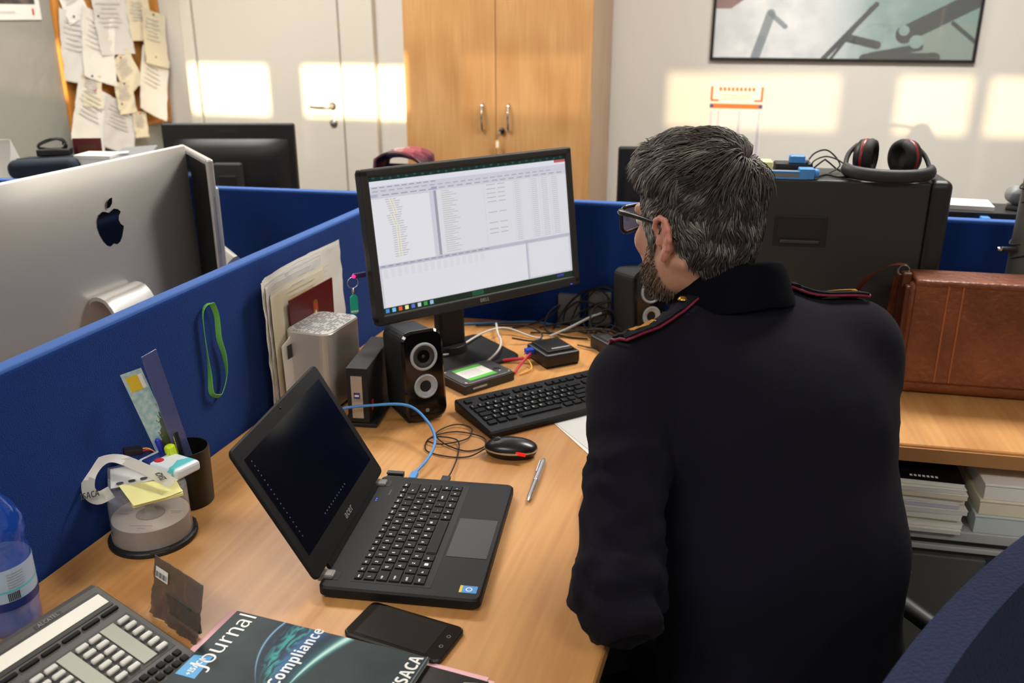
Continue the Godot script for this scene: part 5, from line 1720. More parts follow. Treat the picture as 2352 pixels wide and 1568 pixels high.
func build_bottle() -> void:
	var t := thing("water_bottle", "blue plastic water bottle with white label at the left edge", "bottle", Vector3(-0.708, DESK, -1.068), 0.3)
	var prof := [Vector2(0, 0.004), Vector2(0.018, 0.002), Vector2(0.034, 0.0), Vector2(0.040, 0.006), Vector2(0.0405, 0.022), Vector2(0.0385, 0.028), Vector2(0.0405, 0.034), Vector2(0.0410, 0.05), Vector2(0.041, 0.105), Vector2(0.0405, 0.118), Vector2(0.036, 0.128), Vector2(0.0395, 0.140), Vector2(0.041, 0.152), Vector2(0.039, 0.168), Vector2(0.030, 0.188), Vector2(0.018, 0.204), Vector2(0.0135, 0.212), Vector2(0.0135, 0.224)]
	part("bottle_body", lathed(prof, 40), M.bottle_blue, t)
	part("label", lathed([Vector2(0.0416, 0.046), Vector2(0.0418, 0.048), Vector2(0.0418, 0.106), Vector2(0.0416, 0.108)], 40), M.bottle_label, t)
	part("label_band", lathed([Vector2(0.0420, 0.046), Vector2(0.0421, 0.047), Vector2(0.0421, 0.058), Vector2(0.0420, 0.059)], 40), M.navy_print, t)
	part("label_line", lathed([Vector2(0.0420, 0.074), Vector2(0.04215, 0.075), Vector2(0.0420, 0.077)], 40), M.turquoise, t)
	for k in 7:
		var a := 0.35 + k * 0.055
		part("bar", bx(Vector3(0.0014, 0.012, 0.0006)), M.dark_ink, t, Vector3(sin(a) * 0.0422, 0.0665, cos(a) * 0.0422), Vector3(0, a, 0))
	for k in 6:
		for j in 4:
			var a := 0.45 + j * 0.14
			part("print_line", bx(Vector3(0.0048, 0.0007, 0.0006)), M.grey_ink, t, Vector3(sin(a) * 0.0420, 0.081 + k * 0.004, cos(a) * 0.0420), Vector3(0, a, 0))
	part("cap", lathed([Vector2(0.0150, 0.216), Vector2(0.0155, 0.218), Vector2(0.0155, 0.230), Vector2(0.014, 0.232), Vector2(0, 0.232)], 24), M.pen_blue, t)
	part("water", lathed([Vector2(0, 0.006), Vector2(0.037, 0.006), Vector2(0.038, 0.02), Vector2(0.0385, 0.06), Vector2(0.0385, 0.06), Vector2(0, 0.06)], 32), M.water, t)

func cover_picture() -> ImageTexture:
	var nz := noise(0.012, 3, 91)
	return picture(300, 400, func(x, y):
		var u: float = x / 300.0
		var v: float = y / 400.0
		var c := Color8(12, 30, 34).lerp(Color8(22, 46, 48), nz.get_noise_2d(x * 0.6, y * 0.6) + 0.4)
		# printed fan of light: narrow at the lower left, open at the right edge
		var hi: float = 0.33 + (u - 0.515) * (-0.294) + (u - 0.515) * (u - 0.76) * 0.64
		var lo: float = 0.522 + (u - 0.592) * 0.158 + (u - 0.592) * (u - 0.775) * 0.29
		var s: float = (v - hi) / maxf(lo - hi, 0.01)
		var open: float = smoothstep(0.30, 0.62, u)
		if s > -0.05 and s < 1.08:
			var rays: float = 0.5 + 0.5 * sin(s * 34.0 + 3.0 * nz.get_noise_2d(x * 0.8, y * 2.0) * 4.0)
			var inside := Color8(10, 34, 52).lerp(Color8(52, 168, 160), rays * smoothstep(0.05, 0.3, s) * smoothstep(0.62, 0.35, s) * 0.9)
			inside = inside.lerp(Color8(58, 120, 186), 0.65 * exp(-pow((s - 0.55) / 0.12, 2.0)))
			inside = inside.lerp(Color8(40, 140, 140), 0.5 * smoothstep(0.7, 0.95, s))
			c = c.lerp(inside, open * smoothstep(-0.05, 0.0, s) * smoothstep(1.08, 1.0, s))
			c = c.lerp(Color8(150, 200, 236), open * exp(-pow(s / 0.018, 2.0)) * 0.8)
			c = c.lerp(Color8(206, 240, 228), open * exp(-pow((s - 0.95) / (0.02 + 0.09 * maxf(u - 0.5, 0.0)), 2.0)) * 0.9)
		return c)

func build_magazines() -> void:
	var c0 := Vector3(-0.390, 0, -1.0765)
	# local: x right along the title, z down the page; the corner at the far left is the origin
	var cover := paint("journal_cover", Color.WHITE, 0.5, 0.0, 0.35)
	cover.albedo_texture = cover_picture()
	var f := thing("paper_folder", "pink paper folder lying under the two magazines", "folder", Vector3(-0.392, DESK, -1.085), 1.20)
	part("sheet", rb(Vector3(0.235, 0.0018, 0.41), 0.0006, 1), M.paper_pink, f, Vector3(-0.112, 0.001, 0.190))
	part("flap", rb(Vector3(0.232, 0.0012, 0.40), 0.0005, 1), M.paper_pink, f, Vector3(-0.110, 0.0026, 0.187), Vector3(0, 0.012, 0))
	var flat := Vector3(-PI / 2, 0, 0)
	var m := thing("magazine", "black magazine lying below the dark green one, its edge showing at the right", "magazine", Vector3(-0.392, DESK + 0.0032, -1.078), 1.20)
	part("pages", rb(Vector3(0.206, 0.005, 0.295), 0.0008, 1), M.paper, m, Vector3(-0.103, 0.0026, 0.240))
	part("cover", rb(Vector3(0.208, 0.0006, 0.297), 0.0003, 1), M.black_satin, m, Vector3(-0.103, 0.0055, 0.240))
	lettering("ISACA", 0.026, M.white_ink, m, Vector3(-0.040, 0.006, 0.368), flat, true, "lettering", 1.0, Vector2(0.066, 0.017))
	part("print_line", bx(Vector3(0.05, 0.0002, 0.0008)), M.grey_ink, m, Vector3(-0.035, 0.006, 0.381))
	m = thing("magazine", "dark green journal with white Journal title and glowing turquoise sweep", "magazine", Vector3(c0.x, DESK + 0.0092, c0.z), 1.23)
	part("pages", rb(Vector3(0.208, 0.005, 0.298), 0.0008, 1), M.paper, m, Vector3(-0.105, 0.0026, 0.1495))
	var g := Geo.new()
	g.box(Vector3(-0.105, 0.0055, 0.150), Vector3(0.210, 0.0006, 0.300))
	part("cover", g.mesh(), cover, m)
	var tab := part("blue_tab", extruded(PackedVector2Array([Vector2(-0.022, -0.016), Vector2(0.022, -0.012), Vector2(0.016, 0.014), Vector2(-0.022, 0.014)]), 0.0, 0.0003), M.cyan_print, m, Vector3(-0.115, 0.0058, 0.017), flat)
	lettering("+ISACA", 0.013, M.white_ink, tab, Vector3(-0.002, -0.002, 0.0004), Vector3.ZERO, true, "lettering", 1.0, Vector2(0.034, 0.0085))
	lettering("Journal", 0.062, M.white_ink, m, Vector3(-0.063, 0.0062, 0.0245), flat, false, "title", 1.0, Vector2(0.118, 0.033))
	lettering("Compliance", 0.044, M.silver_ink, m, Vector3(-0.056, 0.0060, 0.134), flat, true, "headline", 1.0, Vector2(0.118, 0.024))
	lettering("+ISACA", 0.026, M.white_ink, m, Vector3(-0.040, 0.0060, 0.283), flat, true, "lettering", 1.0, Vector2(0.074, 0.018))
	part("print_line", bx(Vector3(0.062, 0.0002, 0.0008)), M.grey_ink, m, Vector3(-0.030, 0.0060, 0.296))
	lettering("*", 0.014, M.white_ink, m, Vector3(-0.09, 0.0060, 0.215), flat, false)
	# smartphone
	var p := thing("smartphone", "black smartphone lying screen up between laptop and magazines", "smartphone", Vector3(-0.150, DESK, -1.043), -0.427)
	var pg := Geo.new()
	pg.extrude(rrect(0.152, 0.080, 0.011, 5), 0.0, 0.0085, 0.002)
	part("body", pg.mesh(), M.black_plastic, p, Vector3.ZERO, Vector3(-PI / 2, 0, 0))
	part("glass", extruded(rrect(0.147, 0.075, 0.009, 5), 0.0, 0.0004), M.black_glass, p, Vector3(0, 0.0085, 0), Vector3(-PI / 2, 0, 0))
	part("screen", bx(Vector3(0.112, 0.0003, 0.066)), M.phone_screen, p, Vector3(-0.004, 0.0091, 0))
	for k in 2: part("touch_mark", lathed([Vector2(0.0022, 0), Vector2(0.003, 0.0001), Vector2(0.0022, 0.0002)], 12), M.grey_ink, p, Vector3(0.064, 0.0089, -0.012 + k * 0.022))

# papers, folder and rubber band on the long partition
func on_panel(s: float, y: float, off: float) -> Vector3:
	return Vector3(-0.7259, 0, -1.1683) + Vector3(0.2925, 0, -0.956) * s + Vector3(0.956, 0, 0.2925) * off + Vector3(0, y, 0)

func build_panel_things() -> void:
	var turn := PANEL + PI / 2
	# s runs along the panel; local x is towards -s ... local x = (cos turn, 0, -sin turn)
	var sheets := [["envelope", "large crumpled white envelope standing against the blue partition", 0.832, 0.378, 0.298, 0.013, M.paper, 0.012, 3], ["paper_stack", "loose white papers in front of the white envelope", 0.778, 0.255, 0.288, 0.022, M.paper_grey, 0.008, 5], ["paper_sheet", "folded cream sheet in front of the loose white papers", 0.783, 0.245, 0.266, 0.029, M.paper_cream, 0.006, 8]]
	for q in sheets:
		var t := thing(q[0], q[1], "paper", on_panel(q[2], DESK + 0.001, q[5]), turn)
		var nz := noise(9.0, 3, q[8])
		var w: float = q[3]
		var h: float = q[4]
		var amp: float = q[7]
		for k in 3:
			part("leaf", sheet(14, 12, func(u, v):
				var x: float = (u - 0.5) * w
				return Vector3(x - 0.004 * k, v * (h - 0.004 * k), amp * 0.5 * nz.get_noise_2d(u * 2.0 + k, v * 2.0) + amp * pow(1.0 - u, 5.0) * 1.6 + 0.0022 * k - 0.004 * v), 0.0006), q[6] if k != 1 else M.paper, t)
		for k in 5: part("print_line", bx(Vector3(w * (0.2 + 0.1 * ((k * 3) % 4)), 0.0012, 0.0003)), M.faint_ink, t, Vector3(0.0 + 0.01 * k, h * 0.9 - k * 0.011, amp * 0.2 + 0.008))
	var f := thing("maroon_folder", "maroon folder with a gold and white crest, leaning on papers at the partition", "folder", on_panel(0.815, DESK + 0.001, 0.040), turn)
	part("cover", rb(Vector3(0.195, 0.235, 0.003), 0.001, 1), M.maroon, f, Vector3(0, 0.1175, 0), Vector3(0.01, 0, 0))
	part("gilt_edge", bx(Vector3(0.11, 0.003, 0.0032)), M.gold, f, Vector3(-0.04, 0.234, -0.0003))
	var cr := part("crest", extruded(rrect(0.020, 0.036, 0.007, 4), 0.0, 0.0004), M.gold, f, Vector3(0.012, 0.188, 0.0022))
	part("crest_field", extruded(rrect(0.011, 0.013, 0.003, 3), 0.0, 0.0003), M.red_ink, cr, Vector3(0, 0.002, 0.0004))
	part("crest_star", extruded(PackedVector2Array([Vector2(0, 0.006), Vector2(-0.0055, -0.004), Vector2(0.0055, -0.004)]), 0.0, 0.0003), M.white_ink, cr, Vector3(0, -0.011, 0.0004))
	part("print_line", bx(Vector3(0.028, 0.0018, 0.0002)), M.grey_ink, f, Vector3(0.012, 0.160, 0.0022))
	var bk := thing("booklet", "narrow white and blue booklet squeezed beside the silver box", "booklet", on_panel(0.690, DESK + 0.001, 0.052), turn)
	part("leaf", sheet(8, 8, func(u, v): return Vector3((u - 0.5) * 0.05, v * 0.15 + 0.03 * u * v, 0.006 * sin(u * 3.0) - 0.004 * v), 0.002), M.paper, bk)
	part("dark_picture", bx(Vector3(0.034, 0.03, 0.0004)), M.dark_ink, bk, Vector3(-0.002, 0.135, 0.0045))
	part("blue_picture", bx(Vector3(0.036, 0.045, 0.0004)), M.cyan_print, bk, Vector3(-0.002, 0.035, 0.0080))
	# green rubber band on a pin
	var pts := [Vector3(-0.575, 1.035, -1.636), Vector3(-0.579, 1.034, -1.620), Vector3(-0.582, 1.019, -1.612), Vector3(-0.582, 0.980, -1.611), Vector3(-0.582, 0.936, -1.612), Vector3(-0.582, 0.900, -1.612), Vector3(-0.583, 0.865, -1.610), Vector3(-0.579, 0.852, -1.622), Vector3(-0.574, 0.848, -1.638), Vector3(-0.569, 0.869, -1.655), Vector3(-0.567, 0.890, -1.660), Vector3(-0.567, 0.922, -1.659), Vector3(-0.570, 0.957, -1.651), Vector3(-0.570, 0.984, -1.652), Vector3(-0.570, 1.006, -1.652), Vector3(-0.572, 1.028, -1.645), Vector3(-0.575, 1.035, -1.636)]
	var path := spline(pts, 4)
	var o := Vector3(-0.575, 0.85, -1.636)
	var face := Vector3(0.956, 0, 0.2925)
	var band := Geo.new()
	band.grid(2, path.size() - 1, func(u, v):
		var k := int(round(v * (path.size() - 1)))
		var d: Vector3 = ((path[mini(k + 1, path.size() - 1)] as Vector3) - (path[maxi(k - 1, 0)] as Vector3)).normalized()
		var twist := 0.9 * sin(v * 9.0)
		var across := (face * cos(twist) + d.cross(face) * sin(twist)).normalized()
		return (path[k] as Vector3) - o + across * ((u - 0.5) * 0.0105) + face * 0.002, 0.0012)
	var rbn := thing("rubber_band", "long green rubber band hanging on the blue partition", "rubber band", o)
	part("loop", band.mesh(), M.band_green, rbn)
	part("pin", lathed([Vector2(0, 0), Vector2(0.003, 0.0005), Vector2(0.0025, 0.003), Vector2(0, 0.004)], 10), M.band_green, rbn, Vector3(0.0, 0.184, 0.0), Vector3(0, 0, -PI / 2))

# ---------------------------------------------------------------- middle of the desk
func panel_clear(p: Vector3) -> Vector3:     # keep cables in front of the rear partition
	var z := -2.305 + (p.x - 0.625) * 0.2455 + 0.03
	return Vector3(p.x, p.y, maxf(p.z, z))

func wire(called: String, label: String, pts: Array, r: float, mat: Material, sides := 6, group := "") -> Node3D:
	var o: Vector3 = pts[0]
	var t := thing(called, label, "cable", Vector3(o.x, DESK, o.z), 0.0, group)
	var path := []
	for p in pts: path.append(panel_clear(p) - t.position)
	part("lead", cable(path, r, 7, sides), mat, t)
	return t

func speaker(label: String, at: Vector3, turn: float) -> void:
	var t := thing("speaker", label, "speaker", at, turn, "black desktop speakers")
	# leaning back a little: glossy front, matt body, two ringed drivers
	var lean := -0.10
	var g := Geo.new()
	g.extrude(rrect(0.088, 0.185, 0.022, 5), -0.11, 0.0, 0.006)
	part("cabinet", g.mesh(), M.black_matt, t, Vector3(0, 0.102, 0.045), Vector3(lean, 0, 0))
	var f := Geo.new()
	f.extrude(rrect(0.092, 0.196, 0.024, 6), 0.0, 0.012, 0.005)
	part("front", f.mesh(), M.black_gloss, t, Vector3(0, 0.102, 0.045), Vector3(lean, 0, 0))
	var head := Transform3D(Basis(Vector3.RIGHT, lean), Vector3(0, 0.102, 0.045))
	for k in 2:
		var y: float = [0.042, -0.022][k]
		var r: float = [0.030, 0.026][k]
		var q := head * Vector3(0, y, 0.0125)
		var ring := part("driver_ring", lathed([Vector2(r * 0.78, 0.0), Vector2(r * 0.82, 0.004), Vector2(r * 0.94, 0.0045), Vector2(r, 0.002), Vector2(r, 0.0)], 32), M.speaker_ring, t, q, Vector3(PI / 2 + lean, 0, 0))
		if k == 0:
			part("cone", lathed([Vector2(r * 0.8, 0.001), Vector2(r * 0.66, 0.003), Vector2(r * 0.58, 0.0005), Vector2(r * 0.22, -0.004), Vector2(r * 0.20, -0.002), Vector2(0, 0.001)], 32), M.charcoal, ring, Vector3(0, 0.0005, 0))
		else:
			part("port", lathed([Vector2(r * 0.85, 0.0035), Vector2(r * 0.6, 0.002), Vector2(r * 0.40, -0.002)], 32), M.speaker_ring, ring)
			part("port_hole", lathed([Vector2(r * 0.42, 0.0006), Vector2(0, 0.0005)], 20), M.black_matt, ring)
	part("brand_mark", extruded(rrect(0.008, 0.008, 0.003, 3), 0.0, 0.0004), M.mid_grey, t, head * Vector3(0, -0.075, 0.0122), Vector3(lean, 0, 0))
	part("foot", rb(Vector3(0.08, 0.012, 0.115), 0.004, 1), M.black_matt, t, Vector3(0, 0.006, -0.005))

func build_middle_desk() -> void:
	# silver drive box, pierced top
	var t := thing("drive_enclosure", "tall silver aluminium drive box with patterned top beside the maroon folder", "drive", Vector3(-0.413, DESK, -1.868), -0.33)
	var g := Geo.new()
	g.extrude(rrect(0.108, 0.146, 0.022, 6), 0.006, 0.178, 0.002)
	part("case", g.mesh(), M.aluminium, t, Vector3.ZERO, Vector3(-PI / 2, 0, 0))
	part("base", extruded(rrect(0.10, 0.138, 0.02, 5), 0.0, 0.006), M.black_plastic, t, Vector3.ZERO, Vector3(-PI / 2, 0, 0))
	part("top_plate", extruded(rrect(0.103, 0.141, 0.020, 6), 0.0, 0.0015), M.pierced_top, t, Vector3(0, 0.1775, 0), Vector3(-PI / 2, 0, 0))
	var dots := Geo.new()
	for a in 14:
		for b in 20:
			var q := Vector2(-0.0455 + a * 0.007, -0.0655 + b * 0.0069)
			if absf(q.x) > 0.036 and absf(q.y) > 0.055: continue
			if fposmod(sin(a * 12.3 + b * 4.7) * 437.0, 1.0) > 0.62: continue
			dots.box(Vector3(q.x, 0.1792, q.y), Vector3(0.0042, 0.0004, 0.0042))
	part("vent_pattern", dots.mesh(), M.mid_grey, t).set_meta("kind", "stuff")
	# slim black drive with silver front
	t = thing("drive_enclosure", "slim black upright drive with a silver front plate and blue mark", "drive", Vector3(-0.306, DESK, -1.812), -0.127)
	part("case", rb(Vector3(0.046, 0.122, 0.196), 0.003, 1), M.black_matt, t, Vector3(0, 0.071, 0))
	part("stand", rb(Vector3(0.075, 0.010, 0.20), 0.003, 1), M.black_plastic, t, Vector3(0, 0.005, 0))
	part("front_plate", rb(Vector3(0.024, 0.094, 0.003), 0.001, 1), M.plate_grey, t, Vector3(-0.001, 0.068, 0.0985))
	var mk := part("front_mark", bx(Vector3(0.013, 0.013, 0.001)), M.navy_print, t, Vector3(-0.001, 0.072, 0.1005))
	part("mark_line", bx(Vector3(0.009, 0.004, 0.0004)), M.white_ink, mk, Vector3(0, 0, 0.0006))
	part("side_sticker", bx(Vector3(0.0006, 0.022, 0.012)), M.red_ink, t, Vector3(0.0232, 0.042, 0.072))
	speaker("black glossy desktop speaker with grey ringed drivers between drive and keyboard", Vector3(-0.208, DESK, -1.795), 0.49)
	speaker("black desktop speaker behind the seated man's chin, next to the cable tangle", Vector3(0.335, DESK, -2.262), 0.40)

	# bare hard disk
	t = thing("hard_disk", "bare hard disk with a white and green label lying behind the keyboard", "hard disk", Vector3(-0.082, DESK, -1.965), 0.69)
	part("casting", rb(Vector3(0.146, 0.022, 0.101), 0.003, 1), M.disk_dark, t, Vector3(0, 0.011, 0))
	part("lid", extruded(rrect(0.14, 0.096, 0.012, 4), 0.0, 0.003, 0.0008), M.disk_lid, t, Vector3(0, 0.022, 0), Vector3(-PI / 2, 0, 0))
	var lab := part("label_sheet", bx(Vector3(0.078, 0.0005, 0.072)), M.paper, t, Vector3(-0.008, 0.0254, 0.0))
	for s in [-1, 1]: part("green_stripe", bx(Vector3(0.0785, 0.0004, 0.014)), M.label_green, lab, Vector3(0, 0.0002, s * 0.030))
	for k in 5: part("print_line", bx(Vector3(0.05, 0.0002, 0.0012)), M.grey_ink, lab, Vector3(-0.006, 0.0004, -0.016 + k * 0.007))
	for q in [Vector2(0.062, 0.04), Vector2(0.062, -0.04), Vector2(-0.062, 0.04), Vector2(-0.062, -0.04)]:
		part("screw", lathed([Vector2(0, 0), Vector2(0.003, 0), Vector2(0.0028, 0.0012), Vector2(0, 0.0014)], 10), M.steel, t, Vector3(q.x, 0.0248, q.y))
	part("spindle_cap", lathed([Vector2(0, 0), Vector2(0.010, 0), Vector2(0.010, 0.001), Vector2(0, 0.001)], 20), M.steel, t, Vector3(0.045, 0.0252, 0.018))
	part("front_slot", bx(Vector3(0.04, 0.004, 0.001)), M.light_grey, t, Vector3(-0.03, 0.011, 0.051))
	# adapter
	t = thing("drive_adapter", "black drive adapter box with blue plug and red cables", "adapter", Vector3(0.102, DESK, -2.105), 0.46)
	part("case", rb(Vector3(0.095, 0.032, 0.105), 0.006), M.black_plastic, t, Vector3(0, 0.020, 0))
	part("top_ridge", rb(Vector3(0.075, 0.008, 0.085), 0.003, 1), M.black_plastic, t, Vector3(0, 0.038, -0.002))
	part("name_plate", bx(Vector3(0.05, 0.0006, 0.006)), M.grey_ink, t, Vector3(0.006, 0.0425, 0.028))
	part("foot_plate", bx(Vector3(0.088, 0.004, 0.098)), M.black_matt, t, Vector3(0, 0.002, 0))
	part("blue_plug", rb(Vector3(0.024, 0.014, 0.020), 0.002, 1), M.plug_blue, t, Vector3(-0.054, 0.026, -0.02))
	wire("red_cable", "flat red cable lying to the left of the black adapter", [Vector3(-0.028, 0.747, -2.083), Vector3(0.012, 0.749, -2.089), Vector3(0.045, 0.755, -2.083)], 0.0038, M.red_cable)
	wire("red_cable", "red cable running from the blue plug down towards the hard disk", [Vector3(0.006, 0.745, -2.005), Vector3(0.020, 0.751, -2.045), Vector3(0.036, 0.758, -2.075), Vector3(0.046, 0.764, -2.088)], 0.0034, M.red_cable)
	wire("yellow_cable", "yellow lead looping between the hard disk and the black adapter", [Vector3(0.018, 0.744, -1.998), Vector3(0.046, 0.745, -2.03), Vector3(0.044, 0.751, -2.06), Vector3(0.028, 0.760, -2.085), Vector3(0.046, 0.766, -2.105)], 0.0018, M.yellow_cable)
	# white, blue and black cables round the monitor foot
	wire("white_cable", "white cable curving over the front of the monitor foot", [Vector3(-0.15, 0.744, -2.005), Vector3(-0.112, 0.744, -2.01), Vector3(-0.065, 0.760, -2.035), Vector3(-0.036, 0.760, -2.11), Vector3(-0.028, 0.757, -2.19), Vector3(-0.038, 0.757, -2.26), Vector3(-0.043, 0.760, -2.33)], 0.0030, M.white_cable)
	wire("white_cable", "white cable lying across the monitor foot plate", [Vector3(-0.20, 0.757, -2.095), Vector3(-0.160, 0.757, -2.10), Vector3(-0.13, 0.757, -2.16), Vector3(-0.075, 0.757, -2.262), Vector3(-0.019, 0.757, -2.30), Vector3(0.051, 0.746, -2.262), Vector3(0.085, 0.744, -2.250)], 0.0028, M.white_cable)
	wire("white_cable", "short white cable hanging behind the left speaker", [Vector3(-0.199, 0.800, -2.293), Vector3(-0.193, 0.780, -2.262), Vector3(-0.195, 0.760, -2.232), Vector3(-0.222, 0.744, -2.19)], 0.0030, M.white_cable)
	wire("blue_cable", "blue network cable lying along the foot of the rear partition", [Vector3(-0.188, 0.744, -2.365), Vector3(-0.092, 0.744, -2.376), Vector3(0.005, 0.744, -2.39), Vector3(0.066, 0.744, -2.39), Vector3(0.131, 0.744, -2.355)], 0.0030, M.blue_cable)
	var lan := wire("blue_cable", "bright blue network cable arching into the side of the laptop", [Vector3(-0.45, 0.7435, -1.64), Vector3(-0.42, 0.752, -1.69), Vector3(-0.362, 0.785, -1.700), Vector3(-0.284, 0.800, -1.692), Vector3(-0.212, 0.800, -1.690), Vector3(-0.168, 0.787, -1.640), Vector3(-0.150, 0.770, -1.593), Vector3(-0.159, 0.757, -1.545), Vector3(-0.179, 0.753, -1.492)], 0.0029, M.blue_cable, 8)
	part("plug", rb(Vector3(0.013, 0.010, 0.026), 0.002, 1), M.blue_cable, lan, Vector3(-0.181, 0.7525, -1.478) - lan.position, Vector3(0, -0.1456, 0))
	var stub := thing("usb_stick", "flat black plug sticking out of the laptop near its hinge", "plug", Vector3(-0.215, DESK, -1.475), -0.1456)
	part("body", rb(Vector3(0.030, 0.007, 0.030), 0.002, 1), M.black_plastic, stub, Vector3(0, 0.0125, 0.0))
	part("cap", rb(Vector3(0.032, 0.004, 0.010), 0.001, 1), M.charcoal, stub, Vector3(0, 0.0185, -0.006))
	# tangle of black leads in front of the rear partition, with grey boxes and a plug
	var tangle := [[Vector3(0.113, 0.745, -2.33), Vector3(0.151, 0.800, -2.36), Vector3(0.201, 0.840, -2.37), Vector3(0.271, 0.860, -2.35), Vector3(0.319, 0.860, -2.33), Vector3(0.34, 0.80, -2.32), Vector3(0.34, 0.744, -2.31)],
		[Vector3(0.140, 0.747, -2.36), Vector3(0.150, 0.79, -2.36), Vector3(0.191, 0.820, -2.34), Vector3(0.248, 0.800, -2.33), Vector3(0.267, 0.770, -2.31), Vector3(0.216, 0.750, -2.28), Vector3(0.159, 0.760, -2.30), Vector3(0.187, 0.790, -2.34), Vector3(0.245, 0.80, -2.35), Vector3(0.29, 0.76, -2.33), Vector3(0.27, 0.745, -2.30)],
		[Vector3(0.077, 0.746, -2.34), Vector3(0.147, 0.770, -2.31), Vector3(0.220, 0.780, -2.33), Vector3(0.280, 0.790, -2.34), Vector3(0.270, 0.815, -2.35), Vector3(0.211, 0.795, -2.36), Vector3(0.195, 0.760, -2.31), Vector3(0.248, 0.745, -2.25)],
		[Vector3(0.17, 0.745, -2.20), Vector3(0.21, 0.748, -2.17), Vector3(0.26, 0.747, -2.18), Vector3(0.30, 0.75, -2.22), Vector3(0.28, 0.77, -2.27), Vector3(0.23, 0.775, -2.27), Vector3(0.20, 0.755, -2.24), Vector3(0.25, 0.745, -2.21), Vector3(0.31, 0.745, -2.19)],
		[Vector3(0.0, 0.744, -2.34), Vector3(0.05, 0.75, -2.35), Vector3(0.11, 0.78, -2.345), Vector3(0.13, 0.81, -2.34), Vector3(0.10, 0.79, -2.33), Vector3(0.09, 0.75, -2.31), Vector3(0.14, 0.744, -2.27), Vector3(0.20, 0.744, -2.25)],
		[Vector3(0.16, 0.745, -2.35), Vector3(0.18, 0.80, -2.36), Vector3(0.22, 0.85, -2.35), Vector3(0.26, 0.83, -2.34), Vector3(0.25, 0.77, -2.33), Vector3(0.21, 0.76, -2.34), Vector3(0.20, 0.81, -2.35), Vector3(0.24, 0.86, -2.34), Vector3(0.30, 0.84, -2.33)],
		[Vector3(0.05, 0.744, -2.30), Vector3(0.12, 0.75, -2.28), Vector3(0.19, 0.765, -2.26), Vector3(0.26, 0.77, -2.24), Vector3(0.30, 0.755, -2.20), Vector3(0.27, 0.744, -2.13), Vector3(0.21, 0.744, -2.10)],
		[Vector3(0.20, 0.744, -2.29), Vector3(0.22, 0.79, -2.30), Vector3(0.26, 0.81, -2.30), Vector3(0.28, 0.78, -2.29), Vector3(0.25, 0.755, -2.27), Vector3(0.21, 0.77, -2.28), Vector3(0.22, 0.81, -2.31), Vector3(0.27, 0.83, -2.32)],
		[Vector3(-0.10, 0.744, -2.36), Vector3(-0.02, 0.75, -2.34), Vector3(0.04, 0.76, -2.31), Vector3(0.08, 0.75, -2.27), Vector3(0.06, 0.745, -2.23), Vector3(0.0, 0.757, -2.22)],
		[Vector3(-0.30, 0.743, -2.10), Vector3(-0.27, 0.744, -2.13), Vector3(-0.29, 0.744, -2.19), Vector3(-0.25, 0.744, -2.25), Vector3(-0.20, 0.744, -2.28)]]
	var kinds := ["thick black lead arching highest in the cable tangle", "black lead coiled in the middle of the cable tangle", "black lead looping low through the cable tangle", "thin black lead looped on the desk beside the adapter", "black lead behind the monitor foot near the partition", "black lead wound upright in front of the grey boxes", "black lead running forward past the power supply brick", "knotted black lead between the grey boxes and the brick", "black lead crossing behind the right side of the monitor foot", "thin black lead behind the slim black drive"]
	for k in tangle.size(): wire("black_cable", kinds[k], tangle[k], [0.0028, 0.0025, 0.0026, 0.0018, 0.0024, 0.0024, 0.0026, 0.0022, 0.0024, 0.0016][k], M.black_matt, 6, "black leads on the desk")
	wire("grey_cable", "thick pale grey cable end lying in the cable tangle", [Vector3(0.100, 0.746, -2.265), Vector3(0.148, 0.760, -2.285), Vector3(0.205, 0.785, -2.30), Vector3(0.240, 0.800, -2.30)], 0.0034, M.light_grey)
	for q in [["grey plastic box standing at the partition, nearer the monitor", Vector3(0.160, DESK, -2.392), 0.062, 0.085, -0.30], ["grey plastic box standing at the partition, nearer the speaker", Vector3(0.243, DESK, -2.376), 0.062, 0.098, -0.22]]:
		t = thing("grey_box", q[0], "box", q[1], q[4])
		part("case", rb(Vector3(q[2], q[3], 0.018), 0.002, 1), M.box_grey, t, Vector3(0, q[3] / 2, 0))
		part("lid_seam", bx(Vector3(q[2] * 0.9, 0.002, 0.0186)), M.mid_grey, t, Vector3(0, q[3] * 0.7, 0))
	t = thing("power_brick", "black power supply brick lying below the cable tangle", "power supply", Vector3(0.245, DESK, -2.175), 0.5)
	part("case", rb(Vector3(0.055, 0.034, 0.085), 0.006), M.black_plastic, t, Vector3(0, 0.017, 0))
	part("rating_plate", bx(Vector3(0.03, 0.0006, 0.045)), M.charcoal, t, Vector3(0, 0.0343, 0))
	# memory stick in the monitor's side, with key ring and green tag
	t = thing("usb_key", "purple memory stick with a pink light in the monitor's left side", "memory stick", Vector3(-0.331, 1.026, -1.864), 0.611)
	part("body", rb(Vector3(0.030, 0.011, 0.007), 0.002, 1), M.purple, t, Vector3(0.005, 0, 0))
	part("pink_led", lathed([Vector2(0, -0.004), Vector2(0.003, -0.003), Vector2(0.0042, 0), Vector2(0.003, 0.003), Vector2(0, 0.004)], 12), M.led_pink, t, Vector3(-0.009, 0, 0.002))
	t = thing("key_ring", "steel key ring with a green key tag hanging beside the monitor", "key ring", Vector3(-0.340, 0.94, -1.858), 0.5)
	var ring := []
	for k in 25: ring.append(Vector3(0.012 * cos(TAU * k / 24), 0.072 + 0.012 * sin(TAU * k / 24), 0))
	part("ring", tubed(ring, 0.0009, 6), M.chrome, t)
	part("swivel", lathed([Vector2(0, 0), Vector2(0.003, 0.001), Vector2(0.0045, 0.005), Vector2(0.003, 0.010), Vector2(0.0015, 0.014), Vector2(0, 0.015)], 12), M.chrome, t, Vector3(0, 0.046, 0))
	var tg := Geo.new()
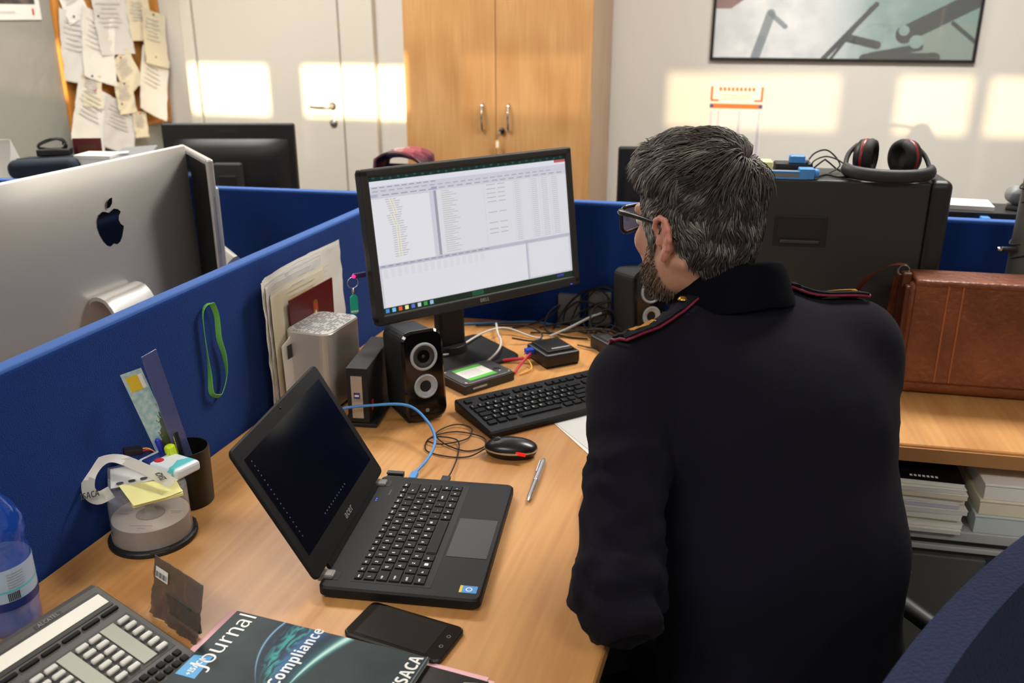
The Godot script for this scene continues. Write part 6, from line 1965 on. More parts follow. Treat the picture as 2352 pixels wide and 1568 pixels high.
	tg.extrude(rrect(0.0175, 0.044, 0.008, 5), -0.0015, 0.0015, 0.0006)
	part("tag", tg.mesh(), M.tag_green, t, Vector3(0, 0.023, 0))
	part("tag_stripe", bx(Vector3(0.0165, 0.004, 0.0034)), M.white_plastic, t, Vector3(0, 0.008, 0))
	# pen and papers
	t = thing("silver_pen", "silver ballpoint pen lying to the right of the laptop", "pen", Vector3(0.028, DESK + 0.006, -1.398), -0.205)
	part("barrel", lathed([Vector2(0, 0), Vector2(0.002, 0.002), Vector2(0.0048, 0.018), Vector2(0.0052, 0.06), Vector2(0.0052, 0.075)], 16), M.pen_silver, t, Vector3.ZERO, Vector3(-PI / 2, 0, 0))
	part("cap", lathed([Vector2(0.0054, 0.075), Vector2(0.0058, 0.076), Vector2(0.0056, 0.150), Vector2(0.004, 0.158), Vector2(0.003, 0.164), Vector2(0, 0.165)], 16), M.pen_clear, t, Vector3.ZERO, Vector3(-PI / 2, 0, 0))
	part("clip", rb(Vector3(0.0026, 0.0016, 0.045), 0.0006, 1), M.chrome, t, Vector3(-0.004, 0.0058, -0.125))
	var sheets := [["white sheet of paper under the man's left arm and the keyboard", Vector3(0.255, DESK + 0.0006, -1.712), -1.168, M.paper, 1], ["second white sheet slightly turned below the man's arm", Vector3(0.268, DESK + 0.0014, -1.70), -1.12, M.paper_grey, 2]]
	for q in sheets:
		t = thing("paper_sheet", q[0], "paper", q[1], q[2])
		part("leaf", flat_sheet(0.205, 0.29, 0.0004, q[4]), q[3], t, Vector3(0, 0.0004, 0), Vector3(-PI / 2, 0, 0))

# ---------------------------------------------------------------- right desk
func leather_picture() -> ImageTexture:
	var a := noise(0.010, 3, 51)
	var b := noise(0.06, 3, 52)
	return picture(320, 320, func(x, y):
		var t: float = 0.5 + 0.55 * a.get_noise_2d(x * 0.9, y * 0.7) + 0.18 * b.get_noise_2d(x, y)
		return Color8(98, 50, 27).lerp(Color8(140, 78, 44), clampf(t, 0.0, 1.0)))

func build_right_desk() -> void:
	var leather := paint("leather", Color.WHITE, 0.44)
	leather.albedo_texture = leather_picture()
	triplanar(leather, 2.4)
	grained(leather, relief(0.08, 3, 5.0, 14), 0.25)
	var t := thing("leather_bag", "brown leather messenger bag with shoulder strap standing on the side desk", "bag", Vector3(1.074, DESK, -1.899), -0.21)
	part("body", rb(Vector3(0.41, 0.258, 0.095), 0.022, 4), leather, t, Vector3(0.006, 0.131, 0))
	part("flap", rb(Vector3(0.40, 0.236, 0.014), 0.007, 3), leather, t, Vector3(0.012, 0.150, 0.046), Vector3(-0.015, 0, 0))
	part("flap_top", rb(Vector3(0.40, 0.016, 0.10), 0.007, 3), leather, t, Vector3(0.012, 0.262, 0.004))
	for x in [-0.122, -0.092]: part("seam", rb(Vector3(0.004, 0.226, 0.003), 0.001, 1), M.leather_seam, t, Vector3(x, 0.150, 0.0535), Vector3(-0.015, 0, 0))
	part("gusset", rb(Vector3(0.012, 0.25, 0.075), 0.005, 2), M.leather_dark, t, Vector3(-0.200, 0.125, -0.002))
	var ringp := []
	for k in 17: ringp.append(Vector3(-0.208 + 0.012 * cos(TAU * k / 16), 0.276 + 0.012 * sin(TAU * k / 16), 0.0))
	part("strap_ring", tubed(ringp, 0.0022, 6), M.steel, t)
	part("ring_tab", rb(Vector3(0.022, 0.035, 0.024), 0.005, 2), M.leather_dark, t, Vector3(-0.200, 0.256, 0))
	for s in [[Vector3(-0.208, 0.292, 0.0), Vector3(-0.245, 0.285, 0.012), Vector3(-0.285, 0.258, 0.018), Vector3(-0.305, 0.21, 0.01), Vector3(-0.300, 0.10, -0.01), Vector3(-0.27, 0.015, -0.02)], [Vector3(-0.222, 0.27, 0.02), Vector3(-0.228, 0.20, 0.026), Vector3(-0.232, 0.13, 0.026), Vector3(-0.225, 0.07, 0.02), Vector3(-0.215, 0.02, 0.01)]]:
		var curve := spline(s, 5)
		part("strap", sheet(3, curve.size() - 1, func(u, v):
			var k := int(round(v * (curve.size() - 1)))
			var d: Vector3 = ((curve[mini(k + 1, curve.size() - 1)] as Vector3) - (curve[maxi(k - 1, 0)] as Vector3)).normalized()
			var across := (Vector3(0.55, 0.0, -0.75) - d * d.dot(Vector3(0.55, 0.0, -0.75))).normalized()
			return (curve[k] as Vector3) + across * (u - 0.5) * 0.036, 0.003), leather, t)
	# headphones on the tower
	var top := DESK + 0.457
	t = thing("headphones", "black headphones with red rings lying on the computer tower", "headphones", Vector3(0.862, top, -2.10), -0.17)
	for s in [-1.0, 1.0]:
		var cup := part("ear_cup", lathed([Vector2(0, -0.020), Vector2(0.028, -0.019), Vector2(0.038, -0.012), Vector2(0.040, -0.004), Vector2(0.040, 0.002)], 28), M.black_plastic, t, Vector3(s * 0.046, 0.044, -0.012), Vector3(0.25, s * 0.45, -s * PI / 2 + s * PI))
		part("red_ring", lathed([Vector2(0.0402, -0.002), Vector2(0.0418, 0.001), Vector2(0.0402, 0.004)], 28), M.ring_red, cup)
		part("ear_pad", lathed([Vector2(0.040, 0.004), Vector2(0.042, 0.012), Vector2(0.038, 0.022), Vector2(0.030, 0.024), Vector2(0.022, 0.018), Vector2(0.022, 0.010), Vector2(0, 0.009)], 28), M.black_matt, cup)
		part("yoke", cable([Vector3(s * 0.062, 0.07, -0.02), Vector3(s * 0.083, 0.05, -0.005), Vector3(s * 0.092, 0.025, 0.02), Vector3(s * 0.09, 0.018, 0.04)], 0.0055, 5, 8), M.charcoal, t)
	var arc := []
	for k in 21:
		var w := PI * k / 20
		arc.append(Vector3(-0.092 * cos(w), 0.020 - 0.004 * sin(w), 0.030 + 0.062 * sin(w)))
	var hb := Geo.new()
	hb.tube(arc, 0.012, 10)
	for k in hb.v.size(): hb.v[k].y = 0.018 + (hb.v[k].y - 0.018) * 1.25
	part("headband", hb.mesh(), M.band_black, t)
	# odds and ends on the tower
	t = thing("note_pad", "pale yellow note pad on the tower beside the man's head", "note pad", Vector3(0.585, top, -2.150), -0.17)
	part("pad_block", rb(Vector3(0.055, 0.030, 0.05), 0.001, 1), M.paper_yellow, t, Vector3(0, 0.015, 0))
	t = thing("black_case", "small black case behind the blue connectors on the tower", "case", Vector3(0.668, top, -2.165), -0.17)
	part("case", rb(Vector3(0.085, 0.024, 0.05), 0.004, 1), M.black_plastic, t, Vector3(0, 0.012, 0))
	for k in 2: part("rib", bx(Vector3(0.08, 0.0015, 0.001)), M.charcoal, t, Vector3(0, 0.008 + k * 0.007, 0.0253))
	t = thing("usb_bracket", "grey bar with blue ends lying along the front of the tower", "bracket", Vector3(0.622, top, -2.085), -0.17)
	part("bar", rb(Vector3(0.11, 0.014, 0.03), 0.002, 1), M.mid_grey, t, Vector3(-0.012, 0.009, 0))
	for s in [-1, 1]: part("blue_rail", rb(Vector3(0.12, 0.005, 0.006), 0.002, 1), M.blue_cable, t, Vector3(-0.008, 0.009 + s * 0.007, 0.014))
	part("blue_block", rb(Vector3(0.034, 0.024, 0.034), 0.003, 1), M.blue_cable, t, Vector3(0.052, 0.012, 0))
	part("blue_knob", lathed([Vector2(0, 0), Vector2(0.010, 0), Vector2(0.011, 0.004), Vector2(0.009, 0.012), Vector2(0, 0.013)], 16), M.blue_cable, t, Vector3(0.068, 0.012, 0.0), Vector3(0, 0, -PI / 2))
	t = thing("blue_plug", "blue plug lying on the small black case", "plug", Vector3(0.672, top + 0.024, -2.150), -0.17)
	part("body", rb(Vector3(0.036, 0.018, 0.024), 0.004, 2), M.blue_cable, t, Vector3(0, 0.009, 0))
	part("tip", rb(Vector3(0.010, 0.007, 0.012), 0.001, 1), M.steel, t, Vector3(0.022, 0.006, 0.004))
	var leads := [[Vector3(0.69, top + 0.02, -2.14), Vector3(0.715, top + 0.045, -2.16), Vector3(0.75, top + 0.05, -2.17), Vector3(0.775, top + 0.02, -2.15), Vector3(0.74, top + 0.004, -2.12)], [Vector3(0.68, top + 0.004, -2.10), Vector3(0.72, top + 0.035, -2.11), Vector3(0.74, top + 0.03, -2.14), Vector3(0.78, top + 0.004, -2.15), Vector3(0.81, top + 0.01, -2.13)], [Vector3(0.70, top + 0.004, -2.075), Vector3(0.73, top + 0.005, -2.10), Vector3(0.75, top + 0.004, -2.07), Vector3(0.79, top + 0.006, -2.085), Vector3(0.80, top + 0.02, -2.12)], [Vector3(0.71, top + 0.004, -2.13), Vector3(0.70, top + 0.03, -2.12), Vector3(0.735, top + 0.042, -2.13), Vector3(0.765, top + 0.03, -2.10), Vector3(0.77, top + 0.004, -2.08)]]
	var says := ["black lead arching highest on the tower behind the headphones", "black lead crossing from the blue bar to the headphones", "thick black lead lying flat at the tower's front edge", "black lead looped in front of the small black case"]
	for k in leads.size(): wire("headphone_cable", says[k], leads[k], [0.002, 0.002, 0.003, 0.0018][k], M.black_matt, 6, "black leads on the tower")
	# stack of magazines and boxes on the drawer cabinet under the desk
	var base := Vector3(0.828, 0.565, -1.735)
	var y := 0.0
	var tones := [M.paper_grey, M.paper, M.paper_cream, M.paper, M.paper_grey, M.paper_lilac, M.paper, M.paper_cream, M.paper_grey, M.paper]
	var order := ["lowest", "second lowest", "third from the bottom", "fourth from the bottom", "fifth from the bottom", "sixth from the bottom", "seventh from the bottom", "eighth from the bottom", "second from the top", "topmost"]
	for k in 10:
		var h: float = [0.010, 0.012, 0.008, 0.013, 0.011, 0.010, 0.014, 0.012, 0.010, 0.012][k]
		t = thing("stacked_magazine", "%s of the magazine pile on the drawer cabinet" % order[k], "magazine", base + Vector3(0.006 * sin(k * 2.1), y, 0.006 * cos(k * 1.7)), -0.205 + 0.03 * sin(k * 3.3), "magazines piled under the side desk")
		part("pages", rb(Vector3(0.205, h - 0.0014, 0.27), 0.001, 1), tones[k], t, Vector3(0, h / 2, 0))
		part("cover", rb(Vector3(0.207, 0.0008, 0.272), 0.0003, 1), M.black_satin if k == 9 else M.paper, t, Vector3(0, h - 0.0004, 0))
		if k == 9:
			for j in 7: part("print_mark", bx(Vector3(0.005, 0.0002, 0.008)), M.white_ink, t, Vector3(0.005 + j * 0.008, h + 0.0002, 0.118))
		y += h
	var boxes := [["pale blue box at the bottom of the right-hand pile under the desk", 0.042, M.box_pale], ["cream box in the middle of the right-hand pile under the desk", 0.034, M.paper_cream], ["white box on top of the right-hand pile under the desk", 0.036, M.paper]]
	y = 0.0
	for k in 3:
		t = thing("card_box", boxes[k][0], "box", Vector3(1.085 + 0.004 * k, 0.565 + y, -1.685), -0.205, "boxes piled under the side desk")
		part("tray", rb(Vector3(0.26, boxes[k][1] - 0.006, 0.25), 0.002, 1), boxes[k][2], t, Vector3(0, boxes[k][1] / 2 - 0.003, 0))
		part("lid", rb(Vector3(0.264, 0.0058, 0.254), 0.002, 1), boxes[k][2], t, Vector3(0, boxes[k][1] - 0.0031, 0))
		y += boxes[k][1]
	# pole of a desk lamp with a clipped-on pen
	t = thing("desk_lamp", "thick grey desk lamp pole at the right edge with black cords round it", "desk lamp", Vector3(1.188, DESK, -2.045), 0.0)
	part("pole", lathed([Vector2(0.045, 0), Vector2(0.045, 0.0), Vector2(0.045, 0.012), Vector2(0.030, 0.016), Vector2(0.029, 0.30), Vector2(0.026, 0.62), Vector2(0.026, 0.62), Vector2(0, 0.62)], 24), M.pole_grey, t)
	for q in [0.29, 0.42]: part("cord", cable([Vector3(-0.032, q - 0.01, 0.01), Vector3(0.0, q + 0.005, 0.034), Vector3(0.034, q + 0.02, 0.0), Vector3(0.0, q + 0.03, -0.034), Vector3(-0.034, q + 0.02, 0.0), Vector3(0.0, q + 0.03, 0.033)], 0.0022), M.black_matt, t)
	part("cord_end", lathed([Vector2(0, 0), Vector2(0.005, 0.0), Vector2(0.006, 0.01), Vector2(0.006, 0.034), Vector2(0, 0.036)], 12), M.black_plastic, t, Vector3(-0.028, 0.302, 0.02), Vector3(0, 0, PI / 2 - 0.05))
	part("cord_tip", lathed([Vector2(0, 0), Vector2(0.0055, 0.0), Vector2(0.004, 0.008), Vector2(0, 0.009)], 12), M.chrome, t, Vector3(-0.064, 0.304, 0.02), Vector3(0, 0, PI / 2))
	part("lamp_arm", cable([Vector3(0, 0.60, 0), Vector3(0.03, 0.66, -0.01), Vector3(0.14, 0.74, -0.02), Vector3(0.30, 0.72, -0.02)], 0.010, 6, 8), M.pole_grey, t)
	part("lamp_shade", lathed([Vector2(0.015, 0.05), Vector2(0.03, 0.045), Vector2(0.075, -0.02), Vector2(0.073, -0.02), Vector2(0.028, 0.042), Vector2(0, 0.045)], 24), M.pole_grey, t, Vector3(0.30, 0.70, -0.02))
	part("spring_arm", cable([Vector3(0, 0.60, 0), Vector3(-0.02, 0.575, 0.01), Vector3(-0.055, 0.555, 0.02)], 0.004), M.black_plastic, t)

# ---------------------------------------------------------------- behind the partitions
func collage_picture() -> ImageTexture:
	# generic abstract print: left side paled by painted glare, dark beams and discs on the right
	var glare_tone := noise(0.012, 4, 61)
	var beams := [[Vector2(0.44, 1.0), Vector2(0.62, 0.70), 0.010], [Vector2(0.70, 0.55), Vector2(0.76, 0.25), 0.022], [Vector2(0.74, 0.86), Vector2(1.0, 0.66), 0.035], [Vector2(0.52, 0.88), Vector2(0.64, 0.92), 0.016], [Vector2(0.46, 1.02), Vector2(0.60, 0.72), 0.006], [Vector2(0.62, 0.98), Vector2(0.80, 0.93), 0.014], [Vector2(0.60, 1.0), Vector2(0.86, 0.99), 0.022], [Vector2(0.91, 0.80), Vector2(1.0, 0.90), 0.008], [Vector2(0.17, 1.0), Vector2(0.22, 0.75), 0.018], [Vector2(0.22, 0.75), Vector2(0.28, 0.82), 0.01], [Vector2(0.3, 0.3), Vector2(0.5, 0.5), 0.02], [Vector2(0.55, 0.2), Vector2(0.9, 0.35), 0.03]]
	return picture(460, 320, func(x, y):
		var p := Vector2(x / 460.0, y / 320.0)
		var n := glare_tone.get_noise_2d(x, y)
		var c := Color8(222, 228, 230).lerp(Color8(134, 164, 162), smoothstep(0.35, 0.75, p.x + 0.15 * n))
		c = c.lerp(Color8(248, 250, 251), clampf(0.6 + 1.2 * n, 0.0, 1.0) * (1.0 - smoothstep(0.3, 0.7, p.x)))  # glare on the glass painted into the print
		if p.x > 0.78 and p.y > 0.80: c = c.lerp(Color8(150, 164, 152), 0.7)
		if p.x < 0.12 and p.y < 0.72 and p.y < 0.78 - p.x: c = Color8(150, 112, 112)
		for k in beams.size():
			var b: Array = beams[k]
			var a: Vector2 = b[0]
			var d: Vector2 = b[1] - b[0]
			var h := clampf((p - a).dot(d) / d.length_squared(), 0.0, 1.0)
			var e := ((p - a - d * h) * Vector2(1.0, 0.7)).length()
			if e < b[2]: c = Color8(58, 66, 66) if k != 8 and k != 9 else c.lerp(Color8(110, 124, 134), 0.7)
		for q in [Vector3(0.785, 0.90, 0.026), Vector3(0.70, 0.80, 0.02), Vector3(0.735, 0.84, 0.02)]:
			if Vector2(p.x - q.x, (p.y - q.y) * 0.7).length() < q.z: c = Color8(150, 176, 170)
		return c)

func build_background() -> void:
	var turn := ROOM
	# tall cupboard
	var t := thing("cupboard", "tall beech cupboard with two doors at the back wall", "cupboard", room(-1.2225, 0, ZWALL + 0.021 + 0.29), turn)
	part("carcass", rb(Vector3(0.925, 2.25, 0.55), 0.003, 1), M.cupboard_side, t, Vector3(0, 1.145, -0.0))
	part("plinth", bx(Vector3(0.90, 0.02, 0.5)), M.charcoal, t, Vector3(0, 0.01, 0))
	for s in [-1, 1]:
		var dr := part("door", rb(Vector3(0.4605, 2.19, 0.020), 0.003, 1), M.cupboard_wood, t, Vector3(s * 0.2315, 1.15, 0.2865))
		part("handle", cable([Vector3(-s * 0.166, -0.128, 0.010), Vector3(-s * 0.166, -0.118, 0.026), Vector3(-s * 0.166, -0.066, 0.034), Vector3(-s * 0.166, -0.014, 0.026), Vector3(-s * 0.166, -0.004, 0.010)], 0.0062, 5, 10), M.chrome, dr)
		if s > 0: part("lock", lathed([Vector2(0, 0), Vector2(0.014, 0), Vector2(0.014, 0.010), Vector2(0.010, 0.016), Vector2(0, 0.017)], 18), M.black_gloss, dr, Vector3(-0.2, -0.128, 0.010), Vector3(PI / 2, 0, 0))
	t = thing("key_tag", "cupboard key with a small cream and yellow tag", "key", room(-1.207, 0.93, ZWALL + 0.021 + 0.29 + 0.325), turn)
	part("key_ring", cable([Vector3(0.014, 0.092, -0.006), Vector3(0.006, 0.078, 0.0), Vector3(0.0, 0.052, 0.002)], 0.0015), M.steel, t)
	part("tag", rb(Vector3(0.018, 0.038, 0.004), 0.0015, 1), M.highlighter_tag, t, Vector3(0, 0.03, 0))
	part("tag_paper", bx(Vector3(0.011, 0.028, 0.0045)), M.paper, t, Vector3(0, 0.03, 0))

	# framed print
	var pic := paint("framed_print", Color.WHITE, 0.5)
	pic.albedo_texture = collage_picture()
	t = thing("wall_picture", "large framed abstract print in grey and teal on the back wall", "picture", room(0.352, 1.333, ZWALL), turn)
	var w := 1.23
	var h := 0.86
	var fr := Geo.new()
	for s in [-1, 1]:
		fr.rbox(Vector3(s * (w / 2 - 0.007), h / 2, 0.012), Vector3(0.014, h, 0.024), 0.002, 1)
		fr.rbox(Vector3(0, h / 2 + s * (h / 2 - 0.007), 0.012), Vector3(w, 0.014, 0.024), 0.002, 1)
	part("frame", fr.mesh(), M.black_plastic, t)
	var pg := Geo.new()
	pg.face(Vector3(-w / 2 + 0.012, 0.012, 0.010), Vector3(w / 2 - 0.012, 0.012, 0.010), Vector3(w / 2 - 0.012, h - 0.012, 0.010), Vector3(-w / 2 + 0.012, h - 0.012, 0.010))
	part("print", pg.mesh(), pic, t)
	part("backing", bx(Vector3(w - 0.02, h - 0.02, 0.006)), M.charcoal, t, Vector3(0, h / 2, 0.004))
	part("glass", bx(Vector3(w - 0.026, h - 0.026, 0.002)), M.picture_glass, t, Vector3(0, h / 2, 0.016))
	# paper notice below it
	t = thing("wall_notice", "white paper notice with orange printed heading below the framed print", "notice", room(-0.116, 0.80, ZWALL), turn)
	part("sheet", bx(Vector3(0.27, 0.425, 0.001)), M.paper, t, Vector3(0, 0.2125, 0.002))
	part("heading_band", bx(Vector3(0.26, 0.024, 0.0006)), M.orange_print, t, Vector3(0, 0.308, 0.0028))
	for s in [-1, 1]:
		part("corner_mark", bx(Vector3(0.012, 0.07, 0.0006)), M.orange_print, t, Vector3(s * 0.125, 0.37, 0.0028))
		part("corner_mark", bx(Vector3(0.04, 0.010, 0.0006)), M.orange_print, t, Vector3(s * 0.108, 0.336, 0.0028))
		part("blue_mark", bx(Vector3(0.02, 0.018, 0.0007)), M.navy_print, t, Vector3(s * 0.122, 0.308, 0.0030))
	for k in 9: part("heading_mark", bx(Vector3(0.013, 0.018, 0.0006)), M.orange_print, t, Vector3(-0.082 + k * 0.0205, 0.392, 0.0028))
	for k in 2: part("print_line", bx(Vector3(0.15, 0.005, 0.0006)), M.orange_pale, t, Vector3(0, 0.362 - k * 0.016, 0.0028))
	for k in 4: part("column_mark", bx(Vector3(0.014, 0.27, 0.0006)), M.lilac_print, t, Vector3([-0.122, -0.085, 0.02, 0.118][k], 0.15, 0.0028))

	build_cork_board()

	# desk, monitors and cupboard behind the rear partition
	t = thing("rear_desk", "far desk behind the rear partition with the black monitor on it", "desk", Vector3(-0.95, DESK, -3.52), -0.15)
	part("worktop", rb(Vector3(1.1, 0.028, 0.5), 0.003, 1), M.beech, t, Vector3(0, -0.014, 0))
	for q in [Vector2(-0.5, 0.2), Vector2(0.5, 0.2), Vector2(-0.5, -0.2), Vector2(0.5, -0.2)]: part("leg", rb(Vector3(0.05, 0.71, 0.05), 0.005, 1), M.mid_grey, t, Vector3(q.x, -0.383, q.y))
	rear_monitor("black monitor seen from behind, beside the cork board", Vector3(-1.052, DESK, -3.42), 0.0, 0.492, 0.30, 0.132)
	t = thing("rear_desk", "far desk behind the seated man with a black monitor on it", "desk", Vector3(0.68, DESK, -3.15), -0.2)
	part("worktop", rb(Vector3(1.3, 0.028, 0.65), 0.003, 1), M.beech, t, Vector3(0, -0.014, 0))
	for q in [Vector2(-0.58, 0.28), Vector2(0.58, 0.28), Vector2(-0.58, -0.28), Vector2(0.58, -0.28)]: part("leg", rb(Vector3(0.05, 0.71, 0.05), 0.005, 1), M.mid_grey, t, Vector3(q.x, -0.383, q.y))
	rear_monitor("black monitor mostly hidden behind the man's head", Vector3(0.552, DESK, -3.02), -0.05, 0.40, 0.27, 0.130)
	# chair with a checked scarf
	t = thing("office_chair", "far office chair with the checked scarf over its back", "chair", Vector3(-0.36, 0, -3.05), -0.2)
	part("backrest", rb(Vector3(0.15, 0.42, 0.05), 0.024, 3), M.navy_seat, t, Vector3(0, 0.87, 0.0))
	part("seat", rb(Vector3(0.46, 0.08, 0.44), 0.03, 2), M.navy_seat, t, Vector3(0, 0.45, 0.22))
	part("column", lathed([Vector2(0.03, 0.02), Vector2(0.03, 0.42)], 14), M.dark_grey, t, Vector3(0, 0, 0.22))
	part("back_bar", bx(Vector3(0.05, 0.3, 0.02)), M.dark_grey, t, Vector3(0, 0.56, -0.01))
	for k in 5: part("star_leg", tubed([Vector3(0.02, 0.07, 0), Vector3(0.28, 0.03, 0)], [0.022, 0.016], 8), M.black_plastic, t, Vector3(0, 0, 0.22), Vector3(0, TAU * k / 5, 0))
	var plaid := paint("checked_wool", Color.WHITE, 0.95)
	plaid.albedo_texture = picture(96, 96, func(x, y):
		var a: int = (x / 12) % 4
		var b: int = (y / 12) % 4
		var tones := [Color8(150, 74, 78), Color8(92, 34, 48), Color8(52, 40, 50), Color8(168, 150, 146)]
		return (tones[a] as Color).lerp(tones[b], 0.5))
	t = thing("checked_scarf", "red and grey checked scarf draped over a chair behind the monitor", "scarf", Vector3(-0.36, 0.0, -3.05), -0.2)
	part("cloth", sheet(20, 16, func(u, v):
		var a: float = (u - 0.5) * PI * 1.02
		var hang: float = maxf(absf(u - 0.5) - 0.30, 0.0)
		var q := Vector3(0.098 * sin(a) * (1.0 + 0.10 * sin(v * 7.0)), 1.055 + 0.068 * cos(a) - hang * 1.3, 0)
		return q + Vector3(0.004 * sin(v * 30.0), 0.010 * sin(v * 11.0 + u * 4.0), (0.5 - v) * 0.15), 0.006), plaid, t)
	# low cupboard left behind the partition and what stands on it
	t = thing("low_cupboard", "grey low cupboard far left behind the partition", "cupboard", Vector3(-1.55, 0, -3.02), -0.2)
	part("body", rb(Vector3(1.0, 1.03, 0.36), 0.004, 1), M.light_grey, t, Vector3(0, 0.535, 0))
	part("base", bx(Vector3(0.96, 0.02, 0.34)), M.charcoal, t, Vector3(0, 0.01, 0))
	for s in [-1, 1]: part("door", rb(Vector3(0.49, 0.98, 0.016), 0.003, 1), M.light_grey, t, Vector3(s * 0.248, 0.54, 0.187))
	var top := 1.051
	t = thing("tent_card", "white folded card standing at the far left", "card", Vector3(-1.685, top, -2.97), -0.1)
	part("front_leaf", sheet(2, 6, func(u, v): return Vector3((u - 0.5) * 0.13, 0.12 * v, 0.035 * (1.0 - v)), 0.0012), M.paper, t)
	part("rear_leaf", sheet(2, 6, func(u, v): return Vector3((0.5 - u) * 0.13, 0.12 * v, -0.035 * (1.0 - v)), 0.0012), M.paper, t)
	part("side_leaf", sheet(3, 3, func(u, v): return Vector3(0.066 + 0.02 * u * (1.0 - v), 0.12 * v, 0.034 * (1.0 - v) * (1.0 - 2.0 * u)), 0.0012), M.paper_grey, t)
	t = thing("bag_pouch", "dark navy pouch lying behind the silver computer", "pouch", Vector3(-1.485, top, -2.93), -0.1)
	part("pouch", rb(Vector3(0.24, 0.062, 0.13), 0.028, 4), M.pouch_navy, t, Vector3(0, 0.0385, 0), Vector3(0, 0, 0.06))
	part("zip", rb(Vector3(0.2, 0.004, 0.006), 0.001, 1), M.black_matt, t, Vector3(0, 0.0695, 0.02), Vector3(0, 0, 0.06))
	t = thing("coiled_charger", "black charger with coiled cable on the navy pouch", "charger", Vector3(-1.475, top + 0.071, -2.95), 0.2)
	part("brick", rb(Vector3(0.10, 0.022, 0.05), 0.005, 2), M.black_plastic, t, Vector3(0, 0.012, 0))
	var coil := []
	for k in 41:
		var a := TAU * k / 9.5
		coil.append(Vector3(-0.006 + 0.034 * cos(a) + 0.012 * sin(k * 0.7), 0.034 + 0.022 * sin(a) * 0.8 + 0.004 * sin(k * 1.3), 0.012 * sin(k * 0.5)))
	part("coil", tubed(spline(coil, 2), 0.0026, 6), M.black_matt, t)
	t = thing("white_box", "small white box between the navy pouch and the dark grey device", "box", Vector3(-1.325, top, -2.93), -0.1)
	part("tray", rb(Vector3(0.118, 0.068, 0.09), 0.002, 1), M.paper, t, Vector3(0, 0.034, 0))
	part("lid", rb(Vector3(0.121, 0.012, 0.093), 0.002, 1), M.paper, t, Vector3(0, 0.0745, 0))
	t = thing("card_reader", "dark grey slanted device with a light label behind the silver computer", "device", Vector3(-1.215, top, -2.95), 0.05)
	part("case", rb(Vector3(0.125, 0.065, 0.10), 0.006, 2), M.dark_grey, t, Vector3(0, 0.034, 0))
	part("sloped_top", rb(Vector3(0.118, 0.018, 0.105), 0.005, 2), M.mid_grey, t, Vector3(0, 0.075, 0), Vector3(0.22, 0, 0.08))
	part("label", bx(Vector3(0.03, 0.001, 0.012)), M.paper, t, Vector3(-0.03, 0.0845, 0.02), Vector3(0.22, 0, 0.08))
	t = thing("red_booklet", "dark red patterned booklet standing behind the white box", "booklet", Vector3(-1.405, top, -3.03), 0.1)
	part("cover", rb(Vector3(0.09, 0.115, 0.006), 0.001, 1), M.maroon, t, Vector3(0, 0.058, 0), Vector3(-0.1, 0, 0))
	part("picture", bx(Vector3(0.06, 0.05, 0.001)), M.leather_dark, t, Vector3(0, 0.07, 0.004), Vector3(-0.1, 0, 0))
	# neighbour's desk on the left, carrying the silver computers
	t = thing("neighbour_desk", "neighbour's desk behind the long partition, under the silver computers", "desk", Vector3(-1.05, DESK, -2.0), PANEL)
	worktop("worktop", [Vector2(-1.45, -1.0), Vector2(-0.83, -0.98), Vector2(-0.375, -2.46), Vector2(-1.5, -2.68)], t.position, PANEL, t, 0.028, M.beech)
	for q in [Vector3(-0.05, 0, 0.85), Vector3(0.2, 0, -0.5), Vector3(-0.4, 0, -0.5)]: part("leg", rb(Vector3(0.05, 0.71, 0.05), 0.005, 1), M.mid_grey, t, q + Vector3(0, -0.384, 0))
	# cabinet with network box behind the rear partition on the right
	t = thing("filing_cabinet", "grey filing cabinet behind the rear partition at the far right", "cabinet", Vector3(1.42, 0, -2.42), -0.24)
	part("body", rb(Vector3(0.75, 1.01, 0.42), 0.004, 1), M.light_grey, t, Vector3(0, 0.515, 0))
	for k in 3: part("drawer", rb(Vector3(0.73, 0.30, 0.014), 0.003, 1), M.light_grey, t, Vector3(0, 0.19 + k * 0.32, 0.216))
	part("base", bx(Vector3(0.7, 0.01, 0.4)), M.charcoal, t, Vector3(0, 0.005, 0))
	t = thing("network_box", "flat black network box with a blue cable behind the right partition", "network box", Vector3(1.235, 1.021, -2.36), -0.24)
	part("case", rb(Vector3(0.24, 0.052, 0.14), 0.004, 1), M.black_plastic, t, Vector3(0, 0.026, 0))
	for k in 6: part("port", bx(Vector3(0.014, 0.012, 0.002)), M.black_matt, t, Vector3(-0.07 + k * 0.02, 0.026, 0.0705))
	part("blue_plug", rb(Vector3(0.022, 0.018, 0.03), 0.003, 1), M.blue_cable, t, Vector3(-0.005, 0.034, 0.082))
	part("blue_lead", cable([Vector3(-0.005, 0.034, 0.095), Vector3(0.01, 0.03, 0.115), Vector3(0.03, 0.0, 0.125), Vector3(0.035, -0.02, 0.12)], 0.004), M.blue_cable, t)
	t = thing("paper_stack", "stack of white paper on the black network box", "paper", Vector3(1.195, 1.073, -2.37), -0.3)
	part("block", rb(Vector3(0.13, 0.012, 0.1), 0.001, 1), M.paper, t, Vector3(0, 0.006, 0))
	t = thing("desk_camera", "grey desk camera on the network box near the grey pole", "camera", Vector3(1.315, 1.073, -2.335), -0.5)
	part("foot", rb(Vector3(0.05, 0.012, 0.05), 0.004, 1), M.dark_grey, t, Vector3(0, 0.006, 0))
	part("head", lathed([Vector2(0, -0.03), Vector2(0.018, -0.028), Vector2(0.024, 0), Vector2(0.022, 0.028), Vector2(0, 0.032)], 18), M.mid_grey, t, Vector3(0, 0.034, 0), Vector3(1.2, 0, 0.5))

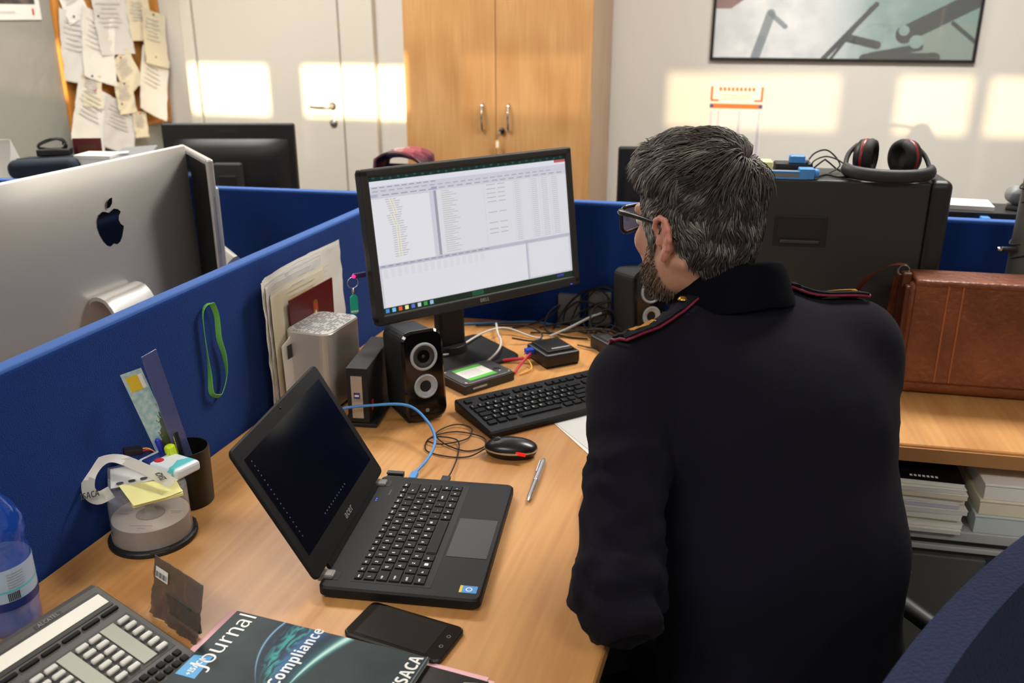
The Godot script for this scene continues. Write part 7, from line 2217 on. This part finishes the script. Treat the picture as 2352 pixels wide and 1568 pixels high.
func rear_monitor(label: String, at: Vector3, turn: float, w: float, h: float, low: float) -> void:
	var t := thing("monitor", label, "monitor", at, turn)
	part("shell", rb(Vector3(w, h, 0.03), 0.008, 2), M.black_plastic, t, Vector3(0, low + h / 2, 0))
	var g := Geo.new()
	g.grid(16, 10, func(u, v):
		var k: float = (1.0 - pow(absf(2.0 * u - 1.0), 6.0)) * (1.0 - pow(absf(2.0 * v - 1.0), 5.0))
		return Vector3((u - 0.5) * w * 0.9, (v - 0.5) * h * 0.72, 0.035 * k))
	part("rear_bulge", g.mesh(), M.black_plastic, t, Vector3(0, low + h * 0.46, 0.014))
	part("brand_mark", bx(Vector3(0.06, 0.008, 0.0006)), M.charcoal, t, Vector3(0, low + h - 0.025, 0.0152))
	part("screen", bx(Vector3(w - 0.03, h - 0.03, 0.002)), M.black_glass, t, Vector3(0, low + h / 2, -0.0155))
	part("neck", rb(Vector3(0.07, low + h * 0.4, 0.03), 0.008, 1), M.black_plastic, t, Vector3(0, (low + h * 0.4) / 2, 0.066))
	part("arm", rb(Vector3(0.11, 0.11, 0.05), 0.01, 1), M.charcoal, t, Vector3(0, low + h * 0.36, 0.05))
	part("foot_plate", rb(Vector3(0.22, 0.014, 0.17), 0.006, 1), M.black_plastic, t, Vector3(0, 0.007, 0.04))

func build_cork_board() -> void:
	# on the left wall: local x runs along the wall away from the camera, z out of the wall
	var z0 := -4.455
	var t := thing("cork_board", "wood framed cork pin board on the grey wall, crowded with papers", "pin board", room(XWALL, 0.944, z0), ROOM + PI / 2)
	part("cork", bx(Vector3(0.83, 1.03, 0.012)), M.cork, t, Vector3(0, 0.515, 0.010))
	var w := 0.85
	for s in [-1, 1]:
		part("frame_bar", rb(Vector3(0.025, 1.05, 0.022), 0.004, 1), M.frame_orange, t, Vector3(s * (w / 2 - 0.0125), 0.525, 0.011))
		part("frame_bar", rb(Vector3(w, 0.025, 0.022), 0.004, 1), M.frame_orange, t, Vector3(0, 0.525 + s * 0.5125, 0.011))
	# z on the wall, height, width, height, tilt, tone, curl
	var papers := [
		[-4.159, 1.62, 0.17, 0.20, 0.30, M.paper, 0.01, "small tilted white note at the top left of the pin board"],
		[-4.115, 1.39, 0.21, 0.35, -0.20, M.paper_grey, 0.03, "long white sheet hanging at the left edge of the pin board"],
		[-4.281, 1.39, 0.25, 0.36, -0.28, M.paper, 0.035, "white printed sheet overlapping the long left sheet, upper middle"],
		[-4.43, 1.50, 0.28, 0.31, 0.0, M.paper_grey, 0.015, "wide white printed sheet at the top middle of the pin board"],
		[-4.66, 1.53, 0.20, 0.24, -0.03, M.paper_cream, 0.012, "cream printed sheet at the top right of the pin board"],
		[-4.755, 1.42, 0.21, 0.30, -0.2, M.paper_cream, 0.03, "cream sheet hanging below the top right sheet, edge curled"],
		[-4.476, 1.25, 0.17, 0.20, 0.45, M.paper_cream, 0.02, "turned cream note in the middle of the pin board"],
		[-4.674, 1.175, 0.25, 0.36, -0.42, M.paper, 0.04, "long white sheet curling outward at the right of the pin board"],
		[-4.165, 1.175, 0.15, 0.17, -0.2, M.paper_cream, 0.012, "small cream note at the lower left of the pin board"],
		[-4.118, 1.045, 0.25, 0.33, -0.46, M.paper, 0.02, "white printed page with sloping edge at the bottom left"],
		[-4.328, 0.975, 0.25, 0.28, -0.36, M.paper_grey, 0.02, "white printed page at the bottom middle, below the board edge"],
		[-4.41, 1.12, 0.15, 0.17, 0.0, M.paper_cream, 0.01, "small square cream note above the bottom middle page"],
		[-4.50, 0.965, 0.12, 0.14, -0.06, M.paper_cream, 0.01, "small cream slip at the bottom, partly behind the middle page"]]
	var k := 0
	for p in papers:
		var out := 0.024 + 0.004 * k
		var o := thing("pinned_paper", p[7], "paper", room(XWALL + out, p[1], p[0]), ROOM + PI / 2, "papers on the pin board")
		o.rotation = Vector3(0, ROOM + PI / 2, 0)
		var nz := noise(5.0, 2, 200 + k)
		var wp: float = p[2]
		var hp_: float = p[3]
		var curl: float = p[6]
		var tilt: float = p[4]
		var leaf := part("leaf", sheet(8, 10, func(u, v):
			var x: float = (u - 0.5) * wp
			var y: float = (v - 0.5) * hp_
			return Vector3(x, y, curl * (pow(1.0 - v, 2.0) * 0.9 + pow(absf(u - 0.5) * 2.0, 2.0) * 0.35) + 0.006 * nz.get_noise_2d(u, v)), 0.0005), p[5], o, Vector3.ZERO, Vector3(0, 0, tilt))
		for j in 6:
			part("print_line", bx(Vector3(wp * (0.45 + 0.08 * ((j * 5 + k) % 4)), 0.006, 0.0004)), M.faint_ink, leaf, Vector3(-wp * 0.06, hp_ * (0.34 - 0.075 * j), curl * pow(0.16 + 0.075 * j, 2.0) * 0.9 + 0.0065))
		part("pin", lathed([Vector2(0, 0), Vector2(0.004, 0.002), Vector2(0.006, 0.006), Vector2(0.004, 0.009), Vector2(0, 0.010)], 10), M.black_plastic if k % 3 else M.red_ink, leaf, Vector3(0, hp_ * 0.44, 0.004), Vector3(PI / 2, 0, 0))
		k += 1
	# wall calendar
	t = thing("wall_calendar", "white edged wall calendar with a dark picture at the top left", "calendar", room(XWALL, 1.526, -3.69), ROOM + PI / 2)
	part("card", bx(Vector3(0.53, 0.62, 0.004)), M.paper, t, Vector3(0, 0.31, 0.004))
	var cp := paint("calendar_picture", Color.WHITE, 0.4)
	var nz2 := noise(0.06, 2, 88)
	cp.albedo_texture = picture(96, 96, func(x, y):
		var n := nz2.get_noise_2d(x, y)
		if y > 60 and x > 8 and x < 40: return Color8(196, 186, 160).lerp(Color8(150, 140, 110), clampf(n + 0.5, 0, 1))
		return Color8(60, 56, 58).lerp(Color8(104, 92, 84), clampf(n * 1.4 + 0.4, 0.0, 1.0)))
	var g := Geo.new()
	g.face(Vector3(-0.24, 0.07, 0.0065), Vector3(0.235, 0.07, 0.0065), Vector3(0.235, 0.60, 0.0065), Vector3(-0.24, 0.60, 0.0065))
	part("picture", g.mesh(), cp, t)
	part("red_mark", bx(Vector3(0.012, 0.03, 0.001)), M.red_ink, t, Vector3(0.215, 0.036, 0.0067))
	part("print_line", bx(Vector3(0.3, 0.012, 0.001)), M.faint_ink, t, Vector3(-0.05, 0.034, 0.0067))
